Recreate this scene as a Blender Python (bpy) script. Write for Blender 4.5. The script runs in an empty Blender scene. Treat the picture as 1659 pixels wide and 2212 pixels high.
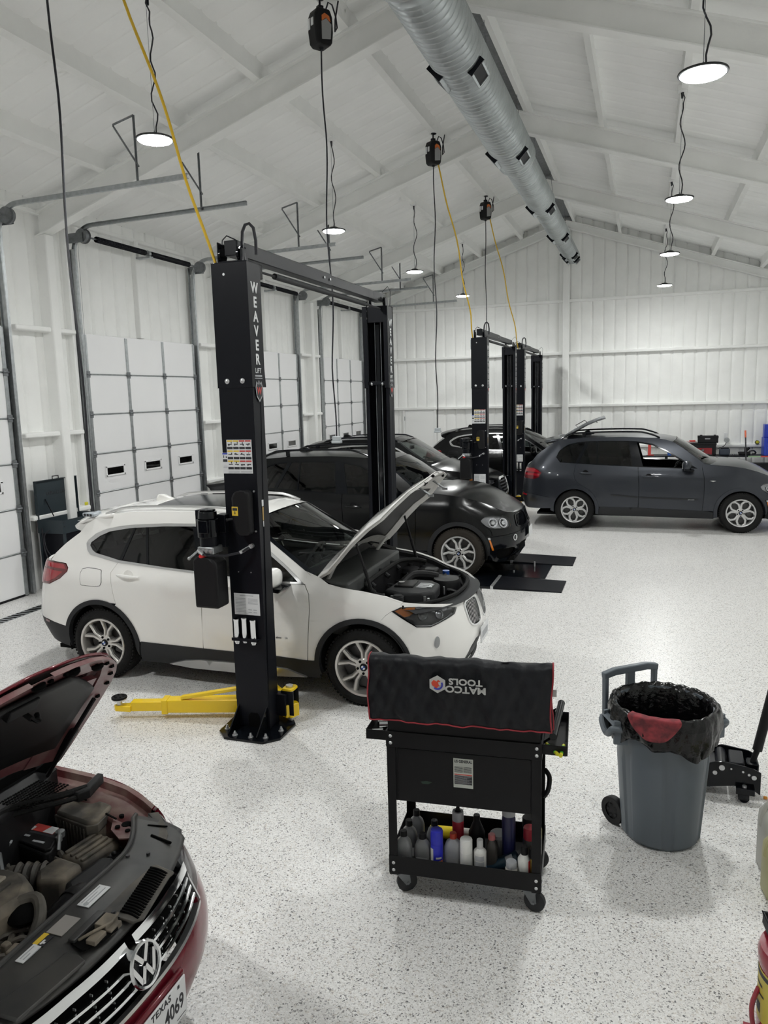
import bpy, bmesh, math, random
from mathutils import Vector, Matrix, geometry
random.seed(7)
PI = math.pi
SC = bpy.context.scene
COL = SC.collection
sin, cos = math.sin, math.cos

# ---------------------------------------------------------------- materials
def nodes(name):
    m = bpy.data.materials.new(name); m.use_nodes = True
    nt = m.node_tree; nt.nodes.clear()
    out = nt.nodes.new('ShaderNodeOutputMaterial')
    return m, nt, out
def N(nt, t, **kw):
    n = nt.nodes.new(t)
    for k, v in kw.items():
        if k in n.inputs.keys() if isinstance(k, str) else False: n.inputs[k].default_value = v
        else: setattr(n, k, v)
    return n
def c4(c): return (c[0], c[1], c[2], 1.0)
def pbr(name, col, rough=.5, metal=0., coat=0., spec=.5, var=0., vscale=6., bump=0., bscale=60., emit=None, estr=0., dirt=None, coatr=.03):
    m, nt, out = nodes(name)
    p = nt.nodes.new('ShaderNodeBsdfPrincipled')
    p.inputs['Base Color'].default_value = c4(col); p.inputs['Roughness'].default_value = rough
    p.inputs['Metallic'].default_value = metal; p.inputs['Coat Weight'].default_value = coat
    p.inputs['Coat Roughness'].default_value = coatr; p.inputs['Specular IOR Level'].default_value = spec
    if emit: p.inputs['Emission Color'].default_value = c4(emit); p.inputs['Emission Strength'].default_value = estr
    tc = None
    if var or bump or dirt: tc = nt.nodes.new('ShaderNodeTexCoord')
    if var or dirt:
        no = nt.nodes.new('ShaderNodeTexNoise'); no.inputs['Scale'].default_value = vscale; no.inputs['Detail'].default_value = 5
        nt.links.new(tc.outputs['Object'], no.inputs['Vector'])
        r = nt.nodes.new('ShaderNodeValToRGB'); nt.links.new(no.outputs['Fac'], r.inputs['Fac'])
        if dirt:
            r.color_ramp.elements[0].position = .38; r.color_ramp.elements[1].position = .66
            r.color_ramp.elements[0].color = c4(col); r.color_ramp.elements[1].color = c4(dirt)
        else:
            r.color_ramp.elements[0].position = .3; r.color_ramp.elements[1].position = .7
            r.color_ramp.elements[0].color = c4([x*(1-var) for x in col]); r.color_ramp.elements[1].color = c4([min(1, x*(1+var)) for x in col])
        nt.links.new(r.outputs['Color'], p.inputs['Base Color'])
    if bump:
        nb = nt.nodes.new('ShaderNodeTexNoise'); nb.inputs['Scale'].default_value = bscale; nb.inputs['Detail'].default_value = 4
        nt.links.new(tc.outputs['Object'], nb.inputs['Vector'])
        b = nt.nodes.new('ShaderNodeBump'); b.inputs['Strength'].default_value = bump; b.inputs['Distance'].default_value = .02
        nt.links.new(nb.outputs['Fac'], b.inputs['Height']); nt.links.new(b.outputs['Normal'], p.inputs['Normal'])
    nt.links.new(p.outputs['BSDF'], out.inputs['Surface'])
    return m
def glass(name, tint, rough=.02, fres=1.5, base=.04):
    m, nt, out = nodes(name)
    t = nt.nodes.new('ShaderNodeBsdfTransparent'); t.inputs['Color'].default_value = c4(tint)
    g = nt.nodes.new('ShaderNodeBsdfGlossy'); g.inputs['Roughness'].default_value = rough
    g.inputs['Color'].default_value = (1, 1, 1, 1)
    f = nt.nodes.new('ShaderNodeFresnel'); f.inputs['IOR'].default_value = fres
    x = nt.nodes.new('ShaderNodeMixShader')
    nt.links.new(f.outputs['Fac'], x.inputs['Fac']); nt.links.new(t.outputs['BSDF'], x.inputs[1]); nt.links.new(g.outputs['BSDF'], x.inputs[2])
    nt.links.new(x.outputs['Shader'], out.inputs['Surface'])
    return m
def floor_mat():
    m, nt, out = nodes('epoxy_flake')
    L = nt.links.new
    tc = nt.nodes.new('ShaderNodeTexCoord')
    p = nt.nodes.new('ShaderNodeBsdfPrincipled')
    base = (.80, .79, .775)
    prev = None
    col = nt.nodes.new('ShaderNodeRGB'); col.outputs[0].default_value = c4(base); prev = col.outputs[0]
    for sc, lo, c, amt in ((120, .945, (.05, .05, .055), .85), (150, .86, (.42, .40, .38), .55), (95, .88, (.56, .50, .43), .4), (210, .92, (.14, .14, .15), .7), (170, .75, (.93, .925, .915), .8)):
        v = nt.nodes.new('ShaderNodeTexVoronoi'); v.inputs['Scale'].default_value = sc; v.inputs['Randomness'].default_value = 1
        mp = nt.nodes.new('ShaderNodeMapping'); mp.inputs['Location'].default_value = (sc*.37, sc*.11, 0)
        L(tc.outputs['Object'], mp.inputs['Vector']); L(mp.outputs['Vector'], v.inputs['Vector'])
        s = nt.nodes.new('ShaderNodeSeparateColor'); L(v.outputs['Color'], s.inputs['Color'])
        g = nt.nodes.new('ShaderNodeMath'); g.operation = 'GREATER_THAN'; g.inputs[1].default_value = lo; L(s.outputs[0], g.inputs[0])
        a = nt.nodes.new('ShaderNodeMath'); a.operation = 'MULTIPLY'; a.inputs[1].default_value = amt; L(g.outputs[0], a.inputs[0])
        mx = nt.nodes.new('ShaderNodeMix'); mx.data_type = 'RGBA'; L(a.outputs[0], mx.inputs[0]); L(prev, mx.inputs[6]); mx.inputs[7].default_value = c4(c)
        prev = mx.outputs[2]
    L(prev, p.inputs['Base Color'])
    p.inputs['Roughness'].default_value = .28; p.inputs['Specular IOR Level'].default_value = .45
    nb = nt.nodes.new('ShaderNodeTexNoise'); nb.inputs['Scale'].default_value = 45; nb.inputs['Detail'].default_value = 3
    L(tc.outputs['Object'], nb.inputs['Vector'])
    b = nt.nodes.new('ShaderNodeBump'); b.inputs['Strength'].default_value = .35; b.inputs['Distance'].default_value = .004
    L(nb.outputs['Fac'], b.inputs['Height']); L(b.outputs['Normal'], p.inputs['Normal'])
    L(p.outputs['BSDF'], out.inputs['Surface'])
    return m

M = {}
M['floor'] = floor_mat()
M['foam'] = pbr('white_spray_foam', (.885, .89, .875), .85, var=.03, vscale=2.5, bump=.25, bscale=14, spec=.2)
M['foamroof'] = pbr('white_roof_foam', (.95, .955, .945), .85, var=.03, vscale=2.0, bump=.3, bscale=9, spec=.2)
M['white'] = pbr('white_painted_steel', (.86, .865, .855), .6, spec=.3)
M['door'] = pbr('white_door_panel', (.84, .84, .85), .45, var=.012, vscale=1.5)
M['galv'] = pbr('galvanised_steel', (.42, .44, .45), .38, metal=.85, var=.15, vscale=18)
M['galvd'] = pbr('dull_galvanised_steel', (.20, .21, .22), .5, metal=.6, var=.2, vscale=20)
M['duct'] = pbr('spiral_duct_zinc', (.50, .53, .54), .42, metal=.9, var=.12, vscale=3)
M['black'] = pbr('black_powder_coat', (.007, .0078, .011), .36, spec=.18)
M['blackg'] = pbr('black_gloss_paint', (.004, .005, .007), .12, spec=.3)
M['blackp'] = pbr('black_plastic', (.010, .010, .011), .5, spec=.22)
M['dkgrey'] = pbr('dark_grey_plastic', (.032, .033, .035), .6, spec=.25)
M['rubber'] = pbr('tyre_rubber', (.011, .011, .011), .75, bump=.2, bscale=90, spec=.2)
M['rubberd'] = pbr('dusty_tyre_rubber', (.035, .030, .025), .85, bump=.2, bscale=90, spec=.2)
M['steel'] = pbr('zinc_bolt_steel', (.62, .63, .64), .35, metal=.8)
M['chrome'] = pbr('chrome', (.80, .81, .82), .12, metal=1.)
M['satin'] = pbr('satin_chrome_trim', (.62, .62, .62), .28, metal=.9)
M['yellow'] = pbr('yellow_paint', (.88, .60, .005), .38, coat=.3)
M['yelcable'] = pbr('yellow_cable_jacket', (.72, .46, .03), .45)
M['blkcable'] = pbr('black_cable_jacket', (.012, .012, .018), .4)
M['red'] = pbr('red_plastic', (.62, .02, .02), .4)
M['paper'] = pbr('white_sticker', (.72, .73, .74), .5)
M['ink'] = pbr('black_ink', (.03, .03, .035), .6)
M['inkgrey'] = pbr('grey_ink', (.40, .41, .43), .6)
M['stky'] = pbr('yellow_sticker', (.75, .52, .05), .5)
M['stkr'] = pbr('red_sticker_ink', (.55, .06, .05), .5)
M['stkb'] = pbr('blue_sticker_ink', (.05, .08, .45), .5)
M['tan'] = pbr('tan_sticker', (.42, .28, .10), .5)
M['lens'] = pbr('lamp_lens_glow', (1, 1, 1), .5, emit=(.985, 1.0, .98), estr=230.)
M['lens_fill_left'] = pbr('fill_lens_glow_strong', (1, 1, 1), .5, emit=(.985, 1.0, .98), estr=330.)  # stronger glow for the added left lamp that brightens the foreground
M['lens_fill_right'] = pbr('fill_lens_glow_dim', (1, 1, 1), .5, emit=(.985, 1.0, .98), estr=120.)  # weak glow for the added right lamp
M['dark'] = pbr('dark_void', (.004, .004, .004), .9, spec=.1)
M['pane'] = pbr('dark_night_glass', (.004, .004, .004), .05, coat=.3)

# ---------------------------------------------------------------- mesh helper
def basis(d):
    d = Vector(d).normalized()
    u = d.orthogonal().normalized(); 
    if abs(d.z) < .99: u = d.cross(Vector((0, 0, 1))).normalized()
    else: u = Vector((1, 0, 0)); u = (u - d*u.dot(d)).normalized()
    return u, d.cross(u).normalized(), d
class MB:
    def __init__(s): s.v = []; s.f = []; s.m = []; s.cur = 0
    def mat(s, i): s.cur = i; return s
    def add(s, vs, fs):
        b = len(s.v); s.v += [tuple(v) for v in vs]
        for f in fs: s.f.append([i+b for i in f]); s.m.append(s.cur)
        return s
    def box(s, x0, y0, z0, x1, y1, z1, R=None, taper=0., tx=None, ty=None):
        tx = taper if tx is None else tx; ty = taper if ty is None else ty
        vs = [(x0, y0, z0), (x1, y0, z0), (x1, y1, z0), (x0, y1, z0), (x0+tx, y0+ty, z1), (x1-tx, y0+ty, z1), (x1-tx, y1-ty, z1), (x0+tx, y1-ty, z1)]
        if R: vs = [R @ Vector(v) for v in vs]
        return s.add(vs, [(3, 2, 1, 0), (4, 5, 6, 7), (0, 1, 5, 4), (1, 2, 6, 5), (2, 3, 7, 6), (3, 0, 4, 7)])
    def cb(s, c, d, R=None):
        a = [c[i]-d[i]/2 for i in range(3)]; b = [c[i]+d[i]/2 for i in range(3)]
        if R: 
            T = Matrix.Translation(c) @ R.to_4x4() @ Matrix.Translation([-x for x in c])
            return s.box(*a, *b, R=T)
        return s.box(*a, *b)
    def cyl(s, p0, p1, r0, r1=None, n=16, cap=True):
        r1 = r0 if r1 is None else r1
        p0, p1 = Vector(p0), Vector(p1); u, w, d = basis(p1-p0)
        vs = []
        for p, r in ((p0, r0), (p1, r1)):
            for k in range(n):
                a = 2*PI*k/n; vs.append(p+u*(r*cos(a))+w*(r*sin(a)))
        fs = [(k, (k+1) % n, n+(k+1) % n, n+k) for k in range(n)]
        if cap: fs += [tuple(range(n-1, -1, -1)), tuple(range(n, 2*n))]
        return s.add(vs, fs)
    def lathe(s, prof, c=(0, 0, 0), ax=(0, 0, 1), n=24, closed=False):
        u, w, d = basis(ax); c = Vector(c); vs = []; k = len(prof)
        for r, h in prof:
            for i in range(n):
                a = 2*PI*i/n; vs.append(c+d*h+u*(r*cos(a))+w*(r*sin(a)))
        fs = []
        for j in range(k if closed else k-1):
            j2 = (j+1) % k
            for i in range(n):
                i2 = (i+1) % n; fs.append((j*n+i, j*n+i2, j2*n+i2, j2*n+i))
        return s.add(vs, fs)
    def tube(s, pts, r, n=8, cap=True):
        P = [Vector(p) for p in pts]; vs = []; rr = r if isinstance(r, (list, tuple)) else [r]*len(P)
        u = None
        for i, p in enumerate(P):
            d = (P[min(i+1, len(P)-1)]-P[max(i-1, 0)])
            if d.length < 1e-9: d = Vector((0, 0, 1))
            d.normalize()
            if u is None: u = basis(d)[0]
            else:
                u = u-d*u.dot(d)
                u = basis(d)[0] if u.length < 1e-6 else u.normalized()
            w = d.cross(u)
            for k in range(n):
                a = 2*PI*k/n; vs.append(p+u*(rr[i]*cos(a))+w*(rr[i]*sin(a)))
        fs = []
        for i in range(len(P)-1):
            for k in range(n):
                k2 = (k+1) % n; fs.append((i*n+k, i*n+k2, (i+1)*n+k2, (i+1)*n+k))
        if cap: fs += [tuple(range(n-1, -1, -1)), tuple(range((len(P)-1)*n, len(P)*n))]
        return s.add(vs, fs)
    def prism(s, poly, h0, h1, f=None):
        """poly 2D, extruded between h0 and h1; f(a,b,h)->xyz"""
        f = f or (lambda a, b, h: (a, b, h)); n = len(poly)
        vs = [f(a, b, h0) for a, b in poly]+[f(a, b, h1) for a, b in poly]
        fs = [(k, (k+1) % n, n+(k+1) % n, n+k) for k in range(n)]
        b0 = len(s.v); s.add(vs, fs)
        tris = geometry.tessellate_polygon([[Vector((a, b, 0)) for a, b in poly]])
        for t in tris:
            s.f.append([b0+i for i in reversed(t)]); s.m.append(s.cur)
            s.f.append([b0+n+i for i in t]); s.m.append(s.cur)
        return s
    def poly(s, pts): return s.add(pts, [tuple(range(len(pts)))])
    def ball(s, c, r, n=12, sx=1, sy=1, sz=1):
        h = n//2; vs = []; fs = []
        for j in range(h+1):
            t = PI*j/h
            for i in range(n):
                a = 2*PI*i/n; vs.append((c[0]+sx*r*sin(t)*cos(a), c[1]+sy*r*sin(t)*sin(a), c[2]+sz*r*cos(t)))
        for j in range(h):
            for i in range(n): fs.append((j*n+i, (j+1)*n+i, (j+1)*n+(i+1) % n, j*n+(i+1) % n))
        return s.add(vs, fs)
    def grid(s, fn, nu, nv):
        vs = [fn(i/nu, j/nv) for j in range(nv+1) for i in range(nu+1)]
        return s.add(vs, [(j*(nu+1)+i, j*(nu+1)+i+1, (j+1)*(nu+1)+i+1, (j+1)*(nu+1)+i) for j in range(nv) for i in range(nu)])
    def mesh(s, name, mats, ang=35, fix=True):
        me = bpy.data.meshes.new(name)
        me.from_pydata(s.v, [], s.f)
        for p, k in zip(me.polygons, s.m): p.material_index = k
        if fix:
            bm = bmesh.new(); bm.from_mesh(me)
            bmesh.ops.remove_doubles(bm, verts=bm.verts, dist=1e-6)
            bmesh.ops.recalc_face_normals(bm, faces=bm.faces)
            bm.to_mesh(me); bm.free()
        for mm in (mats if isinstance(mats, (list, tuple)) else [mats]): me.materials.append(mm)
        for p in me.polygons: p.use_smooth = True
        if ang is not None: me.set_sharp_from_angle(angle=math.radians(ang))
        return me
    def build(s, name, mats, parent=None, bevel=0., ang=35, loc=None, fix=True, seg=2):
        o = bpy.data.objects.new(name, s.mesh(name, mats, ang, fix)); COL.objects.link(o)
        if parent: o.parent = parent
        if loc: o.location = loc
        if bevel:
            b = o.modifiers.new('bevel', 'BEVEL'); b.width = bevel; b.segments = seg; b.limit_method = 'ANGLE'; b.angle_limit = math.radians(40)
            b.harden_normals = False
        return o
def empty(name, loc=(0, 0, 0), rz=0., parent=None):
    o = bpy.data.objects.new(name, None); COL.objects.link(o); o.location = loc; o.rotation_euler = (0, 0, rz); o.empty_display_size = .1
    if parent: o.parent = parent
    return o
def tag(o, label=None, cat=None, group=None, kind=None):
    if label: o['label'] = label
    if cat: o['category'] = cat
    if group: o['group'] = group
    if kind: o['kind'] = kind
    return o
def thing(name, label, cat, loc=(0, 0, 0), rz=0., group=None): return tag(empty(name, loc, rz), label, cat, group)
def struct(o): o['kind'] = 'structure'; return o
def dup(root, loc=None, rz=None, label=None):
    r = root.copy(); COL.objects.link(r)
    if loc is not None: r.location = loc
    if rz is not None: r.rotation_euler = (0, 0, rz)
    if label: r['label'] = label
    for ch in list(root.children):
        c = ch.copy(); COL.objects.link(c); c.parent = r
        for g in list(ch.children):
            d = g.copy(); COL.objects.link(d); d.parent = c
    return r
def text(body, size, mat_, name, parent, M4, depth=.001, align='CENTER', sx=1., bold=0., space=1.):
    cu = bpy.data.curves.new(name, 'FONT'); cu.body = body; cu.size = size; cu.extrude = depth; cu.align_x = align; cu.align_y = 'CENTER'
    cu.offset = bold; cu.space_character = space; cu.resolution_u = 3
    o = bpy.data.objects.new(name, cu); COL.objects.link(o)
    bpy.context.view_layer.update()
    dg = bpy.context.evaluated_depsgraph_get()
    me = bpy.data.meshes.new_from_object(o.evaluated_get(dg))
    bpy.data.objects.remove(o); bpy.data.curves.remove(cu)
    me.transform(M4 @ Matrix.Diagonal((sx, 1, 1, 1)))
    me.materials.clear(); me.materials.append(mat_); me.name = name
    q = bpy.data.objects.new(name, me); COL.objects.link(q)
    if parent: q.parent = parent
    return q
def frame(o, x, y):
    """4x4 with local x axis x, local y axis y, at o"""
    x = Vector(x).normalized(); y = Vector(y).normalized(); z = x.cross(y)
    m = Matrix((x, y, z)).transposed().to_4x4(); m.translation = Vector(o); return m
def lerp(a,b,t): return a+(b-a)*t
def sstep(t):
    t=max(0.,min(1.,t)); return t*t*(3-2*t)
def interp(tab,v):
    if v<=tab[0][0]: return tab[0][1]
    n=len(tab)
    if v>=tab[-1][0]: return tab[-1][1]
    for i in range(n-1):
        if v<=tab[i+1][0]:
            x0,y0=tab[i];x1,y1=tab[i+1];h=x1-x0;t=(v-x0)/h
            m0=(tab[i+1][1]-tab[i-1][1])/(tab[i+1][0]-tab[i-1][0]) if i>0 else (y1-y0)/h
            m1=(tab[i+2][1]-y0)/(tab[i+2][0]-x0) if i+2<n else (y1-y0)/h
            t2=t*t;t3=t2*t
            return (2*t3-3*t2+1)*y0+(t3-2*t2+t)*h*m0+(-2*t3+3*t2)*y1+(t3-t2)*h*m1
def catmull(pts,n=8):
    out=[]
    for i in range(len(pts)-1):
        p0=pts[max(i-1,0)];p1=pts[i];p2=pts[i+1];p3=pts[min(i+2,len(pts)-1)]
        for k in range(n):
            t=k/n;t2=t*t;t3=t2*t
            out.append(tuple(.5*(2*b+(c-a)*t+(2*a-5*b+4*c-d)*t2+(3*b-a-3*c+d)*t3) for a,b,c,d in zip(p0,p1,p2,p3)))
    out.append(tuple(pts[-1])); return out
class Body:
    """half body: plan outline from rear centre to front centre, arc length s equals x near x=0 (near side y<0)"""
    def __init__(self,plan,side,front,rear,fr,rr):
        P=catmull(plan,14);L=[0.]
        for a,b in zip(P,P[1:]): L.append(L[-1]+math.hypot(b[0]-a[0],b[1]-a[1]))
        k=min(range(len(P)),key=lambda i:abs(P[i][0]));s0=L[k]-P[k][0]
        self.P=P;self.L=[l-s0 for l in L];self.s0=self.L[0];self.s1=self.L[-1]
        self.side,self.front,self.rear,self.fr,self.rr=side,front,rear,fr,rr
    def base(self,s):
        L=self.L;s=max(L[0],min(L[-1]-1e-9,s));lo,hi=0,len(L)-1
        while hi-lo>1:
            m=(lo+hi)//2
            if L[m]<=s: lo=m
            else: hi=m
        t=(s-L[lo])/(L[hi]-L[lo]);a,b=self.P[lo],self.P[hi]
        return a[0]+(b[0]-a[0])*t,a[1]+(b[1]-a[1])*t
    def pt(self,s,z,off=0.):
        x,y=self.base(s);e=.06
        a=self.base(s-e);b=self.base(s+e);tx,ty=b[0]-a[0],b[1]-a[1];l=math.hypot(tx,ty) or 1.
        nx,ny=ty/l,-tx/l     # outward (near side y<0)
        if s>self.s1-e*.5: nx,ny=1.,0.
        if s<self.s0+e*.5: nx,ny=-1.,0.
        wf=sstep((s-self.fr[0])/(self.fr[1]-self.fr[0]));wr=sstep((self.rr[0]-s)/(self.rr[0]-self.rr[1]))
        d=(1-wf-wr)*interp(self.side,z)+wf*interp(self.front,z)+wr*interp(self.rear,z)-off
        yy=y-ny*d
        if yy>0: yy=0.
        return (x-nx*d,yy,z)
    def nrm(self,s,z):
        h=.01
        a=self.pt(s-h,z);b=self.pt(s+h,z);c=self.pt(s,z-h);d=self.pt(s,z+h)
        u=[b[i]-a[i] for i in range(3)];v=[d[i]-c[i] for i in range(3)]
        n=(u[1]*v[2]-u[2]*v[1],u[2]*v[0]-u[0]*v[2],u[0]*v[1]-u[1]*v[0]);l=math.sqrt(sum(t*t for t in n)) or 1.
        return tuple(t/l for t in n)
# ================================================================ camera, light, view
def cam_setup():
    f, yaw, pit, rol, h = 1655., -0.33055142, -0.15101071, -0.02589853, 2.64
    F = Vector((sin(yaw)*cos(pit), cos(yaw)*cos(pit), sin(pit)))
    R0 = Vector((cos(yaw), -sin(yaw), 0)); U0 = R0.cross(F)
    R = R0*cos(rol)+U0*sin(rol); U = -R0*sin(rol)+U0*cos(rol)
    cd = bpy.data.cameras.new('camera'); co = bpy.data.objects.new('camera', cd); COL.objects.link(co)
    cd.sensor_fit = 'VERTICAL'; cd.sensor_height = 36.; cd.lens = 36.*f/2212.; cd.clip_start = .05; cd.clip_end = 200
    m = Matrix((R, U, -F)).transposed().to_4x4(); m.translation = (0, 0, h); co.matrix_world = m
    SC.camera = co
cam_setup()
w = bpy.data.worlds.new('world'); SC.world = w; w.use_nodes = True
w.node_tree.nodes['Background'].inputs['Color'].default_value = (.02, .02, .025, 1); w.node_tree.nodes['Background'].inputs['Strength'].default_value = .1
SC.view_settings.view_transform = 'Standard'; SC.view_settings.look = 'None'; SC.view_settings.gamma = 1.; SC.view_settings.use_curve_mapping = False
SC.view_settings.exposure = 0.3
SC.cycles.use_denoising = True; SC.cycles.use_adaptive_sampling = True; SC.cycles.adaptive_threshold = .09; SC.cycles.adaptive_min_samples = 10; SC.cycles.max_bounces = 8; SC.cycles.diffuse_bounces = 7; SC.cycles.glossy_bounces = 4; SC.cycles.transparent_max_bounces = 10
SC.cycles.sample_clamp_indirect = 6.0; SC.cycles.caustics_reflective = False; SC.cycles.caustics_refractive = False

# ================================================================ setting
XL, XR, XM, YF, YB = -8.22, 3.78, -2.21, -3.2, 22.85
FR = [.05, 4.63, 9.2, 13.75, 18.3]
def rt(x): return 7.31-abs(x-XM)/3.          # top of rafter
DY = .2                                      # purlin depth
o = MB().box(XL-.3, YF-.3, -.2, XR+.3, YB+.3, 0).build('floor', M['floor']); struct(o)

def ribbed(name, a0, a1, P0, P1, top=None, per=.305, dep=.032):
    """pillow ribbed foam sheet; a runs a0..a1, f(a)->(point0,point1), pushed along n"""
    mb = MB(); prof = [(0, -1.), (.035, -.72), (.10, -.12), (.22, 0), (.5, .12), (.78, 0), (.90, -.12), (.965, -.72)]
    n = int(math.ceil((a1-a0)/per)); st = []
    for k in range(n):
        for t, d in prof:
            a = a0+(k+t)*per
            if a < a1: st.append((a, d*dep))
    st.append((a1, 0)); vs = []; ns = 10
    rnd = random.Random(name)
    for a, d in st:
        p, q, nn = P0(a), P1(a), top
        for j in range(ns+1):
            v = Vector(p).lerp(Vector(q), j/ns)+Vector(nn)*(d+(rnd.random()-.5)*.004); vs.append(v)
    fs = [(i*(ns+1)+j, (i+1)*(ns+1)+j, (i+1)*(ns+1)+j+1, i*(ns+1)+j+1) for i in range(len(st)-1) for j in range(ns)]
    mb.add(vs, fs); return struct(mb.build(name, M['foamroof' if 'ceil' in name else 'foam'], ang=60))
zc = lambda x: rt(x)+DY
ribbed('wall_left', YF, YB, lambda a: (XL-.03, a, 0), lambda a: (XL-.03, a, zc(XL)), (1, 0, 0))
ribbed('wall_back', XL, XR, lambda a: (a, YB, 0), lambda a: (a, YB, zc(a)), (0, -1, 0))
struct(MB().box(XR, YF, 0, XR+.1, YB, zc(XR)).build('wall_right', M['foam']))
struct(MB().add([(XL, YF, 0), (XR, YF, 0), (XR, YF, zc(XR)), (XM, YF, zc(XM)), (XL, YF, zc(XL))], [(0, 1, 2, 3, 4)]).build('wall_front', M['foam']))
ribbed('ceiling', YF, YB, lambda a: (XL-.05, a, zc(XL-.05)), lambda a: (XM, a, zc(XM)), (0, 0, -1), dep=.02)
ribbed('ceiling', YF, YB, lambda a: (XM, a, zc(XM)), lambda a: (XR+.05, a, zc(XR+.05)), (0, 0, -1), dep=.02)

NT = [0]
def trim(mb, mt='foam', bevel=.012, ang=35):
    NT[0] += 1; return struct(mb.build('trim_%d' % NT[0], M[mt], bevel=bevel, ang=ang))
# rafters: welded I sections, both slopes
for y in FR+[YB-.12]:
    for sgn, xe in ((-1, XL+.02), (1, XR)):
        d = .335 if y < 22 else .22
        L0, L1 = (XM, xe)
        mb = MB()
        def sec(z0, z1, w):
            a, b = (L0, L1)
            vs = []
            for x in (a, b):
                t = rt(x); vs += [(x, y-w/2, t+z0), (x, y+w/2, t+z0), (x, y+w/2, t+z1), (x, y-w/2, t+z1)]
            mb.add(vs, [(0, 1, 5, 4), (1, 2, 6, 5), (2, 3, 7, 6), (3, 0, 4, 7), (3, 2, 1, 0), (4, 5, 6, 7)])
        sec(-d, -d+.025, .19); sec(-d+.02, -.015, .05); sec(-.03, 0, .19)
        trim(mb, 'foam', .006)
# frame columns on the left wall, gable column
for y in FR[1:]:
    trim(MB().box(XL-.05, y-.085, 0, XL+.17, y+.085, rt(XL)-.30), 'foam', .02)
trim(MB().box(XM-.09, YB-.2, 0, XM+.09, YB, rt(XM)-.2), 'foam', .015)
trim(MB().box(3.3, YB-.2, 0, 3.5, YB, rt(3.4)-.2), 'foam', .015)
# purlins with sprayed fillets
PX = [-7.0, -5.82, -4.63, -3.45, -.79, .37, 1.56, 2.74]
def purlin(x, half=1):
    t = rt(x); mb = MB(); s = 1 if x > XM else -1
    pf = [(-.04, 0), (.04, 0), (.04, .018), (.022, .024), (.024, DY-.05), (.06, DY+.02), (-.06, DY+.02), (-.024, DY-.05), (-.022, .024), (-.04, .018)]
    mb.prism(pf, YF, YB-.02, lambda a, b, h: (x+a, h, t+b-a*s/3.)); trim(mb, 'foam', 0, 50)
for x in PX: purlin(x)
purlin(XM-.19); purlin(XM+.19)
trim(MB().box(XM-.14, YF, rt(XM)+.07, XM+.15, YB-.2, rt(XM)+.09), 'galvd', 0)
trim(MB().box(XL-.05, YF, rt(XL)-.03, XL+.05, YB, rt(XL)+.03), 'foam', .01)
# girts
YD = [(.66, 3.70), (5.22, 8.27), (9.83, 12.87), (14.42, 17.45), (19.0, 22.04)]
segs = [(-3., .45)]+[(YD[i][1]+.19, YD[i+1][0]-.19) for i in range(4)]+[(22.2, YB)]
for z in (1.05, 2.21, 3.69):
    for a, b in segs:
        trim(MB().box(XL-.05, a, z-.035, XL+.13, b, z+.035), 'foam', .018)
    trim(MB().box(XL, YB-.13 if z > 1.1 else YB-.12, z-.04, XR, YB+.02, z+.04) if not z < 2 else MB().box(-5.9, YB-.12, z-.04, XR, YB+.02, z+.04), 'foam', .018)
trim(MB().box(XL, YB-.13, 5.1, XR, YB+.02, 5.18), 'foam', .018)
# posts beside the doors and over the door heads
for a, b in YD:
    for y in (a-.16, b+.16):
        trim(MB().box(XL-.05, y-.035, 0, XL+.06, y+.035, 5.25), 'foam', .01)
    trim(MB().box(XL-.05, (a+b)/2-.06, 3.70, XL+.07, (a+b)/2+.05, 5.3), 'foam', .015)
# floor drain
ND = MB()
ND.box(-7.57, YF, -.002, -7.40, YB-.3, .004)
o = ND.build('trim_60', M['galv']); struct(o)
ND = MB()
for i in range(150): ND.box(-7.555, 4.+i*.07, .0035, -7.415, 4.+i*.07+.034, .0055)
o2 = ND.build('drain_slot', M['dark'], o)

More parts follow.
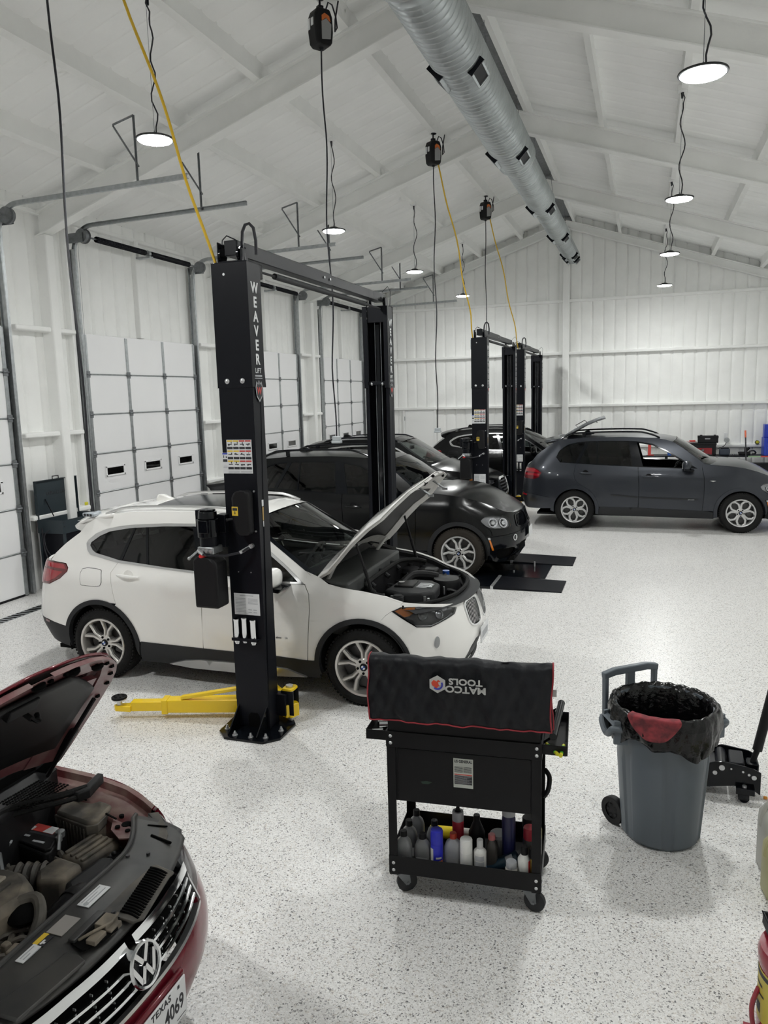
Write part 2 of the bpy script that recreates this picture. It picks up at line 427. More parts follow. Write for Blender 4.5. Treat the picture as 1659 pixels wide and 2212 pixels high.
# ================================================================ sectional garage doors
def garage_door(k, y0, y1):
    r = struct(empty('door_%d' % k, (XL+.06, y0, 0))); W = y1-y0
    tk = .045; sh = 3.69/6
    for i in range(6):
        z = i*sh; mb = MB(); mb.box(-tk/2, .01, z+.004, tk/2, W-.01, z+sh-.004)
        sct = mb.build('door_section', M['door'], r, bevel=.006)
        if i == 2:
            for c in range(3):
                yc = W*(c+.5)/3; zz = z+sh*.52
                fm = MB(); w2, h2 = .245, .085
                for (a, b, cc, d) in ((-w2, -h2, w2, -h2+.03), (-w2, h2-.03, w2, h2), (-w2, -h2, -w2+.04, h2), (w2-.04, -h2, w2, h2)):
                    fm.box(tk/2-.002, yc+a, zz+b, tk/2+.014, yc+cc, zz+d)
                fo = fm.build('window_frame', M['door'], sct, bevel=.006)
                MB().box(tk/2-.001, yc-w2+.03, zz-h2+.02, tk/2+.003, yc+w2-.03, zz+h2-.02).build('pane', M['pane'], fo if False else sct)
    for i in range(1, 6):
        MB().box(tk/2-.004, .0, i*sh-.013, tk/2+.004, W, i*sh+.013).cyl((tk/2+.006, .0, i*sh+.004), (tk/2+.006, W, i*sh+.004), .006, n=6).build('joint_strip', M['galv'], r)
    for yy in (.03, W/3, 2*W/3, W-.03):
        MB().box(tk/2-.001, yy-.03, .01, tk/2+.010, yy+.03, 3.67).build('stile', M['galv'], r)
    hm = None
    for i in range(1, 6):
        for yy in (.03, W/3, 2*W/3, W-.03):
            if hm is None:
                hb = MB().box(0, -.04, -.05, .012, .04, .05).cyl((.016, -.045, 0), (.016, .045, 0), .012, n=8); ho = hb.build('hinge', M['galvd'], r); hm = ho
            else: ho = hm.copy(); COL.objects.link(ho); ho.parent = r
            ho.location = (tk/2+.008, yy, i*sh)
    for yy, s in ((-.07, -1), (W+.07, 1)):
        pts = [(.045, z) for z in (0.02, 1, 2, 3, 4, 4.86)]
        for j in range(1, 9):
            a = PI/2*j/8; pts.append((.045+.36*(1-cos(a)), 4.86+.36*sin(a)))
        pts += [(1.2, 5.235), (2.0, 5.25), (2.95, 5.27)]
        mb = MB()
        for wy, dz in ((-.026, 0), (.026, 0)):
            pass
        # C shaped roller track swept along the path
        vs = []; prof = [(-.028, -.02), (-.028, .02), (.028, .02), (.028, -.02), (.022, -.02), (.022, .014), (-.022, .014), (-.022, -.02)]
        for i, (x, z) in enumerate(pts):
            a = pts[max(i-1, 0)]; b = pts[min(i+1, len(pts)-1)]; tx, tz = b[0]-a[0], b[1]-a[1]; l = math.hypot(tx, tz); nx, nz = tz/l, -tx/l
            for p, q in prof: vs.append((x+nx*p, yy+q*-s, z+nz*p))
        n = len(prof); fs = [(i*n+j, i*n+(j+1) % n, (i+1)*n+(j+1) % n, (i+1)*n+j) for i in range(len(pts)-1) for j in range(n)]
        mb.add(vs, fs); mb.build('track', M['galv'], r)
        mb = MB().box(-.05, yy+s*.03-.006, .02, .07, yy+s*.03+.006, 4.9)
        mb.box(-.055, yy+s*.0-.0, .02, -.045, yy+s*.09, 5.1)
        mb.build('track_angle', M['galv'], r)
        # hanger from purlin: perforated angle and brace
        mb = MB(); hx = 2.25; zt = rt(XL+.06+hx)-.06+.02
        mb.box(hx-.016, yy-.003, 5.25, hx+.016, yy+.003, zt); mb.box(hx-.003, yy-.016, 5.25, hx+.003, yy+.016, zt)
        y2 = yy+s*.45*(1 if s < 0 else -1)
        mb.tube([(hx+.03, yy, 5.45), (hx-.3, yy, rt(XL+.06+hx-.3)-.02)], .012, 4)
        mb.tube([(hx, yy, zt), (hx-.3, yy, rt(XL+.06+hx-.3)-.01)], .014, 4)
        mb.build('track_hanger', M['galvd'], r)
        mb = MB().cyl((.22, yy+s*.04, 5.08), (.22, yy-s*.05, 5.08), .10, n=20)
        for q in range(4): mb.lathe([(.088, 0), (.106, .006), (.088, .012)], (.22, yy-s*(.05-.012*q) if s < 0 else yy-.05+.012*q, 5.08), (0, 1, 0), 20)
        mb.build('cable_drum', M['galvd'], r)
        mb = MB().tube([(.05, yy-s*.03, .05), (.10, yy-s*.03, 5.05)], .003, 4); mb.build('lift_cable', M['galvd'], r)
        MB().box(-.06, yy+s*.05, 4.98, .26, yy+s*.056, 5.12).build('bearing_plate', M['galvd'], r)
    mb = MB()
    pts = []; turns = 60
    for j in range(12*turns if False else 2): pass
    mb.cyl((.22, .05, 5.08), (.22, W-.05, 5.08), .014, n=8); mb.build('spring_shaft', M['galvd'], r)
    for a, b in ((.22, W/2-.08), (W/2+.08, W-.3)):
        mb = MB(); ncoil = 46; prof = []
        for j in range(ncoil):
            prof += [(.040, a+(b-a)*j/ncoil), (.047, a+(b-a)*(j+.5)/ncoil)]
        mb.lathe(prof, (.22, 0, 5.08), (0, 1, 0), 12); mb.build('torsion_spring', M['black'], r)
    MB().box(-.05, W/2-.05, 5.0, .28, W/2+.05, 5.03).box(-.05, W/2-.05, 4.95, -.04, W/2+.05, 5.2).cyl((.22, W/2-.03, 5.08), (.22, W/2+.03, 5.08), .05, n=12).build('centre_bracket', M['galv'], r)
    MB().box(-.02, .0, -.0, .03, W, .03).build('bottom_seal', M['blackp'], r)
for k, (a, b) in enumerate(YD): garage_door(k+1, a, b)
# man door in the back wall
r = struct(empty('door_6', (-6.58, YB-.05, 0)))
MB().box(-.455, -.03, 0, .455, .02, 2.16).build('door_leaf', M['white'], r, bevel=.003)
MB().box(-.52, -.05, 0, -.46, .03, 2.22).box(.46, -.05, 0, .52, .03, 2.22).box(-.52, -.05, 2.165, .52, .03, 2.22).build('door_frame', M['white'], r, bevel=.004)
MB().cyl((.38, -.03, 1.0), (.38, -.09, 1.0), .012).cyl((.38, -.085, 1.0), (.27, -.085, 1.0), .01).build('door_handle', M['galv'], r)
MB().cyl((-.47, -.05, 1.85), (-.47, -.05, 1.98), .014, n=8).cyl((-.47, -.05, .2), (-.47, -.05, .33), .014, n=8).build('hinge', M['galv'], r)

# ================================================================ spiral duct
t = thing('spiral_duct', 'long round spiral metal air duct hanging under the roof ridge', 'duct', (-1.95, 0, 6.14))
def duct_seg(y0, y1, r, name='duct_section', last=False):
    mb = MB(); prof = []; y = y0
    while y < y1-.001:
        prof += [(r, y), (r, y+.085), (r+.008, y+.090), (r+.008, y+.098), (r, y+.103)]; y += .11
    prof = [(a, min(b, y1)) for a, b in prof]; prof.append((r, y1))
    if last: prof += [(r*.98, y1+.02), (r*.8, y1+.05), (0.001, y1+.06)]
    mb.lathe(prof, (0, 0, 0), (0, 1, 0), 36); return mb.build(name, M['duct'], t, ang=30)
segsd = [(-3., 6.6, .31), (6.6, 12.2, .285), (12.2, 15.2, .24), (15.2, 18.6, .21), (18.6, 21.5, .19)]
for i, (a, b, r_) in enumerate(segsd):
    duct_seg(a, b, r_, last=(i == 4))
    if i < 4: MB().lathe([(r_, b-.06), (r_+.012, b-.05), (r_+.012, b), (segsd[i+1][2], b+.14)], (0, 0, 0), (0, 1, 0), 36).build('reducer', M['duct'], t)
for y, r_ in ((8.3, .285), (11.4, .285), (15.0, .24), (18.0, .21), (20.6, .19), (21.2, .19)):
    for s in (-1, 1):
        u = Vector((s*cos(-.75), 0, sin(-.75))); v = Vector((0, 1, 0)); q = u.cross(v)
        fr = MB(); L, H = .40, .17
        def PT(a, b, h): return tuple(u*(r_+h)+v*(y+a)+q*b)
        for (a0, b0, a1, b1) in ((0, -H/2, L, -H/2+.022), (0, H/2-.022, L, H/2), (0, -H/2, .022, H/2), (L-.022, -H/2, L, H/2)):
            fr.prism([(a0, b0), (a1, b0), (a1, b1), (a0, b1)], -.05, .03, PT)
        g = fr.build('register', M['duct'], t)
        MB().prism([(.02, -H/2+.02), (L-.02, -H/2+.02), (L-.02, H/2-.02), (.02, H/2-.02)], -.05, .018, PT).build('grille', M['dkgrey'], g)
        MB().prism([(-.008, -H/2-.012), (.010, -H/2-.012), (.010, H/2+.012), (-.008, H/2+.012)], -.03, .042, PT).build('scoop_bar', M['black'], g)
for y in (10.3, 12.9, 14.8, 17.4, 20.1):
    MB().tube([(.0, y, .2), (XM+1.95+.15, y, rt(XM)+.1-6.14)], .004, 4).tube([(.0, y, .2), (XM+1.95-.2, y, rt(XM)+.1-6.14)], .004, 4).build('hanger_wire', M['galvd'], t)

# ================================================================ high bay lamps
def wavy(p0, p1, amp, n=18, seed=1, ex=.6):
    rnd = random.Random(seed); P = []; a, b = Vector(p0), Vector(p1)
    f1, f2 = rnd.uniform(3, 6), rnd.uniform(0, 6)
    for i in range(n+1):
        tt = i/n; q = a.lerp(b, tt); e = min(1, tt*5, (1-tt)*5)
        q.x += amp*e*sin(f1*tt*PI+f2); q.y += amp*ex*e*sin(f1*.8*tt*PI+f2*2); P.append(q)
    return P
def highbay(x, y, z, label, seed, ln='lens'):
    t = thing('high_bay_light', label, 'ceiling light', (x, y, z), 0, 'round high bay lights hanging from the purlins')
    rt_ = rt(x)-z
    MB().lathe([(.165, .0), (.180, .003), (.184, .012), (.180, .020), (.15, .026), (.085, .030), (.070, .052), (.05, .062), (.001, .064)], (0, 0, 0), (0, 0, 1), 32).build('housing', M['dkgrey'], t)
    mb = MB()
    mb.lathe([(.001, -.024), (.06, -.023), (.12, -.017), (.155, -.008), (.168, .002)], (0, 0, 0), (0, 0, 1), 32); mb.build('lens', M[ln], t)
    MB().tube([(0, 0, .06), (0, 0, .09)], .006, 6).tube([(0, 0, .08), (0, 0, rt_)], .0025, 4).build('hook', M['galvd'], t)
    P = wavy((.02, 0, .06), (.015, .03, rt_-.16), .035, 18, seed)
    MB().tube(P+[(.03, -.05, rt_-.12), (0.0, .02, rt_-.02)], .0075, 6).build('power_cord', M['blkcable'], t)
    MB().box(-.06, -.05, rt_-.03, .06, .05, rt_+.05).build('junction_box', M['white'], t, bevel=.006)
    MB().cyl((0, .02, rt_-.03), (0, .03, rt_-.10), .02, .012, 10).build('plug', M['black'], t)
LX = [(-4.63, 2.35, 5.16, None), (.345, 2.2, 5.03, None),  # two unseen lamps added near the viewpoint to fill the dark foreground
 (-4.63, 6.86, 5.17, 'big round high bay light hanging nearest in the left row, beside the yellow cable'), (-4.63, 11.45, 5.16, 'second round high bay light in the left row, above the near lift beam'),
 (-4.63, 15.86, 5.16, 'third round high bay light in the left row'), (-4.63, 20.3, 5.16, 'small farthest round high bay light in the left row, beside a yellow hose'),
 (.345, 6.7, 4.98, 'biggest round high bay light, nearest in the right row at top right'), (.345, 11.35, 5.1, 'second round high bay light in the right row'),
 (.345, 15.95, 5.13, 'third round high bay light in the right row'), (.345, 20.4, 5.1, 'farthest round high bay light in the right row, low before the back wall')]
for i, (x, y, z, l) in enumerate(LX):
    highbay(x, y, z, l or 'added round fill light hanging ' + ('left' if x < 0 else 'right') + ' of the viewpoint, outside the picture', i, 'lens_fill_left' if i == 0 else 'lens_fill_right' if i == 1 else 'lens')

# ================================================================ retractable cord reels
def reel(x, y, z, label, full=True, seed=3):
    t = thing('cord_reel', label, 'cord reel', (x, y, z), -.62, 'cord reels hanging from the purlins')
    pf = [(-.10, -.17), (-.07, -.20), (.07, -.20), (.10, -.16), (.115, -.05), (.11, .10), (.08, .17), (-.08, .17), (-.11, .10), (-.115, -.05)]
    MB().prism(pf, -.085, .085, lambda a, b, h: (h, a, b)).build('housing', M['blackp'], t, bevel=.03, seg=3)
    MB().prism([(-.04, -.15), (.07, -.13), (.085, .02), (.02, .07), (-.04, .03)], .083, .094, lambda a, b, h: (h, a, b)).build('side_cover', pbr('reel_grey', (.30, .30, .30), .5) if 'reel_grey' not in bpy.data.materials else bpy.data.materials['reel_grey'], t, bevel=.006)
    MB().prism([(-.035, .035), (.02, .075), (.075, .04), (.06, .10), (0, .12), (-.035, .09)], .083, .092, lambda a, b, h: (h, a, b)).build('orange_badge', pbr('reel_orange', (.65, .16, .03), .5) if 'reel_orange' not in bpy.data.materials else bpy.data.materials['reel_orange'], t, bevel=.004)
    MB().box(-.06, -.121, -.03, -.025, -.112, .08).box(.0, -.121, -.005, .04, -.112, .07).build('rating_label', M['paper'], t)
    top = rt(x)-z
    MB().box(-.03, -.03, .15, .03, .03, .22).tube([(0, 0, .2), (0, 0, top)], .012, 6).box(-.03, -.05, top-.01, .03, .05, top+.01).build('bracket', M['black'], t, bevel=.004)
    MB().tube([(0.03, .05, .17), (.06, .07, .25), (.09, .10, .22), (.11, .13, .1), (.10, .15, 0.), (.07, .14, -.03), (.05, .16, .1), (.06, .2, top)], .009, 6).build('supply_cord', M['blkcable'], t)
    MB().cyl((0, 0, -.19), (0, 0, -.225), .03, .018, 12).build('cord_outlet', M['black'], t)
    return t
def hang_cord(name, label, P, r, mat_='blkcable', end=None):
    t = thing(name, label, 'cord', P[-1])
    o_ = Vector(P[-1])
    MB().tube([Vector(p)-o_ for p in P], r, 8).build('cord', M[mat_], t)
    if end == 'plug':
        MB().box(-.05, -.03, -.02, .05, .03, .035).box(-.06, -.035, -.05, .06, .035, -.018).build('triple_tap', pbr('clear_grey_plastic', (.45, .48, .50), .3) if 'clear_grey_plastic' not in bpy.data.materials else bpy.data.materials['clear_grey_plastic'], t, bevel=.008)
    return t
reel(-3.45, 8.35, 6.60, 'near black cord reel with grey and orange side hanging at the top of the picture')
reel(-3.45, 13.05, 6.60, 'second black cord reel hanging left of the duct')
reel(-3.45, 17.45, 6.60, 'farthest black cord reel hanging left of the duct, over the far lifts')
hang_cord('extension_cord', 'black cord dropping from the near reel to a clear tap above the black car', wavy((-3.45, 8.35, 6.38), (-3.55, 8.65, 2.13), .025, 30, 5), .009, end='plug')
hang_cord('extension_cord', 'black cord dropping from the second reel beside the man door', wavy((-3.45, 13.05, 6.38), (-3.46, 13.1, 2.02), .02, 24, 6), .009, end='plug')
hang_cord('extension_cord', 'black cord dropping from the farthest reel behind the far lift', wavy((-3.45, 17.45, 6.38), (-3.45, 17.45, 3.0), .012, 24, 7), .009)
hang_cord('extension_cord', 'black cord hanging at far left, ending at the tap on the white car roof', wavy((-5.22, 6.2, rt(-5.22)+.1), (-5.14, 6.15, 1.585), .02, 30, 8), .011, end=None)
# ================================================================ two post lifts
CW, CD, CH = .285, .17, 3.64
def channel(mb, x0, x1, y0, y1, z0, z1, tk, s, lip=.04):
    """C channel; back wall at y0 side if s>0 else at y1"""
    a = min(y0, y1); b = max(y0, y1)
    if s > 0: mb.box(x0, a, z0, x1, a+tk, z1)
    else: mb.box(x0, b-tk, z0, x1, b, z1)
    mb.box(x0, a, z0, x0+tk, b, z1); mb.box(x1-tk, a, z0, x1, b, z1)
    yo = (b-tk, b) if s > 0 else (a, a+tk)
    mb.box(x0, yo[0], z0, x0+lip, yo[1], z1); mb.box(x1-lip, yo[0], z0, x1, yo[1], z1)
SHIELD = [(0, -.075), (.035, -.04), (.045, .02), (.03, .06), (.012, .045), (0, .07), (-.012, .045), (-.03, .06), (-.045, .02), (-.035, -.04)]
def warn_sheet(parent, x, z, y, sc=1.):
    """grid of warning pictograms on the front face (normal -y)"""
    w, h = .215*sc, .258*sc
    s = MB().box(x-w/2, y-.0012, z-h/2, x+w/2, y, z+h/2).build('warning_decal', M['paper'], parent)
    mb = MB(); rnd = random.Random(4)
    yy = y-.0022
    for r in range(3):
        zt = z+h/2-.004-r*.077*sc
        for c in range(4):
            x0 = x-w/2+.005*sc+c*.052*sc; x1 = x0+.047*sc
            mb.mat(1 if (c < 2) else 2).box(x0, yy, zt-.011*sc, x1, y-.001, zt)
            mb.mat(0).box(x0, yy, zt-.068*sc, x1, y-.001, zt-.050*sc)
            cx, cz = (x0+x1)/2, zt-.031*sc
            mb.box(cx-.017*sc, yy, cz-.002, cx+.017*sc, y-.001, cz+.004*sc)
            for q in range(3):
                a, b = rnd.uniform(-.016, .012)*sc, rnd.uniform(-.014, .010)*sc
                mb.box(cx+a, yy, cz+b, cx+a+.006*sc, y-.001, cz+b+rnd.uniform(.006, .016)*sc)
    for r in range(3): mb.mat(3).box(x-w/2+.006, yy, z-h/2+.006+r*.006, x-.006, y-.001, z-h/2+.008+r*.006).box(x+.006, yy, z-h/2+.006+r*.006, x+w/2-.006, y-.001, z-h/2+.008+r*.006)
    mb.build('pictograms', [M['ink'], M['stky'], M['stkr'], M['inkgrey']], parent)
def weaver(col, xf, yc, s, up=1):
    """lettering up the side face (normal +x) of a column part"""
    X, Y = (0, 1, 0), (0, 0, 1)
    for i, ch in enumerate('WEAVER'):
        text(ch, .108, M['paper'], 'letter', col, frame((xf, yc, 3.455-i*.105), X, Y), .0012, sx=.95, bold=.0035)
    text('LIFT', .052, M['paper'], 'lettering', col, frame((xf, yc, 2.848), X, Y), .001, bold=.0004)
    mb = MB(); mb.box(xf-.001, yc-.055, 2.805, xf+.0012, yc+.055, 2.817).box(xf-.001, yc-.06, 2.790, xf+.0012, yc+.06, 2.795)
    mb.build('fine_print', M['inkgrey'], col)
    mb = MB(); mb.mat(0).prism([(a*1.25, b*1.15) for a, b in SHIELD], 0, .0012, lambda a, b, h: (xf+h, yc+a, 2.70+b))
    mb.mat(1).prism([(a*1.05, b*.95) for a, b in SHIELD], .001, .002, lambda a, b, h: (xf+h, yc+a, 2.70+b))
    mb.build('shield_logo', [M['inkgrey'], M['ink']], col)
    text('W', .075, M['stkr'], 'logo_letter', col, frame((xf+.002, yc, 2.695), X, Y), .001, sx=.9, bold=.002)

def swing_arm(root, piv, ang, L, name='swing_arm', short=False):
    R = Matrix.Rotation(ang, 4, 'Z'); T = Matrix.Translation(piv) @ R
    def tr(mb): mb.v = [tuple(T @ Vector(v)) for v in mb.v]; return mb
    mb = MB()
    mb.prism([(-.05, -.06), (.10, -.065), (L*.64, -.052), (L*.64, .052), (.10, .065), (-.05, .06)], .055, .165)
    mb.box(L*.605, -.060, .045, L*.655, .060, .170)
    mb.box(L*.58, -.042, .068, L*.90, .042, .150)
    mb.prism([(.10, -.055), (L*.92, -.055), (L*.92+.05, -.03), (L*.92+.05, .03), (L*.92, .055), (.10, .055)], .07, .155) if False else None
    mb.prism([(L*.90, -.05), (L*.96, -.04), (L+.03, -.03), (L+.05, 0), (L+.03, .03), (L*.96, .04), (L*.90, .05)], .065, .115)
    if not short:  # lock bar running up to the gear
        mb.prism([(L*.50, .0), (L*.50, .05), (.0, .10), (.0, .055)], 0, .03, lambda a, b, h: (a, b, .165+h+.10*(L*.5-a)/(L*.5)))
    a = tr(mb).build(name, M['yellow'], root, bevel=.008)
    pb = MB().cyl((L, 0, .10), (L, 0, .16), .022, n=12)
    tr(pb).build('pad_screw', M['steel'], a)
    pb = MB().lathe([(.001, .158), (.055, .158), (.06, .165), (.06, .172)], (L, 0, 0), (0, 0, 1), 20); tr(pb).build('pad_cup', M['paper'], a)
    pb = MB().lathe([(.058, .168), (.064, .172), (.064, .186), (.058, .19), (.03, .187), (.001, .187)], (L, 0, 0), (0, 0, 1), 20)
    for k in range(6):
        t = k*PI/3; pb.cb((L+.04*cos(t), .04*sin(t), .19), (.018, .012, .008), Matrix.Rotation(t, 3, 'Z'))
    tr(pb).build('rubber_pad', M['rubber'], a)
    lb = MB().mat(0).box(.20, -.0815, .085, .36, -.079, .092).mat(1).box(.30, -.0815, .06, .33, -.079, .08).mat(2).box(.16, -.0825, .06, .18, -.080, .085); tr(lb).build('arm_decal', [M['stkr'], M['ink'], pbr('green_tab', (.02, .25, .08), .5)] if 'green_tab' not in bpy.data.materials else [M['stkr'], M['ink'], bpy.data.materials['green_tab']], a)
    return a
def make_lift(label):
    t = thing('two_post_lift', label, 'car lift', (-2.94, 5.19, 0), 0, 'black two post lifts')
    W = 3.43
    for s, y0 in ((1, 0.), (-1, W)):
        ya, yb = (0, CD) if s > 0 else (W-CD, W)
        mb = MB(); channel(mb, -CW/2, CW/2, ya, yb, .02, CH-.02, .010, s)
        col = mb.build('column', M['black'], t, bevel=.006)
        e = .006; mb = MB(); channel(mb, -CW/2-e, CW/2+e, ya-(e if s > 0 else .03), yb+(.03 if s > 0 else e), 2.725, CH, .008, s, .05)
        mb.box(-CW/2-e, ya, CH-.006, CW/2+e, yb, CH+.004)
        sl = mb.build('sleeve', M['black'], col, bevel=.004)
        yf = ya-e if s > 0 else yb+e
        yo = yb if s > 0 else ya
        for x in (-.065, .065): MB().lathe([(.001, -.012), (.012, -.010), (.020, -.003), (.020, .001)], (x, yf if s > 0 else yo-.002, 2.775), (0, 1, 0), 16).build('carriage_bolt', M['steel'], col)
        # carriage and slide channel inside, cables
        c = MB(); yi = yo-s*.10
        c.box(-.075, min(yo, yi), .12, .075, max(yo, yi), .75)
        c.build('carriage', M['blackg'], col, bevel=.006)
        mb = MB()
        for x in (-.035, .035): mb.tube([(x, yo-s*.06, .3), (x, yo-s*.06, CH-.06)], .0055, 6)
        mb.build('lift_cable', M['galvd'], col)
        if s < 0:
            MB().box(-CW/2-e, ya-.012, CH-.18, CW/2+e, ya, CH+.0).build('top_plate', M['black'], col, bevel=.02)
            for x in (-.115, .115):
                for z in (CH-.05, CH-.13): MB().lathe([(.001, -.01), (.014, -.007), (.016, 0)], (x, ya-.012, z), (0, 1, 0), 12).build('plate_bolt', M['steel'], col)
            MB().box(-.11, ya-.012, 2.76, .11, ya-.002, 2.80).build('tie_bar', M['black'], col, bevel=.004)
            MB().box(-.02, ya+.05, .4, .02, ya+.07, CH-.2).build('inner_rib', M['blackg'], col)
        # base plate, gussets, anchors
        yp = -.23 if s > 0 else W+.23; yq = CD+.10 if s > 0 else W-CD-.10
        P = [(-.20, yq), (-.26, yq-s*.15), (-.24, yp+s*.10), (-.14, yp), (.20, yp), (.30, yp+s*.10), (.30, yq-s*.12), (.22, yq)]
        MB().prism(P if s < 0 else P[::-1], 0, .02).build('base_plate', M['blackg'], col, bevel=.003)
        for x in (-.125, .125):
            yw = ya if s > 0 else yb
            MB().add([(x-.005, yw, .02), (x+.005, yw, .02), (x+.005, yw-s*.19, .02), (x-.005, yw-s*.19, .02), (x-.005, yw, .20), (x+.005, yw, .20), (x+.005, yw-s*.19, .03), (x-.005, yw-s*.19, .03)],
                     [(0, 1, 2, 3), (4, 5, 6, 7), (0, 4, 7, 3), (1, 5, 6, 2), (0, 1, 5, 4), (3, 2, 6, 7)]).build('gusset', M['blackg'], col)
        for x, y in ((-.19, yp+s*.14), (-.07, yp+s*.05), (.07, yp+s*.05), (.19, yp+s*.07), (.25, yp+s*.22), (.235, yq-s*.06)):
            MB().cyl((x, y, .02), (x, y, .026), .022, n=12).cyl((x, y, .026), (x, y, .042), .014, n=6).cyl((x, y, .042), (x, y, .056), .008, n=8).build('anchor_bolt', M['steel'], col)
        MB().prism([(-.05, .02), (.05, .02), (.05, .11), (.03, .14), (-.03, .14), (-.05, .11)], -.002, .004, lambda a, b, h: (a+.01, (ya-h) if s > 0 else yb+h, b)).build('access_hole', M['dark'], col)
        weaver(col, CW/2+e+.0006, (ya+yb)/2+.01*s, s)
        # arm pivots
        for x, a, L in ((-.19, PI+.30*s, 1.07), (.225, (PI-.75)*s, .74)):
            yy = yo+s*.05
            MB().box(x-.055, yy-.055, .075, x+.055, yy-.047, .28).box(x-.055, yy+.047, .075, x+.055, yy+.055, .28).box(x-.055, yy-.05, .075, x-.047, yy+.05, .28).box(min(0, x), yy-s*.05-.04, .08, max(0, x), yy-s*.05+.04, .26).build('arm_bracket', M['black'], col, bevel=.003)
            mb = MB(); mb.prism([(x-.045, yy-.055), (x+.04, yy-.058), (x+.055, yy-.03), (x+.055, yy+.04), (x+.035, yy+.058), (x-.045, yy+.055)], .28, .30)
            mb.prism([(x-.045, yy-.055), (x+.04, yy-.058), (x+.055, yy-.03), (x+.055, yy+.04), (x+.035, yy+.058), (x-.045, yy+.055)], .055, .075)
            mb.build('arm_yoke', M['yellow'], col, bevel=.004)
            MB().cyl((x, yy, .03), (x, yy, .315), .03, n=16).build('pivot_pin', M['steel'], col)
            if s > 0 and x < 0: swing_arm(t, (x, yy, 0), a, L)
            elif x < 0: swing_arm(t, (x, yy, 0), a, L)
            else: swing_arm(t, (x, yy, 0), a, L, short=True)
        if s > 0:
            y = -.002
            warn_sheet(col, .005, 2.205, y)
            MB().box(-.143, y-.001, 2.075, -.10, y, 2.235).build('side_decal', M['paper'], col)
            MB().mat(0).box(-.143, y-.002, 2.222, -.10, y-.0005, 2.233).mat(1).box(-.140, y-.002, 2.165, -.103, y-.0005, 2.185).box(-.136, y-.002, 2.195, -.13, y-.0005, 2.215).box(-.115, y-.002, 2.195, -.107, y-.0005, 2.208).mat(2).box(-.138, y-.002, 2.12, -.105, y-.0005, 2.124).box(-.138, y-.002, 2.13, -.105, y-.0005, 2.134).build('side_decal_print', [M['stkb'], M['ink'], M['inkgrey']], col)
            # lock cover
            P = [(-.075, 1.90), (-.05, 1.945), (.055, 1.955), (.075, 1.93), (.075, 1.63), (.055, 1.605), (-.03, 1.605), (-.055, 1.64), (-.075, 1.74)]
            MB().prism(P, 0, .085, lambda a, b, h: (a+.03, -h, b)).build('lock_cover', M['blackp'], col, bevel=.02, seg=3)
            for z in (1.94, 1.63): MB().cyl((.115, -.085 if False else -.002, z), (.115, -.012, z), .008, n=10).build('cover_bolt', M['steel'], col)
            MB().box(-.04, -.0865, 1.76, .012, -.085, 1.83).build('release_decal', M['stky'], col)
            MB().box(-.034, -.0875, 1.80, .006, -.086, 1.82).prism([(-.02, 1.782), (-.014, 1.768), (-.008, 1.782), (-.011, 1.782), (-.011, 1.795), (-.017, 1.795), (-.017, 1.782)], .086, .0875, lambda a, b, h: (a, -h, b)).build('decal_print', M['ink'], col)
            MB().tube([(-.03, -.05, 1.735), (-.06, -.075, 1.73), (-.085, -.08, 1.725)], .008, 8).ball((-.088, -.08, 1.724), .013).build('release_lever', M['blackp'], col)
            # power unit
            px, py = -.225, -.135
            MB().box(px-.03, -.05, 1.50, -CW/2+.01, .02, 1.62).box(px+.02, -.06, 1.62, -.12, .03, 1.76).build('unit_bracket', M['black'], col, bevel=.004)
            MB().cyl((px, py, 1.60), (px, py, 1.74), .085, n=24).cyl((px, py, 1.74), (px, py, 1.80), .075, .07, n=24).cyl((px, py, 1.80), (px, py, 1.815), .062, n=24).box(px-.03, py-.097, 1.64, px+.05, py-.06, 1.74).build('motor', M['blackg'], col, bevel=.006)
            MB().box(px-.125, py+.02, 1.64, px-.07, py+.12, 1.80).build('capacitor_box', M['black'], col, bevel=.006)
            MB().cyl((px, py, 1.53), (px, py, 1.60), .070, n=20).build('motor_flange', M['black'], col)
            MB().box(px-.065, py-.07, 1.475, px+.075, py+.07, 1.53).build('pump_block', M['galv'], col, bevel=.008)
            mb = MB()
            for i in range(4): mb.cyl((px-.05+.035*i, py-.07, 1.502), (px-.05+.035*i, py-.085, 1.502), .012, n=6)
            mb.build('valve', M['steel'], col)
            MB().tube([(px-.06, py-.06, 1.50), (px-.10, py-.08, 1.465), (px-.125, py-.085, 1.445)], .009, 8).ball((px-.13, py-.087, 1.44), .014).build('lowering_lever', M['galv'], col)
            P = [(px-.105, 1.05), (px+.10, 1.05), (px+.10, 1.40), (px+.06, 1.445), (px-.07, 1.458), (px-.105, 1.43)]
            MB().prism([(a, b) for a, b in P], py-.085, py+.085, lambda a, b, h: (a, h, b)).build('oil_tank', M['blackp'], col, bevel=.018, seg=3)
            MB().cyl((px-.02, py-.045, 1.44), (px-.03, py-.075, 1.468), .024, n=18).build('filler_cap', M['red'], col)
            MB().tube([(px-.05, py-.075, 1.50), (px+.02, py-.085, 1.47), (px+.12, -.12, 1.45), (.0, -.07, 1.47), (.06, -.05, 1.50), (.075, -.02, 1.515)], .011, 8).build('hose', M['blkcable'], col)
            MB().tube([(px-.055, py-.078, 1.507), (px-.005, py-.087, 1.477)], .013, 8).tube([(.0, -.07, 1.47), (.072, -.03, 1.513)], .014, 8).cyl((.075, -.001, 1.515), (.075, -.035, 1.515), .018, n=10).build('hose_fitting', M['steel'], col)
            # instruction sheet and adapters
            MB().box(-.112, y-.0015, .955, .112, y, 1.128).build('instruction_sheet', M['paper'], col)
            mb = MB()
            for i in range(10): mb.box(-.10, y-.0025, 1.085-i*.012, -.01, y-.001, 1.089-i*.012)
            for i in range(5): mb.box(.01, y-.0025, 1.085-i*.010, .095, y-.001, 1.088-i*.010)
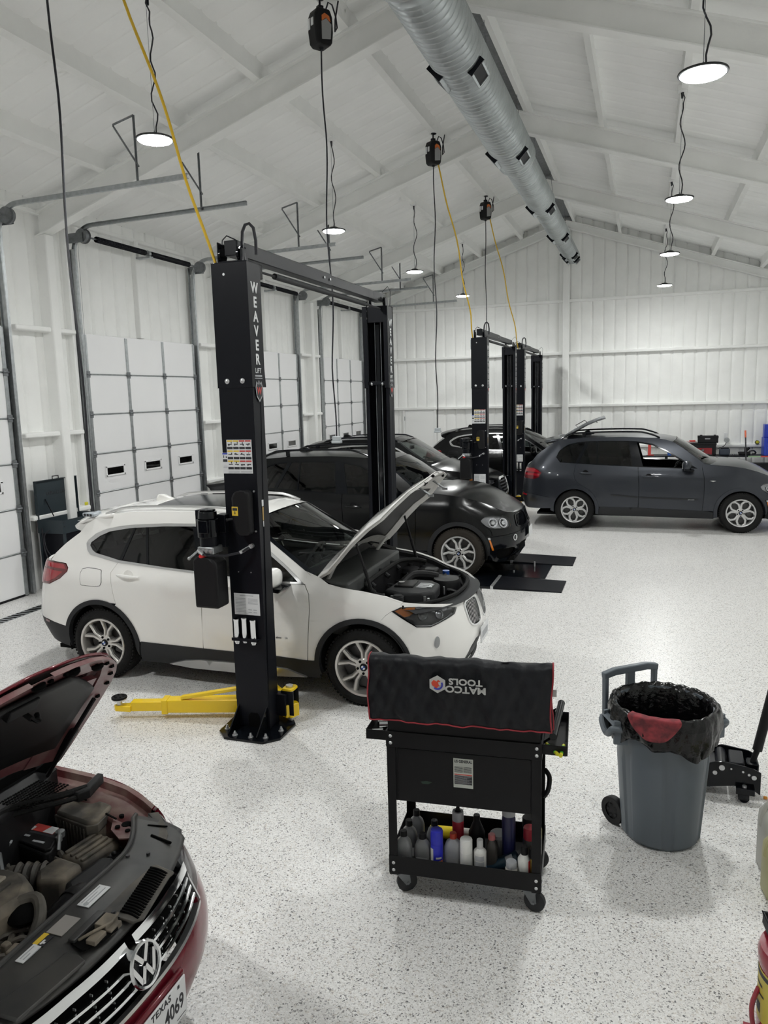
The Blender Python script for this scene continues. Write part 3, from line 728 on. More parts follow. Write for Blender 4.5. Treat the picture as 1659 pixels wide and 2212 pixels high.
            for q in ((.025, .995), (.07, .995), (.025, .975), (.07, .975)): mb.box(q[0]-.015, y-.0025, q[1], q[0]+.015, y-.001, q[1]+.006)
            mb.box(-.06, y-.0025, 1.108, .06, y-.001, 1.114).build('sheet_print', M['inkgrey'], col)
            for i, x in enumerate((-.085, -.015, .06)):
                MB().lathe([(.012, .72), (.018, .725), (.018, .735), (.024, .738), (.024, .91), (.026, .915), (.026, .928), (.021, .928), (.020, .90)], (x, -.032, .012*(i == 1)), (0, 0, 1), 16).build('pad_adapter', M['chrome'], col)
            MB().box(-.12, -.06, .765, .10, -.006, .772).box(-.12, -.062, .755, .10, -.056, .778).build('adapter_rack', M['black'], col)
            for x in (-.06, .05):
                MB().cyl((x, 0, 1.30), (x, -.004, 1.30), .005, n=8).build('rivet', M['steel'], col)
            MB().cyl((-.045, 0, 3.555), (-.045, -.008, 3.555), .010, n=10).build('top_screw', M['steel'], col)
            # decals on the side face
            MB().mat(0).box(CW/2, .055, 1.815, CW/2+.0012, .11, 1.865).box(CW/2, .065, 1.655, CW/2+.0012, .11, 1.70).mat(1).box(CW/2, .06, 1.705, CW/2+.0012, .115, 1.81).build('side_sticker', [M['paper'], M['tan']], col)
            mb = MB()
            MB().tube([(-.05, .1, 3.6)]+[(-.05+.09*(1-cos(a)), .1, 3.66+.16*sin(a)) for a in [PI*j/12 for j in range(13)]]+[(.13, .16, 3.5)] if False else [(.10, .07, 3.62), (.08, .07, 3.78), (.085, .075, 3.86), (.105, .085, 3.91), (.13, .10, 3.92), (.155, .115, 3.89), (.165, .125, 3.80), (.16, .13, 3.70)], .012, 8).build('top_hose', M['blkcable'], col)
            MB().tube([(-.07, .05, 3.63), (-.085, .05, 3.74), (-.075, .055, 3.81), (-.04, .06, 3.84), (.02, .08, 3.81), (.08, .12, 3.75)], .005, 6).build('control_cable', M['blkcable'], col)
            MB().box(-CW/2-.025, .03, 3.44, -CW/2-.006, .10, 3.62).build('switch_box', M['galv'], col, bevel=.006)
        else:
            MB().tube([(.06, W-.1, 3.8), (.13, W-.1, 3.86), (.16, W-.1, 3.80), (.15, W-.1, 3.64)], .004, 6).build('control_cable', M['blkcable'], col)
    # overhead beam: two telescoping boxes, shut off bar
    b = MB(); b.box(-.05, .03, 3.69, .055, 1.85, 3.80); b.build('beam', M['black'], t, bevel=.005)
    MB().box(-.045, 1.62, 3.695, .05, W-.03, 3.79).build('beam_sleeve', M['black'], t, bevel=.005)
    for y in (1.66, 1.80): MB().cyl((.055, y, 3.745), (.066, y, 3.745), .012, n=10).build('beam_bolt', M['steel'], t)
    for y in (.06, W-.06): MB().box(-.10, y-.05, CH, -.09, y+.05, CH+.15).box(.09, y-.05, CH, .10, y+.05, CH+.10).box(-.10, y-.05, CH, .10, y+.05, CH+.012).build('beam_bracket', M['black'], t, bevel=.004)
    for y in (.05, W-.05): MB().cyl((-.085, y, 3.70), (-.07, y, 3.70), .055, n=18).cyl((.065, y, 3.70), (.08, y, 3.70), .055, n=18).build('pulley', M['blackg'], t)
    MB().box(.02, .20, 3.55, .10, .34, 3.66).build('shutoff_switch', M['dkgrey'], t, bevel=.008)
    MB().cyl((.06, .34, 3.615), (.06, .65, 3.615), .010, n=8).cyl((.06, .62, 3.615), (.06, 2.75, 3.615), .025, n=14).cyl((.06, 2.75, 3.615), (.06, W-.2, 3.61), .012, n=8).build('shutoff_bar', M['dkgrey'], t)
    return t
lift = make_lift('tall black two post lift over the white car, nearest')
dup(lift, (-2.94, 5.19+9.0, 0), label='black two post lift in the middle distance, left one of the two far lifts')
dup(lift, (-2.94, 5.19+13.6, 0), label='farthest black two post lift, right one of the two far lifts beside the grey car')
hang_cord('air_hose', 'bright yellow cable slanting from the roof down to the near lift', wavy((-3.08, 5.24, 3.65), (-4.05, 5.2, rt(-4.05)), .015, 24, 9), .0115, 'yelcable')
P = wavy((-3.40, 13.1, 6.5), (-3.06, 14.25, 3.6), .02, 20, 10)
hang_cord('air_hose', 'thin yellow cord from the second reel down to the middle lift', [(p.x+.10*sin(PI*i/20), p.y, p.z-.25*sin(PI*i/20)) for i, p in enumerate(P)], .012, 'yelcable')
P = wavy((-3.38, 17.5, 6.5), (-2.95, 18.85, 3.66), .02, 20, 11)
hang_cord('air_hose', 'thin yellow cord from the farthest reel down to the farthest lift', [(p.x+.08*sin(PI*i/20), p.y, p.z-.2*sin(PI*i/20)) for i, p in enumerate(P)], .012, 'yelcable')

# ================================================================ low rise scissor lift under the black car
t = thing('scissor_lift', 'flat black low rise lift with ramps under the black car', 'car lift', (-3.9, 11.4, 0))
for s in (-1, 1):
    yc = s*.88 if s < 0 else .62
    yc = -1.03 if s < 0 else .60
    MB().box(-1.4, yc-.32, .0, 1.95, yc+.32, .035).build('runway', M['blackg'], t, bevel=.005)
    MB().add([(1.95, yc-.32, .035), (1.95, yc+.32, .035), (2.9, yc+.32, .012), (2.9, yc-.32, .012), (1.95, yc-.32, .0), (1.95, yc+.32, .0), (2.9, yc+.32, .0), (2.9, yc-.32, .0)], [(0, 1, 2, 3), (4, 5, 6, 7), (0, 1, 5, 4), (1, 2, 6, 5), (2, 3, 7, 6), (3, 0, 4, 7)]).build('ramp', M['black'], t)
    MB().box(1.95, yc-.33, .0, 1.99, yc+.33, .045).build('ramp_hinge', M['steel'], t)
MB().box(.9, -.62, .0, 2.6, .32, .012).build('base_sheet', M['blackg'], t)
for q in ((2.35, .1, .09), (2.1, -.3, .03)): MB().cyl((q[0], q[1], .01), q, .012, n=8).build('anchor_bolt', M['steel'], t)
# ================================================================ vehicles
M['glassd'] = glass('dark_tinted_glass', (.05, .055, .055), .02, 1.5)
M['glassm'] = glass('side_glass', (.22, .24, .24), .02, 1.5)
M['glassw'] = glass('windscreen_glass', (.74, .80, .76), .015, 1.5)
M['dash'] = pbr('grey_dashboard', (.085, .09, .088), .7)
M['glassc'] = glass('clear_lamp_glass', (.9, .9, .92), .02, 1.5)
M['lampback'] = pbr('lamp_reflector', (.42, .43, .44), .25, metal=.7)
M['lampdark'] = pbr('lamp_dark_bezel', (.05, .05, .055), .3)
M['amber'] = pbr('amber_lens', (.70, .20, .01), .2, coat=.5)
M['tail'] = pbr('red_tail_lens', (.33, .008, .018), .12, coat=.8)
M['taild'] = pbr('dark_red_tail_lens', (.12, .004, .008), .15, coat=.8)
M['clad'] = pbr('grey_black_cladding', (.020, .021, .023), .55, spec=.3)
M['liner'] = pbr('wheel_liner', (.008, .008, .008), .9, spec=.1)
M['alloy'] = pbr('machined_alloy', (.62, .60, .57), .3, metal=.75)
M['alloys'] = pbr('silver_alloy', (.60, .60, .60), .35, metal=.6)
M['alloyd'] = pbr('grey_alloy', (.16, .155, .15), .45, metal=.5)
M['brake'] = pbr('brake_iron', (.10, .10, .10), .5, metal=.6)
M['seat'] = pbr('dark_upholstery', (.035, .034, .033), .7)
M['seatl'] = pbr('grey_upholstery', (.16, .15, .14), .7)
M['roundelb'] = pbr('roundel_blue', (.02, .08, .35), .3)
PAINT = {'white': pbr('white_car_paint', (.87, .86, .835), .25, coat=1.), 'black': pbr('black_car_paint', (.0025, .003, .0035), .2, spec=.35, coat=0.),
         'grey': pbr('grey_metallic_paint', (.030, .034, .043), .3, metal=.45, spec=.4, coat=.35), 'red': pbr('dark_red_paint', (.15, .008, .018), .25, metal=.2, spec=.4, coat=.5)}

def pip(p, L):
    x, y = p; c = False; n = len(L); j = n-1
    for i in range(n):
        a, b = L[i], L[j]
        if (a[1] > y) != (b[1] > y) and x < (b[0]-a[0])*(y-a[1])/(b[1]-a[1])+a[0]: c = not c
        j = i
    return c
def dens(L, st, closed=True):
    out = []; n = len(L)
    for i in range(n if closed else n-1):
        a, b = L[i], L[(i+1) % n]; k = max(1, int(math.ceil(math.hypot(b[0]-a[0], b[1]-a[1])/st)))
        for j in range(k): out.append((a[0]+(b[0]-a[0])*j/k, a[1]+(b[1]-a[1])*j/k))
    return out
def cr(*pts): return catmull(list(pts), 5)
def crc(L, n=4):
    L = list(L); out = []
    for i in range(len(L)):
        q = [L[(i-1) % len(L)], L[i], L[(i+1) % len(L)], L[(i+2) % len(L)]]
        for k in range(n):
            t = k/n; t2 = t*t; t3 = t2*t
            out.append(tuple(.5*(2*b+(c-a)*t+(2*a-5*b+4*c-d)*t2+(3*b-a-3*c+d)*t3) for a, b, c, d in zip(*q)))
    return out
def arc(cx, cz, r, a0, a1, n=14):
    return [(cx+r*cos(math.radians(a0+(a1-a0)*i/n)), cz+r*sin(math.radians(a0+(a1-a0)*i/n))) for i in range(n+1)]
def cdt(outer, holes, step):
    loops = [dens(outer, step*.6)]+[dens(h, step*.6) for h in holes]
    V = []; E = []
    for L in loops:
        b = len(V); V += L; E += [(b+i, b+(i+1) % len(L)) for i in range(len(L))]
    nb = len(V); xs = [v[0] for v in loops[0]]; zs = [v[1] for v in loops[0]]
    x = min(xs)+step*.5
    bd = V[:]; d2 = (step*.42)**2
    cell = {}
    for v in bd: cell.setdefault((int(v[0]//step), int(v[1]//step)), []).append(v)
    row = 0
    while x < max(xs):
        z = min(zs)+step*(.5 if row % 2 else .25)
        while z < max(zs):
            if pip((x, z), loops[0]) and not any(pip((x, z), h) for h in loops[1:]):
                ci, cj = int(x//step), int(z//step); ok = True
                for i in (-1, 0, 1):
                    for j in (-1, 0, 1):
                        for v in cell.get((ci+i, cj+j), ()):
                            if (v[0]-x)**2+(v[1]-z)**2 < d2: ok = False
                if ok: V.append((x, z))
            z += step
        x += step; row += 1
    r = geometry.delaunay_2d_cdt([Vector(v) for v in V], E, [], 0, 1e-6)
    P = [(v.x, v.y) for v in r[0]]; F = []
    for f in r[2]:
        c = (sum(P[i][0] for i in f)/len(f), sum(P[i][1] for i in f)/len(f))
        if pip(c, loops[0]) and not any(pip(c, h) for h in loops[1:]): F.append(tuple(f))
    return P, F
def mesh_n(name, V, F, Nn, mats, fm=None):
    me = bpy.data.meshes.new(name); me.from_pydata(V, [], F)
    for m in mats: me.materials.append(m)
    for i, p in enumerate(me.polygons):
        p.use_smooth = True
        if fm: p.material_index = fm[i]
    me.normals_split_custom_set_from_vertices(Nn)
    return me
def panel(B, name, outer, mat_, parent, holes=(), off=0., step=.08, rim=.02, join=False, both=True, sc=1.):
    P, F = cdt(outer, holes, step)
    V = [B.pt(s, z, off) for s, z in P]; Nn = [B.nrm(s, z) for s, z in P]
    F = [f if (Vector(V[f[1]])-Vector(V[f[0]])).cross(Vector(V[f[2]])-Vector(V[f[0]])).dot(Vector(Nn[f[0]])) > 0 else f[::-1] for f in F]
    if rim:
        cnt = {}
        for f in F:
            for i in range(len(f)):
                a, b = f[i], f[(i+1) % len(f)]; cnt[(a, b)] = cnt.get((a, b), 0)+1
        for (a, b) in [e for e in cnt if (e[1], e[0]) not in cnt]:
            if abs(V[a][1]) < 1e-4 and abs(V[b][1]) < 1e-4: continue
            k = len(V); nn = Vector(Nn[a]); d = (Vector(V[b])-Vector(V[a])); o = d.cross(nn)
            if o.length < 1e-9: continue
            o.normalize()
            V += [V[b], V[a], tuple(Vector(V[a])-nn*rim), tuple(Vector(V[b])-Vector(Nn[b])*rim)]; Nn += [tuple(o)]*4
            F.append((k, k+1, k+2, k+3))
    V2 = [(x, -y, z) for x, y, z in V]; N2 = [(x, -y, z) for x, y, z in Nn]; F2 = [f[::-1] for f in F]
    mats = mat_ if isinstance(mat_, list) else [mat_]
    if join:
        n = len(V); o = bpy.data.objects.new(name, mesh_n(name, V+V2, F+[tuple(i+n for i in f) for f in F2], Nn+N2, mats)); COL.objects.link(o); o.parent = parent; return o
    res = []
    for vv, ff, nn in ((V, F, Nn), (V2, F2, N2)) if both else ((V, F, Nn),):
        o = bpy.data.objects.new(name, mesh_n(name, vv, ff, nn, mats)); COL.objects.link(o); o.parent = parent; res.append(o)
    return res
def strip_pts(B, edge, crown, bow, nu=14, u0=-1., u1=1., off=0., inset=0., zoff=0.):
    G = []
    for s, z in edge:
        x, y, zz = B.pt(s, z); row = []
        W = abs(y)-inset
        for i in range(nu+1):
            u = u0+(u1-u0)*i/nu; q = 1-abs(u)**2.3; wr = min(1., W/.72)
            row.append((x+bow(x)*q*wr, -W*u if False else W*u, zz+crown(x)*q*wr+zoff))
        G.append(row)
    return G
def grid_obj(name, G, mat_, parent, off=0., ang=40, solid=0.):
    mb = MB(); n = len(G[0]); mb.add([p for r in G for p in r], [(j*n+i, j*n+i+1, (j+1)*n+i+1, (j+1)*n+i) for j in range(len(G)-1) for i in range(n-1)])
    o = mb.build(name, mat_, parent, ang=ang)
    if solid:
        m = o.modifiers.new('solid', 'SOLIDIFY'); m.thickness = solid; m.offset = -1
    return o

def ribbon(mb, path, yf, th):
    """spoke: path of (r, angle deg, width); front face y=yf(r), towards -y"""
    vs = []; k = len(path)
    C = [(r*cos(math.radians(a)), r*sin(math.radians(a))) for r, a, w in path]
    for i, (r, a, w) in enumerate(path):
        p, q = C[max(i-1, 0)], C[min(i+1, k-1)]; tx, tz = q[0]-p[0], q[1]-p[1]; l = math.hypot(tx, tz); nx, nz = -tz/l, tx/l
        x, z = C[i]; y = yf(r); b = .25*w
        vs += [(x+nx*(w/2), y+.008, z+nz*(w/2)), (x+nx*(w/2-b), y, z+nz*(w/2-b)), (x-nx*(w/2-b), y, z-nz*(w/2-b)), (x-nx*(w/2), y+.008, z-nz*(w/2)), (x-nx*w/2*1.1, y+th, z-nz*w/2*1.1), (x+nx*w/2*1.1, y+th, z+nz*w/2*1.1)]
    fs = [(i*6+j, i*6+(j+1) % 6, (i+1)*6+(j+1) % 6, (i+1)*6+j) for i in range(k-1) for j in range(6)]
    mb.add(vs, fs)
WM = {}
def wheel(style, R, rr, wd, parent, loc, far=False, rot=0., tmat='rubber'):
    key = (style, R, tmat)
    if key not in WM:
        h = wd/2
        tp = [(rr-.005, -h+.02), (rr+.01, -h+.004), (rr+.03, -h), (R-.045, -h+.004), (R-.018, -h+.018), (R-.004, -h+.04), (R, 0), (R-.004, h-.04), (R-.03, h-.006), (rr+.01, h), (rr-.005, h-.02)]
        mb = MB(); mb.lathe(tp, (0, 0, 0), (0, 1, 0), 56)
        for k in range(60):
            a = 2*PI*k/60
            for y0, y1 in ((-h+.022, -h+.06), (h-.06, h-.022)):
                Rm = Matrix.Rotation(-a, 3, 'Y'); mb.cb(tuple(Rm @ Vector((R-.004, (y0+y1)/2, 0))), (.012, y1-y0, .020), Rm)
        for yy in (-.05, 0, .05): mb.lathe([(R+.0005, yy-.018), (R+.0025, yy-.016), (R+.0025, yy+.016), (R+.0005, yy+.018)], (0, 0, 0), (0, 1, 0), 56)
        ty = mb.mesh('wheel', M[tmat], 40)
        mb = MB(); mb.lathe([(rr, -h+.012), (rr-.006, -h+.004), (rr-.022, -h+.010), (rr-.030, -h+.03), (rr-.035, h-.04), (rr-.06, h-.03)], (0, 0, 0), (0, 1, 0), 48)
        s2 = MB(); d0 = -h+.02
        if style == 'x1':
            yf = lambda r: d0+.028-.022*min(1, max(0, (r-.05)/(rr-.07)))
            for k in range(5):
                a = 90+72*k
                for q in (-1, 1):
                    ribbon(mb, [(.045, a+q*18, .032), (.095, a+q*9.5, .026), (.135, a+q*8.2, .025), (rr-.02, a+q*17.5, .030)], yf, .03)
                    ribbon(s2, [(.06, a+q*10, .05), (.14, a+q*9, .040), (rr-.022, a+q*17, .05)], lambda r: yf(r)+.012, .03)
            bolts = .056
        elif style == 'e70g':
            yf = lambda r: d0+.03-.022*min(1, max(0, (r-.05)/(rr-.07)))
            for k in range(5):
                a = 90+72*k
                for q in (-1, 1): ribbon(mb, [(.04, a+q*9, .05), (.10, a+q*6, .040), (.16, a+q*9, .036), (rr-.045, a+q*20, .034), (rr-.015, a+q*30, .05)], yf, .035)
            bolts = .058
        else:
            yf = lambda r: d0+.03-.022*min(1, max(0, (r-.05)/(rr-.07)))
            for k in range(5):
                a = 90+72*k
                for q in (-1, 1): ribbon(mb, [(.04, a+q*20, .05), (.09, a+q*15, .038), (.15, a+q*10, .032), (rr-.015, a+q*14+q*5, .036)], yf, .035)
            bolts = .058
        mb.lathe([(.001, d0+.026), (.07, d0+.026), (.078, d0+.032), (.08, d0+.06), (.08, d0+.09)], (0, 0, 0), (0, 1, 0), 32)
        rm = mb.mesh('rim', M['alloy' if style == 'x1' else 'alloys'], 35)
        bk = s2.mesh('spoke_pocket', M['alloyd'], 35) if s2.v else None
        mb = MB()
        for k in range(5):
            a = math.radians(90+36+72*k) if style != 'x1' else math.radians(54+72*k)
            mb.cyl((bolts*cos(a), d0+.02, bolts*sin(a)), (bolts*cos(a), d0+.0265, bolts*sin(a)), .0115, n=12)
        lb = mb.mesh('lug_bolts', M['dark'], 35)
        mb = MB(); mb.mat(0).lathe([(.001, d0+.012), (.030, d0+.013), (.033, d0+.018), (.034, d0+.028)], (0, 0, 0), (0, 1, 0), 24)
        for k in range(4):
            mb.mat(1 if k % 2 else 2).add([(0, d0+.0112, 0)]+[(.019*cos(PI/2*k+PI/12*j*1.0), d0+.0112, .019*sin(PI/2*k+PI/12*j)) for j in range(7)], [(0, i, i+1) for i in range(1, 7)])
        cp = mb.mesh('centre_cap', [M['blackp'], M['paper'], M['roundelb']], 35)
        mb = MB(); mb.lathe([(.08, .0), (rr-.06, .0), (rr-.06, .02), (.08, .02)], (0, 0, 0), (0, 1, 0), 32); mb.lathe([(.001, .021), (rr-.04, .022)], (0, 0, 0), (0, 1, 0), 32)
        mb.box(.10, -.025, -.06, .17, .05, .06)
        br = mb.mesh('brake_disc', M['brake'], 35)
        WM[key] = (ty, rm, bk, lb, cp, br)
    ty, rm, bk, lb, cp, br = WM[key]
    o = bpy.data.objects.new('wheel', ty); COL.objects.link(o); o.parent = parent; o.location = loc
    o.rotation_euler = (0, math.radians(rot), PI if far else 0)
    for nm, me in (('rim', rm), ('spoke_pocket', bk), ('lug_bolts', lb), ('centre_cap', cp), ('brake_disc', br)):
        if me: c = bpy.data.objects.new(nm, me); COL.objects.link(c); c.parent = o
    return o
def seat(parent, x, y, z, w, mt):
    mb = MB(); mb.box(x-.25, y-w/2, z, x+.28, y+w/2, z+.16)
    R = Matrix.Translation((x-.26, 0, z+.08)) @ Matrix.Rotation(math.radians(-16), 4, 'Y') @ Matrix.Translation((-(x-.26), 0, -(z+.08)))
    mb.box(x-.34, y-w/2, z+.05, x-.20, y+w/2, z+.68, R=R.to_4x4())
    mb.box(x-.32, y-.13, z+.72, x-.21, y+.13, z+.90, R=R); mb.box(x-.28, y-.05, z+.66, x-.25, y+.05, z+.74, R=R)
    return mb.build('seat', mt, parent, bevel=.04, seg=3)
def interior(parent, D, mt):
    """D: floor z, dash x, belt z, half width, seat xs"""
    fz, dx, bz, hw = D['fz'], D['dx'], D['bz'], D['hw']
    MB().box(D['xr'], -hw, fz-.03, dx+.35, hw, fz).build('cabin_floor', M['seat'], parent)
    mb = MB(); pf = [(dx+.45, bz-.02), (dx+.1, bz-.0), (dx-.16, bz-.03), (dx-.24, bz-.10), (dx-.20, bz-.30), (dx-.05, bz-.45), (dx+.45, bz-.5)]
    mb.prism(pf, -hw, hw, lambda a, b, h: (a, h, b)); mb.build('dashboard', M['dash'], parent, bevel=.02)
    MB().prism([(dx-.24, bz-.04), (dx+.02, bz+.05), (dx+.1, bz+.03), (dx+.1, bz-.05), (dx-.2, bz-.1)], .20, .56, lambda a, b, h: (a, h, b)).build('instrument_hood', M['blackp'], parent, bevel=.015)
    mb = MB(); c = Vector((dx-.36, .38, bz-.06)); ax = Vector((-.88, 0, .47)); u, v, d = basis(ax)
    mb.tube([c+u*(.185*cos(a))+v*(.185*sin(a)) for a in [2*PI*i/28 for i in range(29)]], .016, 8)
    mb.ball(c+d*-.02, .06, 12); mb.tube([c-d*.0, c-d*.25], .03, 8)
    for a in (0, PI, -PI/2): mb.tube([c, c+u*(.18*cos(a))+v*(.18*sin(a))], .015, 6)
    mb.build('steering_wheel', M['blackp'], parent)
    for y in (-.38, .38): seat(parent, D['sx'], y, fz+.18, .50, mt)
    for y in (-.36, .36): seat(parent, D['rx'], y, fz+.20, .62, mt)
    MB().box(D['sx']-.4, -.12, fz, dx-.1, .12, fz+.30).build('console', M['blackp'], parent, bevel=.03)
    MB().tube([(D['mx'], 0, D['mz']+.04), (D['mx']-.03, 0, D['mz'])], .012, 6).box(D['mx']-.06, -.12, D['mz']-.045, D['mx']-.03, .12, D['mz']+.02).build('inside_mirror', M['blackp'], parent, bevel=.01)
def mirror(parent, B, s, z, paint, sc=1.):
    x, y, zz = B.pt(s, z)
    for q in (1, -1):
        mb = MB(); n = 20
        for hh, k_ in ((.03, .55), (.05, .85), (.09, 1.), (.15, 1.), (.20, .92), (.23, .72), (.245, .40)):
            for i in range(n):
                a = 2*PI*i/n; ca, sa = cos(a), sin(a); mb.v.append((x-.04+.075*k_*math.copysign(abs(ca)**.7, ca), q*(y-hh*sc), zz+.035+.085*k_*math.copysign(abs(sa)**.75, sa)))
        for j in range(6):
            for i in range(n): mb.f.append([j*n+i, j*n+(i+1) % n, (j+1)*n+(i+1) % n, (j+1)*n+i]); mb.m.append(0)
        mb.f += [list(range(n)), list(range(6*n, 7*n))]; mb.m += [0, 0]
        o = mb.build('door_mirror', paint, parent, ang=60)
        MB().prism([(.03, -.105), (.06, -.07), (-.12, -.055), (-.12, -.085)], -.04, .225*sc, lambda a, b, h: (x+.03+a, q*(y-h), zz+.03+b)).build('mirror_base', M['blackg'], o, bevel=.01)
        MB().box(x-.118, min(q*(y-.07), q*(y-.21)), zz-.02, x-.113, max(q*(y-.07), q*(y-.21)), zz+.09).build('mirror_glass', M['chrome'], o)
def handle(parent, B, s0, s1, z, mt):
    out = []
    for q in (1, -1):
        mb = MB(); n = 10; pts = []
        for i in range(n+1):
            t = i/n; x, y, zz = B.pt(s0+(s1-s0)*t, z-.012*t, .018+.022*sin(PI*t)); pts.append((x, q*y, zz))
        mb.tube(pts, [.010+.009*sin(PI*i/n) for i in range(n+1)], 8)
        out.append(mb.build('door_handle', mt, parent))
        c = MB(); x, y, zz = B.pt((s0+s1)/2, z-.005, .002); c.lathe([(.001, 0), (.05, 0), (.055, -.002)], (x, q*y, zz), (0, q, 0), 20)
        c.build('handle_recess', M['blackp'] if mt is not PAINT['white'] else PAINT['white'], parent)
def liners(parent, xs, zc_, r, yo, depth=.30):
    for x in xs:
        for q in (-1, 1):
            mb = MB(); n = 24; vs = []
            for i in range(n+1):
                a = -.25+(PI+.5)*i/n
                for y in (yo, yo-depth): vs.append((x+r*cos(a), q*y, zc_+r*sin(a)))
            mb.add(vs, [(2*i, 2*i+1, 2*i+3, 2*i+2) for i in range(n)])
            mb.poly([(x+r*cos(-.25+(PI+.5)*i/n), q*(yo-depth), zc_+r*sin(-.25+(PI+.5)*i/n)) for i in range(n+1)])
            mb.build('wheel_liner', M['liner'], parent)
def side_fn(tab):
    return lambda x: interp(tab, x)
# ---------------------------------------------------------------- compact crossover
PLX = [(-2.3, 0), (-2.295, -.3), (-2.265, -.55), (-2.17, -.74), (-1.95, -.86), (-1.6, -.9), (-1.2, -.908), (-.5, -.91), (.3, -.91), (1.0, -.905), (1.45, -.885), (1.8, -.80), (2.01, -.66), (2.125, -.45), (2.18, -.2), (2.195, 0)]
SDX = [(.15, .10), (.3, .03), (.45, .01), (.6, 0), (.8, .005), (.95, .02), (1.03, .05), (1.1, .085), (1.3, .165), (1.5, .25), (1.65, .33)]
FRX = [(.15, .14), (.3, .05), (.42, .01), (.55, 0), (.7, .03), (.85, .09), (.95, .17), (1.05, .3)]
RRX = [(.2, .14), (.35, .06), (.5, 0.0), (.65, .0), (.8, .02), (.95, .05), (1.1, .10), (1.25, .2), (1.4, .34), (1.6, .55)]
BX = Body(PLX, SDX, FRX, RRX, (1.15, 2.2), (-1.5, -2.35))
def crossover(name, label, loc, paint, hood_open=False, scale=1., tint='glassd', chrome='satin', far=False, face='kidney', rails='satin', clad='clad', wst='x1', group=None):
    B = BX; t = thing(name, label, 'car', loc, 0, group); t.scale = (scale,)*3
    P_ = PAINT[paint]; C = M[clad]; s1, s0 = B.s1, B.s0; E1 = s1+.002
    zc_, xa = .345, 1.335; ro, ri = .437, .395
    DLO_top = [(-1.558, 1.293), (-1.542, 1.325), (-1.458, 1.387), (-1.35, 1.43), (-1.199, 1.462), (-1.024, 1.48), (-.70, 1.50), (-.382, 1.506), (-.05, 1.492), (.15, 1.445), (.445, 1.295), (.62, 1.18), (.808, 1.043)]
    DLO_bot = [(.45, 1.036), (.1, 1.052), (-.232, 1.077), (-.62, 1.10), (-1.136, 1.133), (-1.3, 1.161), (-1.482, 1.193), (-1.529, 1.232)]
    roofE = [(-1.62, 1.465), (-1.5, 1.525), (-1.34, 1.565), (-1.12, 1.59), (-.75, 1.606), (-.407, 1.607), (0, 1.592), (.19, 1.54)]
    pill = [(.437, 1.374), (.62, 1.262), (.80, 1.15)]
    lampR = [(-2.045, 1.108), (-1.772, 1.1), (-1.727, 1.06), (-1.727, 1.025), (-1.806, .956), (-1.973, .887)]
    aR = arc(-xa, zc_, ro, 161, 64, 12); aR2 = arc(-xa, zc_, ro, 64, 7, 8)
    cutR = [(-1.135, .758), (-1.159, .84), (-1.188, .967), (-1.207, 1.044), (-1.148, 1.133)]
    q = aR[:-1]+cutR+[(-1.3, 1.161), (-1.482, 1.193), (-1.529, 1.232)]+DLO_top+[(.84, 1.05), (.80, 1.15)]+pill[::-1][1:]+roofE[::-1]+[(-1.68, 1.385), (-1.85, 1.28), (-1.996, 1.18)]+lampR+[(-2.22, .86), (-2.22, .545), (-1.996, .532)]
    panel(B, 'quarter_panel', q, P_, t)
    g = .004
    panel(B, 'rear_door', [(c[0]+g, c[1]) for c in cutR[::-1]]+aR2+[(-.884, .401), (-.213-g, .391), (-.205, .5), (-.196-g, .794), (-.232-g, 1.077), (-.62, 1.10)], P_, t)
    cutF = [(.814, 1.039), (.86, .965), (.87, .836), (.851, .625), (.828, .369)]
    panel(B, 'front_door', [(-.213+g, .391), (.828-g, .369)]+[(a-g, b) for a, b in cutF[::-1][1:]]+[(.45, 1.036), (.1, 1.052), (-.232+g, 1.077), (-.196+g, .794)], P_, t)
    ft = [(.85, 1.135), (.945, 1.102), (1.03, 1.055), (1.149, 1.033), (1.352, 1.007), (1.55, .965), (1.70, .915)]
    aF = arc(xa, zc_, ro, 176, 69, 12)
    panel(B, 'front_fender', [(a+g, b) for a, b in cutF]+aF+[(1.547, .812), (1.598, .845), (1.66, .875)]+ft[::-1]+[(.80, 1.15), (.825, 1.09)], P_, t)
    hl = [(1.599, .843), (1.675, .875), (1.85, .870), (2.1, .842), (2.298, .808), (2.24, .765), (2.08, .735), (1.94, .70), (1.81, .708), (1.69, .782)]
    kid = crc([(2.42, .71), (2.42, .79), (2.47, .825), (2.60, .83), (2.715, .815), (2.735, .72), (2.70, .605), (2.60, .585), (2.50, .60), (2.44, .64)])
    if face == 'kidney': kz = kid
    else: kz = [(2.35, .80), (2.50, .86), (E1, .86), (E1, .52), (2.55, .50), (2.32, .66)]
    topb = [(1.66, .876), (1.70, .912), (1.85, .893), (2.1, .866), (2.3, .838), (2.45, .835), (2.6, .84), (E1, .84)]
    fogc = crc([(1.945+.05*cos(a)*1.0, .565+.045*sin(a)) for a in [2*PI*i/10 for i in range(10)]], 1)
    intake = [(2.30, .24), (2.45, .42), (2.55, .47), (E1, .47), (E1, .24)]
    bot = [(1.72, .25), (1.9, .22), (2.2, .20), (E1, .20)]
    kk = [p for p in kz if p[0] < E1]
    bumper = arc(xa, zc_, ro, 69, -5, 9)+[(1.80, .30)]+[(2.1, .27), (2.28, .235), (2.30, .24), (2.45, .42), (2.55, .47), (E1, .47)]
    if face == 'kidney': bumper += [(E1, .84)]; holes = [hl, kz]
    else: bumper += [(E1, .52), (2.55, .50), (2.32, .66), (2.35, .80), (2.50, .84)]; holes = [hl]
    bumper += topb[::-1][1:]+[(1.598+g, .845), (1.547+g, .812)]
    panel(B, 'front_bumper', bumper, P_, t, holes, join=True)
    panel(B, 'lower_grille', intake+[(2.3, .24)], C, t, off=-.03, join=True, rim=0)
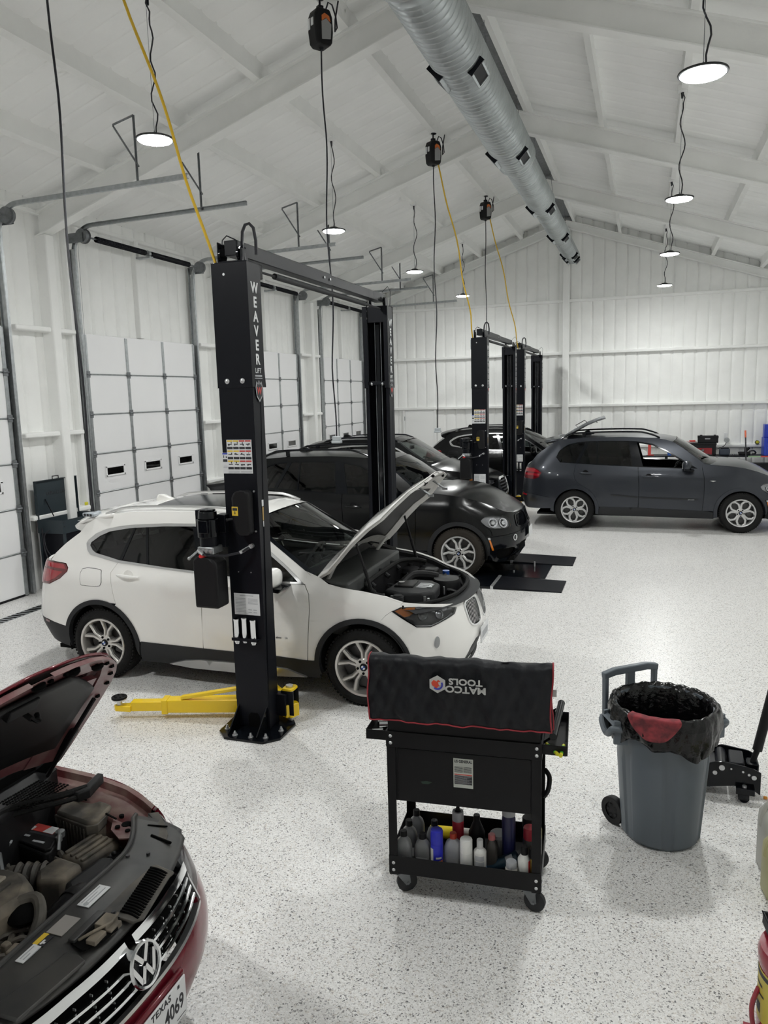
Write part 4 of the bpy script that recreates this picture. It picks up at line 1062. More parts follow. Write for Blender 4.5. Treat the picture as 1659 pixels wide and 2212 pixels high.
    panel(B, 'bumper_lip', [(1.80, .30), (2.1, .27), (2.28, .235), (E1, .235), (E1, .19), (2.2, .19), (1.78, .24)], C, t, join=True)
    # grille
    if face == 'kidney':
        panel(B, 'grille_backing', kz, M['dark'], t, off=-.035, rim=0)
        for i in range(9):
            s = 2.455+i*.031
            lo, hi = .605+(.04 if i < 1 else 0), .82
            panel(B, 'grille_slat', [(s, lo), (s+.010, lo), (s+.010, hi), (s, hi)], M['satin'], t, off=-.006, step=.06, rim=.03)
        inn = [(2.575+(a-2.575)*.88, .71+(b-.71)*.88) for a, b in kz]
        panel(B, 'grille_surround', kz, M['chrome'], t, [inn], off=.008, step=.04, rim=.04)
    else:
        panel(B, 'grille_backing', [p for p in kz], M['dark'], t, off=-.03, rim=0, join=True)
        inn = [(2.41, .785), (2.53, .825), (E1, .825), (E1, .555), (2.57, .54), (2.375, .675)]
        panel(B, 'grille_surround', kz[:3]+inn[2:3]+inn[1::-1]+inn[5:2:-1]+kz[3:], M['chrome'], t, off=.01, step=.05, join=True)
        for z in (.58, .64, .70, .76): panel(B, 'grille_slat', [(2.45, z), (E1, z), (E1, z+.02), (2.45, z+.02)], M['lampdark'], t, off=-.012, join=True)
    # headlamps
    panel(B, 'headlight_housing', hl, M['lampdark'], t, off=-.045, rim=0, step=.05)
    panel(B, 'headlight_reflector', [(1.80, .862), (1.98, .855), (2.2, .825), (2.26, .80), (2.05, .80), (1.85, .83)], M['lampback'], t, off=-.03, step=.04)
    panel(B, 'indicator', [(1.625, .842), (1.69, .866), (1.81, .864), (1.79, .82), (1.755, .80), (1.71, .79)], M['amber'], t, off=-.012, step=.04)
    panel(B, 'light_strip', [(1.80, .722), (1.95, .714), (2.1, .748), (2.22, .778), (2.22, .765), (2.08, .738), (1.94, .703), (1.81, .711)], M['lampback'], t, off=-.012, step=.04)
    for s, z in ((1.88, .79), (2.06, .785)):
        x, y, zz = B.pt(s, z, -.03); n = B.nrm(s, z)
        for k in (1, -1): MB().lathe([(.045, -.01), (.042, .012), (.034, .016), (.03, .010), (.015, .022), (.001, .025)], (x, k*y, zz), (n[0], k*n[1], n[2]), 20).build('projector', M['lampback'], t)
    panel(B, 'headlight_lens', hl, M['glassc'], t, off=.003, rim=0, step=.05)
    panel(B, 'fog_lamp', [(1.985+.026*cos(a)+.006*sin(a), .57+.05*sin(a)) for a in [2*PI*i/20 for i in range(20)]], M['lampback'], t, off=.005, rim=.02, step=.03)
    panel(B, 'fog_recess', [(2.012+.055*cos(a), .57+.062*sin(a)) for a in [2*PI*i/24 for i in range(24)]], P_, t, off=.002, rim=.01, step=.04)
    # glass and window surround
    gq = [(-1.503, 1.277), (-1.498, 1.305), (-1.405, 1.366), (-1.301, 1.410), (-1.137, 1.438), (-1.030, 1.449), (-1.142, 1.159), (-1.271, 1.184), (-1.414, 1.21), (-1.462, 1.234)]
    gr = [(-1.008, 1.452), (-.886, 1.462), (-.377, 1.483), (-.25, 1.098), (-.62, 1.117), (-1.104, 1.157)]
    gf = [(-.335, 1.483), (-.06, 1.470), (.13, 1.42), (.43, 1.272), (.60, 1.16), (.74, 1.06), (.45, 1.053), (.1, 1.069), (-.21, 1.093)]
    panel(B, 'quarter_glass', gq, M[tint], t, off=-.004, rim=0)
    panel(B, 'rear_door_glass', gr, M[tint], t, off=-.004, rim=0)
    panel(B, 'front_door_glass', gf, M['glassm'], t, off=-.004, rim=0)
    dl = DLO_top+DLO_bot
    inn = [(-1.503, 1.277), (-1.498, 1.305), (-1.405, 1.366), (-1.301, 1.410), (-1.137, 1.438), (-1.03, 1.452), (-.70, 1.474), (-.377, 1.483), (-.06, 1.472), (.13, 1.424), (.43, 1.276), (.61, 1.16), (.745, 1.058), (.45, 1.052), (.1, 1.068), (-.23, 1.096), (-.62, 1.117), (-1.138, 1.157), (-1.271, 1.184), (-1.414, 1.21), (-1.462, 1.234)]
    panel(B, 'window_surround', dl, M[chrome], t, [inn], off=.004, rim=.014, step=.05)
    for L in ([(-1.03, 1.452), (-1.008, 1.454), (-1.104, 1.157), (-1.142, 1.157)], [(-.90, 1.463), (-.878, 1.464), (-.80, 1.127), (-.825, 1.128)], [(-.39, 1.484), (-.32, 1.484), (-.20, 1.094), (-.26, 1.098)], [(.40, 1.292), (.425, 1.278), (.50, 1.053), (.47, 1.053)]):
        panel(B, 'pillar_trim', L, M['blackg'], t, off=.001, rim=.02, step=.05)
    # cladding
    panel(B, 'wheel_arch_trim', arc(-xa, zc_, ro+.002, 161, 5, 22)+[(-.925, .25)]+arc(-xa, zc_, ri, -4, 186, 24)+[(-1.735, .28)], C, t, off=.014, rim=.05)
    panel(B, 'wheel_arch_trim', [(.915, .25)]+arc(xa, zc_, ro+.002, 176, -4, 24)+arc(xa, zc_, ri, -9, 195, 26), C, t, off=.014, rim=.05)
    panel(B, 'sill_trim', [(-.884, .403), (-.213, .393), (.525, .386), (.828, .371), (.918, .373), (.93, .2), (-.93, .19)], C, t, off=.008, rim=.04)
    panel(B, 'sill_skirt', [(-.62, .195), (-.42, .255), (-.25, .277), (.4, .289), (.62, .27), (.80, .20), (.4, .17), (-.4, .17)], M['satin'], t, off=.024, rim=.03)
    panel(B, 'rear_bumper', [(s0, .545), (-2.22, .545), (-1.996, .53), (-1.74, .484), (-1.735, .26), (-1.9, .28), (-2.1, .30), (s0, .30)], C, t, join=True)
    panel(B, 'tailgate', [(s0, 1.12), (-2.06, 1.108), (-2.0, .88), (-2.22, .86), (-2.22, .55), (s0, .55)], P_, t, join=True, off=-.006)
    panel(B, 'tail_lamp', [(-2.3, 1.10), (-2.045, 1.104), (-1.775, 1.096), (-1.732, 1.06), (-1.732, 1.027), (-1.81, .96), (-1.973, .891), (-2.25, .875)], M['taild'], t, off=.008, rim=.02, step=.05)
    panel(B, 'tail_lamp_strip', [(-2.3, 1.092), (-2.04, 1.096), (-1.785, 1.088), (-1.745, 1.05), (-2.0, 1.052), (-2.3, 1.055)], M['tail'], t, off=.011, rim=0, step=.05)
    panel(B, 'tail_lamp_strip', [(-2.3, 1.030), (-2.0, 1.03), (-1.78, 1.022), (-1.88, .95), (-2.0, .91), (-2.28, .90)], M['tail'], t, off=.010, rim=0, step=.05)
    panel(B, 'reflector', [(-2.05, .53), (-1.975, .525), (-1.98, .50), (-2.05, .505)], M['taild'], t, off=.006, rim=0)
    fl = crc([(-1.535, .93), (-1.54, 1.06), (-1.345, 1.064), (-1.313, 1.03), (-1.311, .92), (-1.49, .916)], 3)
    panel(B, 'fuel_flap', fl, P_, t, off=.0025, rim=.002, step=.05, both=False)
    panel(B, 'flap_gap', [(-1.425+(a+1.425)*1.035, .99+(b-.99)*1.05) for a, b in fl], M['dkgrey'], t, off=.0012, rim=0, step=.05, both=False)
    # roof
    cw, bw = (lambda x: .055), (lambda x: 0)
    RE = roofE[::1]
    G = strip_pts(B, RE, cw, lambda x: interp([(-1.7, -.14), (-1.2, 0), (-.1, .0), (.25, .10)], x), 18)
    grid_obj('roof', G, P_, t, ang=60)
    if not far or True:
        G = strip_pts(B, [(-.95, 1.60), (-.75, 1.606), (-.407, 1.607), (-.1, 1.598), (.03, 1.585)], cw, lambda x: 0, 12, -.74, .74, zoff=.006)
        grid_obj('sunroof_glass', G, M['blackg'], t)
    ws = [(.19, 1.54), (.437, 1.374), (.62, 1.262), (.80, 1.15), (.86, 1.11)]
    wb = lambda x: interp([(.1, .10), (.45, .12), (1.0, .17)], x)
    G = strip_pts(B, ws, lambda x: .045, wb, 18); grid_obj('windscreen', G, M['glassw'], t)
    G = strip_pts(B, ws, lambda x: .045, wb, 18, -1, -.94, zoff=.004); grid_obj('windscreen_trim', G, M['blackg'], t)
    G = strip_pts(B, ws, lambda x: .045, wb, 18, .94, 1, zoff=.004); grid_obj('windscreen_trim', G, M['blackg'], t)
    G = strip_pts(B, [(.80, 1.15), (.86, 1.11)], lambda x: .045, wb, 18, zoff=.004); grid_obj('windscreen_band', G, M['blackg'], t)
    # rear glass, spoiler
    G = strip_pts(B, [(-1.60, 1.47), (-1.68, 1.385), (-1.85, 1.28), (-1.996, 1.18), (-2.06, 1.105)], lambda x: .02, lambda x: interp([(-2.1, -.10), (-1.6, -.16)], x), 12); grid_obj('rear_glass', G, M['glassd'], t)
    G = []
    for tt, x_, z_, w_ in ((0, -1.30, 1.560, .655), (.25, -1.46, 1.538, .645), (.5, -1.60, 1.508, .632), (.75, -1.72, 1.468, .618), (1, -1.79, 1.430, .605)):
        G.append([(x_-.10*tt*(1-abs(u)**2.2), w_*u, z_+(.05+.02*tt)*(1-abs(u)**2.6)+.004) for u in [-1+2*j/16 for j in range(17)]])
    grid_obj('roof_spoiler', G, P_, t, ang=60, solid=.03)
    for k in (1, -1): MB().prism([(-1.42, 1.535), (-1.60, 1.503), (-1.72, 1.463), (-1.79, 1.425), (-1.77, 1.405), (-1.68, 1.375), (-1.60, 1.40)], .575, .612, lambda a, b, h: (a, k*(h+.05*(1.43-b)+.02*(a+1.79)), b)).build('spoiler_side', P_, t, bevel=.012)
    # roof rails, antenna
    for k in (1, -1):
        pts = []
        for i in range(25):
            tt = i/24; x = -1.42+1.55*tt; s = x
            px, py, pz = B.pt(s, interp([(-1.5, 1.53), (-1.34, 1.565), (-1.12, 1.59), (-.75, 1.606), (-.4, 1.607), (0, 1.592), (.2, 1.54)], x)); pts.append((px, k*(py+.05), pz+.012+.028*min(1, 8*tt, 8*(1-tt))))
        MB().tube(pts, .014, 8).build('roof_rail', M[rails], t)
    mb = MB(); mb.prism([(-1.30, 1.60), (-1.15, 1.64), (-1.26, 1.685), (-1.33, 1.685), (-1.36, 1.62)], -.03, .03, lambda a, b, h: (a+.12, h, b)); mb.build('antenna_fin', P_, t, bevel=.02, seg=3)
    # hood
    hoodE = [(.87, 1.125), (.945, 1.102), (1.03, 1.058), (1.149, 1.036), (1.352, 1.010), (1.55, .968), (1.70, .917), (1.85, .897), (2.1, .870), (2.3, .842), (2.45, .838), (2.6, .843), (2.74, .845)]
    hc = lambda x: interp([(.8, .05), (1.2, .085), (1.7, .085), (2.1, .04), (2.2, .01)], x)
    hb = lambda x: interp([(.8, .17), (1.1, .12), (1.5, .05), (2.0, 0)], x)
    if not hood_open:
        grid_obj('hood', strip_pts(B, hoodE, hc, hb, 20), P_, t, ang=60)
    else:
        open_hood(t, B, hoodE, hc, hb, P_)
    # doors furniture, mirrors, wheels
    mirror(t, B, .60, 1.075, P_); handle(t, B, -1.12, -.87, 1.03, P_); handle(t, B, -.16, .09, 1.0, P_)
    for k, y in ((0, -.79), (1, .79)):
        for x in (-xa, xa): wheel(wst, .343, .253, .225, t, (x, y, .343), far=bool(k), rot=14 if x < 0 else 3)
    liners(t, (-xa, xa), zc_, ri+.012, .87)
    panel(B, 'body_liner', arc(-xa, zc_, ri, 10, 90, 6)[::-1]+[(-1.7, .85), (-1.9, .95), (-1.6, 1.05), (.7, .98), (1.5, .84)]+arc(xa, zc_, ri, 95, 170, 6)+[(.9, .22), (-.9, .22)], M['liner'], t, off=-.028, rim=0, step=.15)
    MB().box(-2.0, -.72, .20, .84, .72, .24).box(.84, -.50, .20, 2.0, .50, .24).build('underbody', M['liner'], t)
    interior(t, dict(fz=.36, dx=.72, bz=1.06, hw=.74, xr=-1.5, sx=-.12, rx=-1.02, mx=.30, mz=1.42), M['seat'])
    # wipers
    for a, b in (((.93, -.12), (.62, -.62)), ((.98, .52), (.70, -.02))):
        MB().tube([(a[0]+.04, a[1], 1.15), (a[0]-.02, a[1]-.05, 1.17), (b[0]+.05, b[1], 1.27)], .008, 6).tube([(a[0]-.0, a[1]+.1, 1.175), (b[0]+.06, b[1]-.05, 1.275)], .006, 6).build('wiper', M['blackp'], t)
    return t

def open_hood(t, B, E, hc, hb, P_):
    """hood raised on its rear hinges; underside with frame, liner pad, hooks and struts"""
    pv = Vector((.93, 0, 1.09)); ang = math.radians(57)
    R = Matrix.Translation(pv) @ Matrix.Rotation(-ang, 4, 'Y') @ Matrix.Translation(-pv)
    G = strip_pts(B, E, hc, hb, 22, inset=.012)
    rot = lambda G, dz=0.: [[tuple(R @ (Vector(p)+Vector((0, 0, dz)))) for p in r] for r in G]
    h = grid_obj('hood', rot(G, .0), P_, t, ang=60)
    m = h.modifiers.new('solid', 'SOLIDIFY'); m.thickness = .008; m.offset = -1
    # inner frame: perimeter ring and ribs following the skin, 3 cm below
    und = pbr('white_hood_underside', (.50, .49, .47), .5, var=.10, vscale=9)
    n = len(G[0])-1
    def P(i, j, dz): p = Vector(G[i][j]); return R @ (p+Vector((0, 0, dz)))
    def under(i, u, dz):
        f = (u+1)/2*n; a = int(min(n-1, max(0, math.floor(f)))); tt = f-a
        return P(i, a, dz).lerp(P(i, a+1, dz), tt)
    mb = MB(); k = len(G)-1
    for j in range(k):
        for (a, b) in ((-.985, -.80), (.80, .985)):
            v = []
            for dz in (-.012, -.034):
                v += [under(j, a, dz), under(j+1, a, dz), under(j+1, b, dz), under(j, b, dz)]
            mb.add(v, [(4, 5, 6, 7), (0, 3, 7, 4), (1, 2, 6, 5), (0, 1, 5, 4), (3, 7, 6, 2)])
    for i in (0, k-5):
        ii = i; v0 = [under(ii, -.82+1.64*q/10, -.034) for q in range(11)]; v1 = [under(ii+2, -.82+1.64*q/10, -.034) for q in range(11)]
        mb.add(v0+v1, [(q, q+1, 12+q, 11+q) for q in range(10)])
    for i in range(k-5, k):
        v0 = [under(i, -.98+1.96*q/16, -.03) for q in range(17)]; v1 = [under(i+1, -.98+1.96*q/16, -.03) for q in range(17)]
        mb.add(v0+v1, [(q, q+1, 18+q, 17+q) for q in range(16)])
    mb.build('hood_frame', und, h, ang=50)
    mb = MB()
    for i in range(1, k-5):
        v0 = [under(i, -.80+1.6*q/10, -.026) for q in range(11)]; v1 = [under(i+1, -.80+1.6*q/10, -.026) for q in range(11)]
        mb.add(v0+v1, [(q, q+1, 12+q, 11+q) for q in range(10)])
    mb.build('hood_pad', M['blackp'], h, ang=60)
    for u in (-.45, .45):
        a = under(k-4, u, -.04); b = under(k-4, u, -.18)
        MB().tube([a, a.lerp(b, .4), b], .010, 6).cb(tuple(b), (.05, .02, .02)).build('latch_hook', M['galv'], h)
    for y in (-.66, .66):
        a = under(4, y/.75*.98, -.03); MB().tube([a, Vector((1.38, y*1.04, .93))], .011, 8).tube([a.lerp(Vector((1.38, y*1.04, .93)), .5), Vector((1.38, y*1.04, .93))], .016, 8).build('hood_strut', M['blackp'], h)
        MB().tube([Vector((.92, y, 1.0)), Vector((.97, y, 1.08)), under(2, y/.75*.98, -.03)], .018, 6).build('hinge', P_, h)
    for u, i in ((-.9, k-3), (-.7, k-3), (.7, k-3)):
        p = under(i, u, -.036); MB().ball(tuple(p), .016, 8).build('rubber_stop', M['rubber'], h)
    engine_bay(t, B)

def engine_bay(t, B):
    mb = MB(); mb.box(.95, -.64, .50, 1.82, .64, .54).box(.93, -.72, .50, .96, .72, 1.04)
    mb.build('bay_floor', M['dark'], t)
    # inner wings and drain channels
    for k in (-1, 1):
        pts = []
        ed = [(.95, 1.09), (1.149, 1.02), (1.352, .995), (1.55, .952), (1.70, .90), (1.85, .87), (2.1, .845)]
        mb = MB(); vs = []
        for s, z in ed:
            x, y, zz = B.pt(s, z); vs += [(x, k*y, zz+.004), (x, k*(y+.055), zz-.012), (x, k*(y+.065), zz-.05), (x-.0, k*(y+.16), zz-.075), (x, k*(y+.19), .5)]
        mb.add(vs, [(i*5+j, (i+1)*5+j, (i+1)*5+j+1, i*5+j+1) for i in range(len(ed)-1) for j in range(4)])
        mb.build('inner_wing', M['blackp'], t, ang=50)
        MB().tube([tuple(Vector(B.pt(s, z-.02))*1.0+Vector((0, 0, 0))) if k < 0 else (lambda p: (p[0], -p[1], p[2]))(B.pt(s, z-.02)) for s, z in ed[1:5]], .016, 8).build('seal', M['rubber'], t) if False else None
    # front slam panel + seal
    mb = MB(); vs = []
    for i in range(25):
        u = -1+2*i/24; s = B.s1-(1-abs(0))*0
        x = 2.10-.34*abs(u)**2.6; y = .80*u
        vs += [(x+.035, y*1.02, .835), (x-.02, y, .85), (x-.10, y*.96, .845), (x-.12, y*.95, .70)]
    mb.add(vs, [(i*4+j, (i+1)*4+j, (i+1)*4+j+1, i*4+j+1) for i in range(24) for j in range(3)]); mb.build('slam_panel', M['dkgrey'], t, ang=50)
    MB().tube([(2.02-.36*abs(-1+2*i/24)**2.6, .77*(-1+2*i/24), .872) for i in range(25)], .020, 8).build('front_seal', M['rubber'], t)
    # cowl bulkhead with arched seal
    pts = [(1.42, -.70, .93), (1.36, -.66, .97), (1.28, -.58, .985), (1.24, -.35, .985), (1.24, .30, .985), (1.27, .50, .985), (1.38, .64, .97), (1.46, .70, .94)]
    P = catmull(pts, 6); MB().tube(P, .022, 8).build('bulkhead_seal', M['rubber'], t)
    mb = MB(); mb.add([q for p in P for q in (p, (p[0], p[1], .55))], [(2*i, 2*i+2, 2*i+3, 2*i+1) for i in range(len(P)-1)]); mb.build('bulkhead', M['blackp'], t, ang=60)
    MB().box(.95, -.66, .86, 1.22, .66, .90).build('cowl_tray', M['blackp'], t, bevel=.02)
    for y in (-.35, .05, .40): MB().tube([(1.0, y, .92), (1.08, y+.05, .98), (1.2, y+.03, .97), (1.28, y, .92)], .022, 8).build('wiring_loom', M['dkgrey'], t)
    # engine cover
    P = [(1.36, -.34), (1.38, .02), (1.50, .10), (1.72, .08), (1.80, 0.), (1.82, -.30), (1.74, -.40), (1.50, -.42)]
    mb = MB(); mb.prism(P, .78, .90); c = mb.build('engine_cover', M['dkgrey'], t, bevel=.03, seg=3)
    MB().prism([(1.42, -.24), (1.44, -.02), (1.58, .03), (1.60, -.22)], .895, .915).build('cover_plinth', M['blackp'], c, bevel=.012)
    for i in range(6): MB().box(1.62, -.20+i*.03, .899, 1.72-.0*i, -.19+i*.03, .903).build('cover_rib', M['steel'], c)
    text('BMW', .055, M['steel'], 'lettering', c, frame((1.745, -.12, .903), (0, 1, 0), (-1, 0, 0)), .002, bold=.001)
    MB().cyl((1.46, -.12, .915), (1.46, -.12, .925), .030, n=18).build('cover_badge', M['chrome'], c)
    # air box, filler, reservoirs, hoses, fuse box
    MB().lathe([(.001, .90), (.12, .895), (.135, .87), (.14, .70)], (1.80, .22, 0), (0, 0, 1), 24).build('airbox', M['blackp'], t)
    MB().prism([(1.50, .18), (1.52, .56), (1.86, .52), (1.90, .34), (1.70, .16)], .66, .86).build('air_filter_box', M['dkgrey'], t, bevel=.025)
    MB().tube(catmull([(1.40, .10, .85), (1.46, .22, .90), (1.58, .28, .90), (1.70, .30, .88)], 5), .045, 10).build('intake_hose', M['blackp'], t)
    MB().cyl((1.55, -.52, .80), (1.55, -.52, .89), .05, n=16).cyl((1.55, -.52, .89), (1.55, -.52, .905), .04, n=12).build('coolant_tank', M['dkgrey'], t)
    MB().box(1.42, .50, .72, 1.62, .66, .90).build('fuse_box', M['blackp'], t, bevel=.02)
    MB().cyl((1.70, .60, .80), (1.70, .60, .88), .035, n=14).build('washer_filler', M['roundelb'], t)
    for y in (-.56, .56): MB().lathe([(.001, .92), (.05, .915), (.09, .90), (.11, .86)], (1.34, y, 0), (0, 0, 1), 20).cyl((1.34, y, .91), (1.34, y, .945), .022, n=10).build('strut_top', M['blackp'], t)
    rnd = random.Random(5); mb = MB()
    for i in range(26):
        x, y = rnd.uniform(1.3, 1.9), rnd.uniform(-.6, .6); a = [(x, y, .74), (x+rnd.uniform(-.1, .1), y+rnd.uniform(-.1, .1), .80+rnd.uniform(0, .07)), (x+rnd.uniform(-.15, .15), y+rnd.uniform(-.15, .15), .78), (x+rnd.uniform(-.2, .2), y+rnd.uniform(-.2, .2), .72)]
        mb.tube(catmull(a, 4), rnd.uniform(.008, .02), 6)
    mb.build('hoses', M['blackp'], t)
    mb = MB()
    for i in range(22):
        x, y = rnd.uniform(1.3, 1.92), rnd.uniform(-.62, .62); mb.cb((x, y, .76+rnd.uniform(0, .06)), (rnd.uniform(.04, .12), rnd.uniform(.04, .12), .06), Matrix.Rotation(rnd.uniform(0, 1.5), 3, 'Z'))
    mb.build('engine_parts', M['blackp'], t, bevel=.008)
    mb = MB()
    for i in range(14):
        x, y = rnd.uniform(1.35, 1.9), rnd.uniform(-.6, .6); mb.cyl((x, y, .8), (x, y, .85+rnd.uniform(0, .03)), rnd.uniform(.008, .016), n=8)
    mb.build('fittings', M['steel'], t)

# ---------------------------------------------------------------- large sport utility
PL5 = [(-2.55, 0), (-2.54, -.35), (-2.5, -.62), (-2.4, -.8), (-2.15, -.91), (-1.8, -.95), (-1.3, -.962), (-.5, -.966), (.4, -.966), (1.1, -.96), (1.6, -.935), (1.95, -.85), (2.17, -.69), (2.28, -.45), (2.325, -.2), (2.335, 0)]
SD5 = [(.18, .10), (.35, .03), (.5, .01), (.65, 0), (.85, .005), (1.0, .015), (1.1, .04), (1.2, .08), (1.4, .16), (1.6, .25), (1.8, .36)]
FR5 = [(.2, .14), (.35, .05), (.47, .01), (.6, 0), (.75, .03), (.9, .09), (1.02, .19), (1.12, .33)]
RR5 = [(.25, .14), (.4, .05), (.55, 0), (.75, .0), (.95, .02), (1.1, .05), (1.25, .13), (1.5, .34), (1.8, .7)]
B5 = Body(PL5, SD5, FR5, RR5, (1.3, 2.3), (-1.7, -2.55))
def big_suv(label, loc, paint, wst, open_window=False, rear_glass_open=False, tint='glassd', tmat='rubber', badge=None):
    B = B5; t = thing('sport_utility_car', label, 'car', loc); P_ = PAINT[paint]; s0, s1 = B.s0, B.s1; E1 = s1+.002; g = .004
    zc_, xa, ro, ri = .375, 1.467, .455, .395; C = M['clad']
    dt = [(-1.845, 1.369), (-1.795, 1.483), (-1.7, 1.56), (-1.609, 1.61), (-1.44, 1.648), (-1.269, 1.665), (-.9, 1.672), (-.493, 1.67), (-.356, 1.662), (-.06, 1.612), (.207, 1.482), (.471, 1.32), (.72, 1.168)]
    db = [(.421, 1.168), (-.223, 1.19), (-.411, 1.197), (-1.08, 1.228), (-1.45, 1.25), (-1.763, 1.268)]
    roofE = [(-1.95, 1.625), (-1.85, 1.67), (-1.739, 1.697), (-1.302, 1.73), (-.604, 1.742), (-.062, 1.722), (.15, 1.69), (.285, 1.65)]
    pill = [(.45, 1.545), (.65, 1.395), (.82, 1.262)]
    lamp = [(-2.50, 1.165), (-2.292, 1.162), (-2.18, 1.12), (-2.111, 1.068), (-2.161, .979), (-2.274, .945), (-2.45, .955)]
    cutR = [(-1.14, .70), (-1.178, .752), (-1.403, .878), (-1.47, .97), (-1.487, 1.063), (-1.459, 1.25)]
    aR = arc(-xa, zc_, ro, 183, 47, 18); aR2 = arc(-xa, zc_, ro, 46, 7, 7)
    q = aR+[(-1.15, .712)]+cutR[1:]+[(-1.763, 1.268)]+dt+[(.80, 1.175), (.82, 1.262)]+pill[::-1][1:]+roofE[::-1]+[(-2.1, 1.54), (-2.352, 1.40), (-2.50, 1.25)]+lamp+[(-2.5, .68), (-2.3, .66), (-2.05, .62), (-1.95, .60)]
    panel(B, 'quarter_panel', q, P_, t)
    panel(B, 'rear_door', [(a+g, b) for a, b in cutR[::-1]]+aR2+[(-.993, .43), (-.298-g, .427), (-.29-g, .794), (-.317-g, 1.192), (-1.08, 1.228)], P_, t)
    cutF = [(.80, 1.175), (.839, .974), (.84, .7), (.816, .39)]
    panel(B, 'front_door', [(-.298+g, .427), (.816-g, .39)]+[(a-g, b) for a, b in cutF[::-1][1:]]+[(.421, 1.168), (-.223, 1.19), (-.317+g, 1.192), (-.29+g, .794)], P_, t)
    ft = [(.88, 1.243), (1.035, 1.228), (1.363, 1.195), (1.54, 1.165), (1.76, 1.105), (1.92, 1.055), (2.1, .99), (2.2, .955)]
    aF = arc(xa, zc_, ro, 178, 30, 20)
    hl = crc([(1.797, .842), (1.86, .892), (2.014, .903), (2.16, .892), (2.26, .86), (2.33, .785), (2.28, .735), (2.149, .719), (1.943, .731), (1.839, .784)], 3)
    panel(B, 'front_fender', [(a+g, b) for a, b in cutF]+aF+[(1.90, .61), (1.95, .63), (1.93, .70), (1.83, .782), (1.79, .842), (1.855, .897), (2.014, .909), (2.17, .897)]+ft[::-1]+[(.82, 1.262)], P_, t)
    kid = crc([(2.43, .73), (2.425, .80), (2.45, .875), (2.53, .895), (2.70, .90), (2.86, .895), (2.905, .85), (2.90, .77), (2.84, .72), (2.70, .705), (2.52, .708)], 3)
    topb = [(2.17, .897), (2.2, .953), (2.3, .93), (2.45, .912), (2.7, .905), (E1, .90)]
    intake = crc([(2.03, .42), (2.2, .43), (2.35, .43), (2.42, .36), (2.38, .28), (2.2, .26), (2.06, .285)], 2)
    cin = [(2.50, .30), (2.50, .44), (2.56, .48), (E1, .48), (E1, .30)]
    panel(B, 'front_bumper', [(1.90, .61), (2.063, .624), (2.354, .644), (E1, .683), (E1, .90)]+topb[::-1][1:]+[(2.1, .905), (2.014, .905), (1.86, .893), (1.80, .842), (1.84, .782), (1.94, .70), (1.96, .63)], P_, t, [hl, kid], join=True)
    panel(B, 'bumper_skirt', arc(xa, zc_, ro, 30, -12, 8)+[(1.93, .26), (2.1, .21), (2.5, .22), (E1, .24), (E1, .30), (2.5, .30), (2.50, .44), (2.56, .48), (E1, .48), (E1, .675), (2.354, .637), (2.063, .617), (1.905, .603)], M['blackg'], t, [intake], join=True)
    panel(B, 'lower_grille', cin, M['dark'], t, off=-.03, rim=0, join=True); panel(B, 'brake_duct', intake, M['dark'], t, off=-.04, rim=0)
    for s, z in ((2.34, .575),):
        x, y, zz = B.pt(s, z, .002); n = B.nrm(s, z)
        for k in (1, -1): MB().lathe([(.048, -.02), (.046, .006), (.036, .006), (.03, -.012), (.001, -.004)], (x, k*y, zz), (n[0], k*n[1], n[2]), 20).build('fog_lamp', M['chrome'], t)
    panel(B, 'side_marker', [(1.905, .565), (1.93, .565), (1.985, .41), (1.955, .41)], M['amber'], t, off=.006, rim=.01, step=.04)
    panel(B, 'marker_bezel', [(1.89, .60), (1.925, .60), (1.93, .57), (1.90, .57)], M['satin'], t, off=.006, rim=.01, step=.04)
    panel(B, 'grille_backing', kid, M['dark'], t, off=-.03, rim=0)
    for i in range(11): panel(B, 'grille_slat', [(2.46+i*.04, .725), (2.472+i*.04, .725), (2.472+i*.04, .885), (2.46+i*.04, .885)], M['blackg'], t, off=-.004, step=.06, rim=.025)
    kin = [(2.665+(a-2.665)*.90, .80+(b-.80)*.88) for a, b in kid]
    panel(B, 'grille_surround', kid, M['blackg'], t, [kin], off=.010, step=.05, rim=.04)
    panel(B, 'headlight_housing', hl, M['lampback'], t, off=-.05, rim=0, step=.05)
    for s, z, r_ in ((1.98, .80, .055), (2.16, .79, .058)):
        x, y, zz = B.pt(s, z, -.045); n = B.nrm(s, z)
        for k in (1, -1): MB().lathe([(r_*1.25, -.01), (r_*1.2, .02), (r_, .02), (r_*.9, .0), (r_*.5, .022), (.001, .026)], (x, k*y, zz), (n[0], k*n[1], n[2]), 20).build('lamp_ring', M['chrome'], t)
    panel(B, 'headlight_lens', hl, M['glassc'], t, off=.003, rim=0, step=.05)
    # windows
    gq = [(-1.825, 1.37), (-1.78, 1.475), (-1.69, 1.545), (-1.6, 1.592), (-1.44, 1.63), (-1.29, 1.646), (-1.465, 1.264), (-1.75, 1.282)]
    gr = [(-1.22, 1.652), (-.9, 1.656), (-.50, 1.654), (-.42, 1.213), (-1.07, 1.243), (-1.41, 1.262)]
    gf = [(-.35, 1.640), (-.07, 1.592), (.19, 1.468), (.45, 1.308), (.54, 1.185), (.42, 1.182), (-.23, 1.204)]
    panel(B, 'window_trim', dt+db, M['blackg'], t, [gq, gr, gf], off=.002, rim=.02, step=.06)
    panel(B, 'quarter_glass', gq, M[tint], t, off=-.004, rim=0); panel(B, 'rear_door_glass', gr, M[tint], t, off=-.004, rim=0)
    if not open_window: panel(B, 'front_door_glass', gf, M['glassd'], t, off=-.004, rim=0)
    panel(B, 'window_divider', [(-1.09, 1.655), (-1.065, 1.655), (-1.045, 1.24), (-1.07, 1.24)], M['blackg'], t, off=.003, rim=.01)
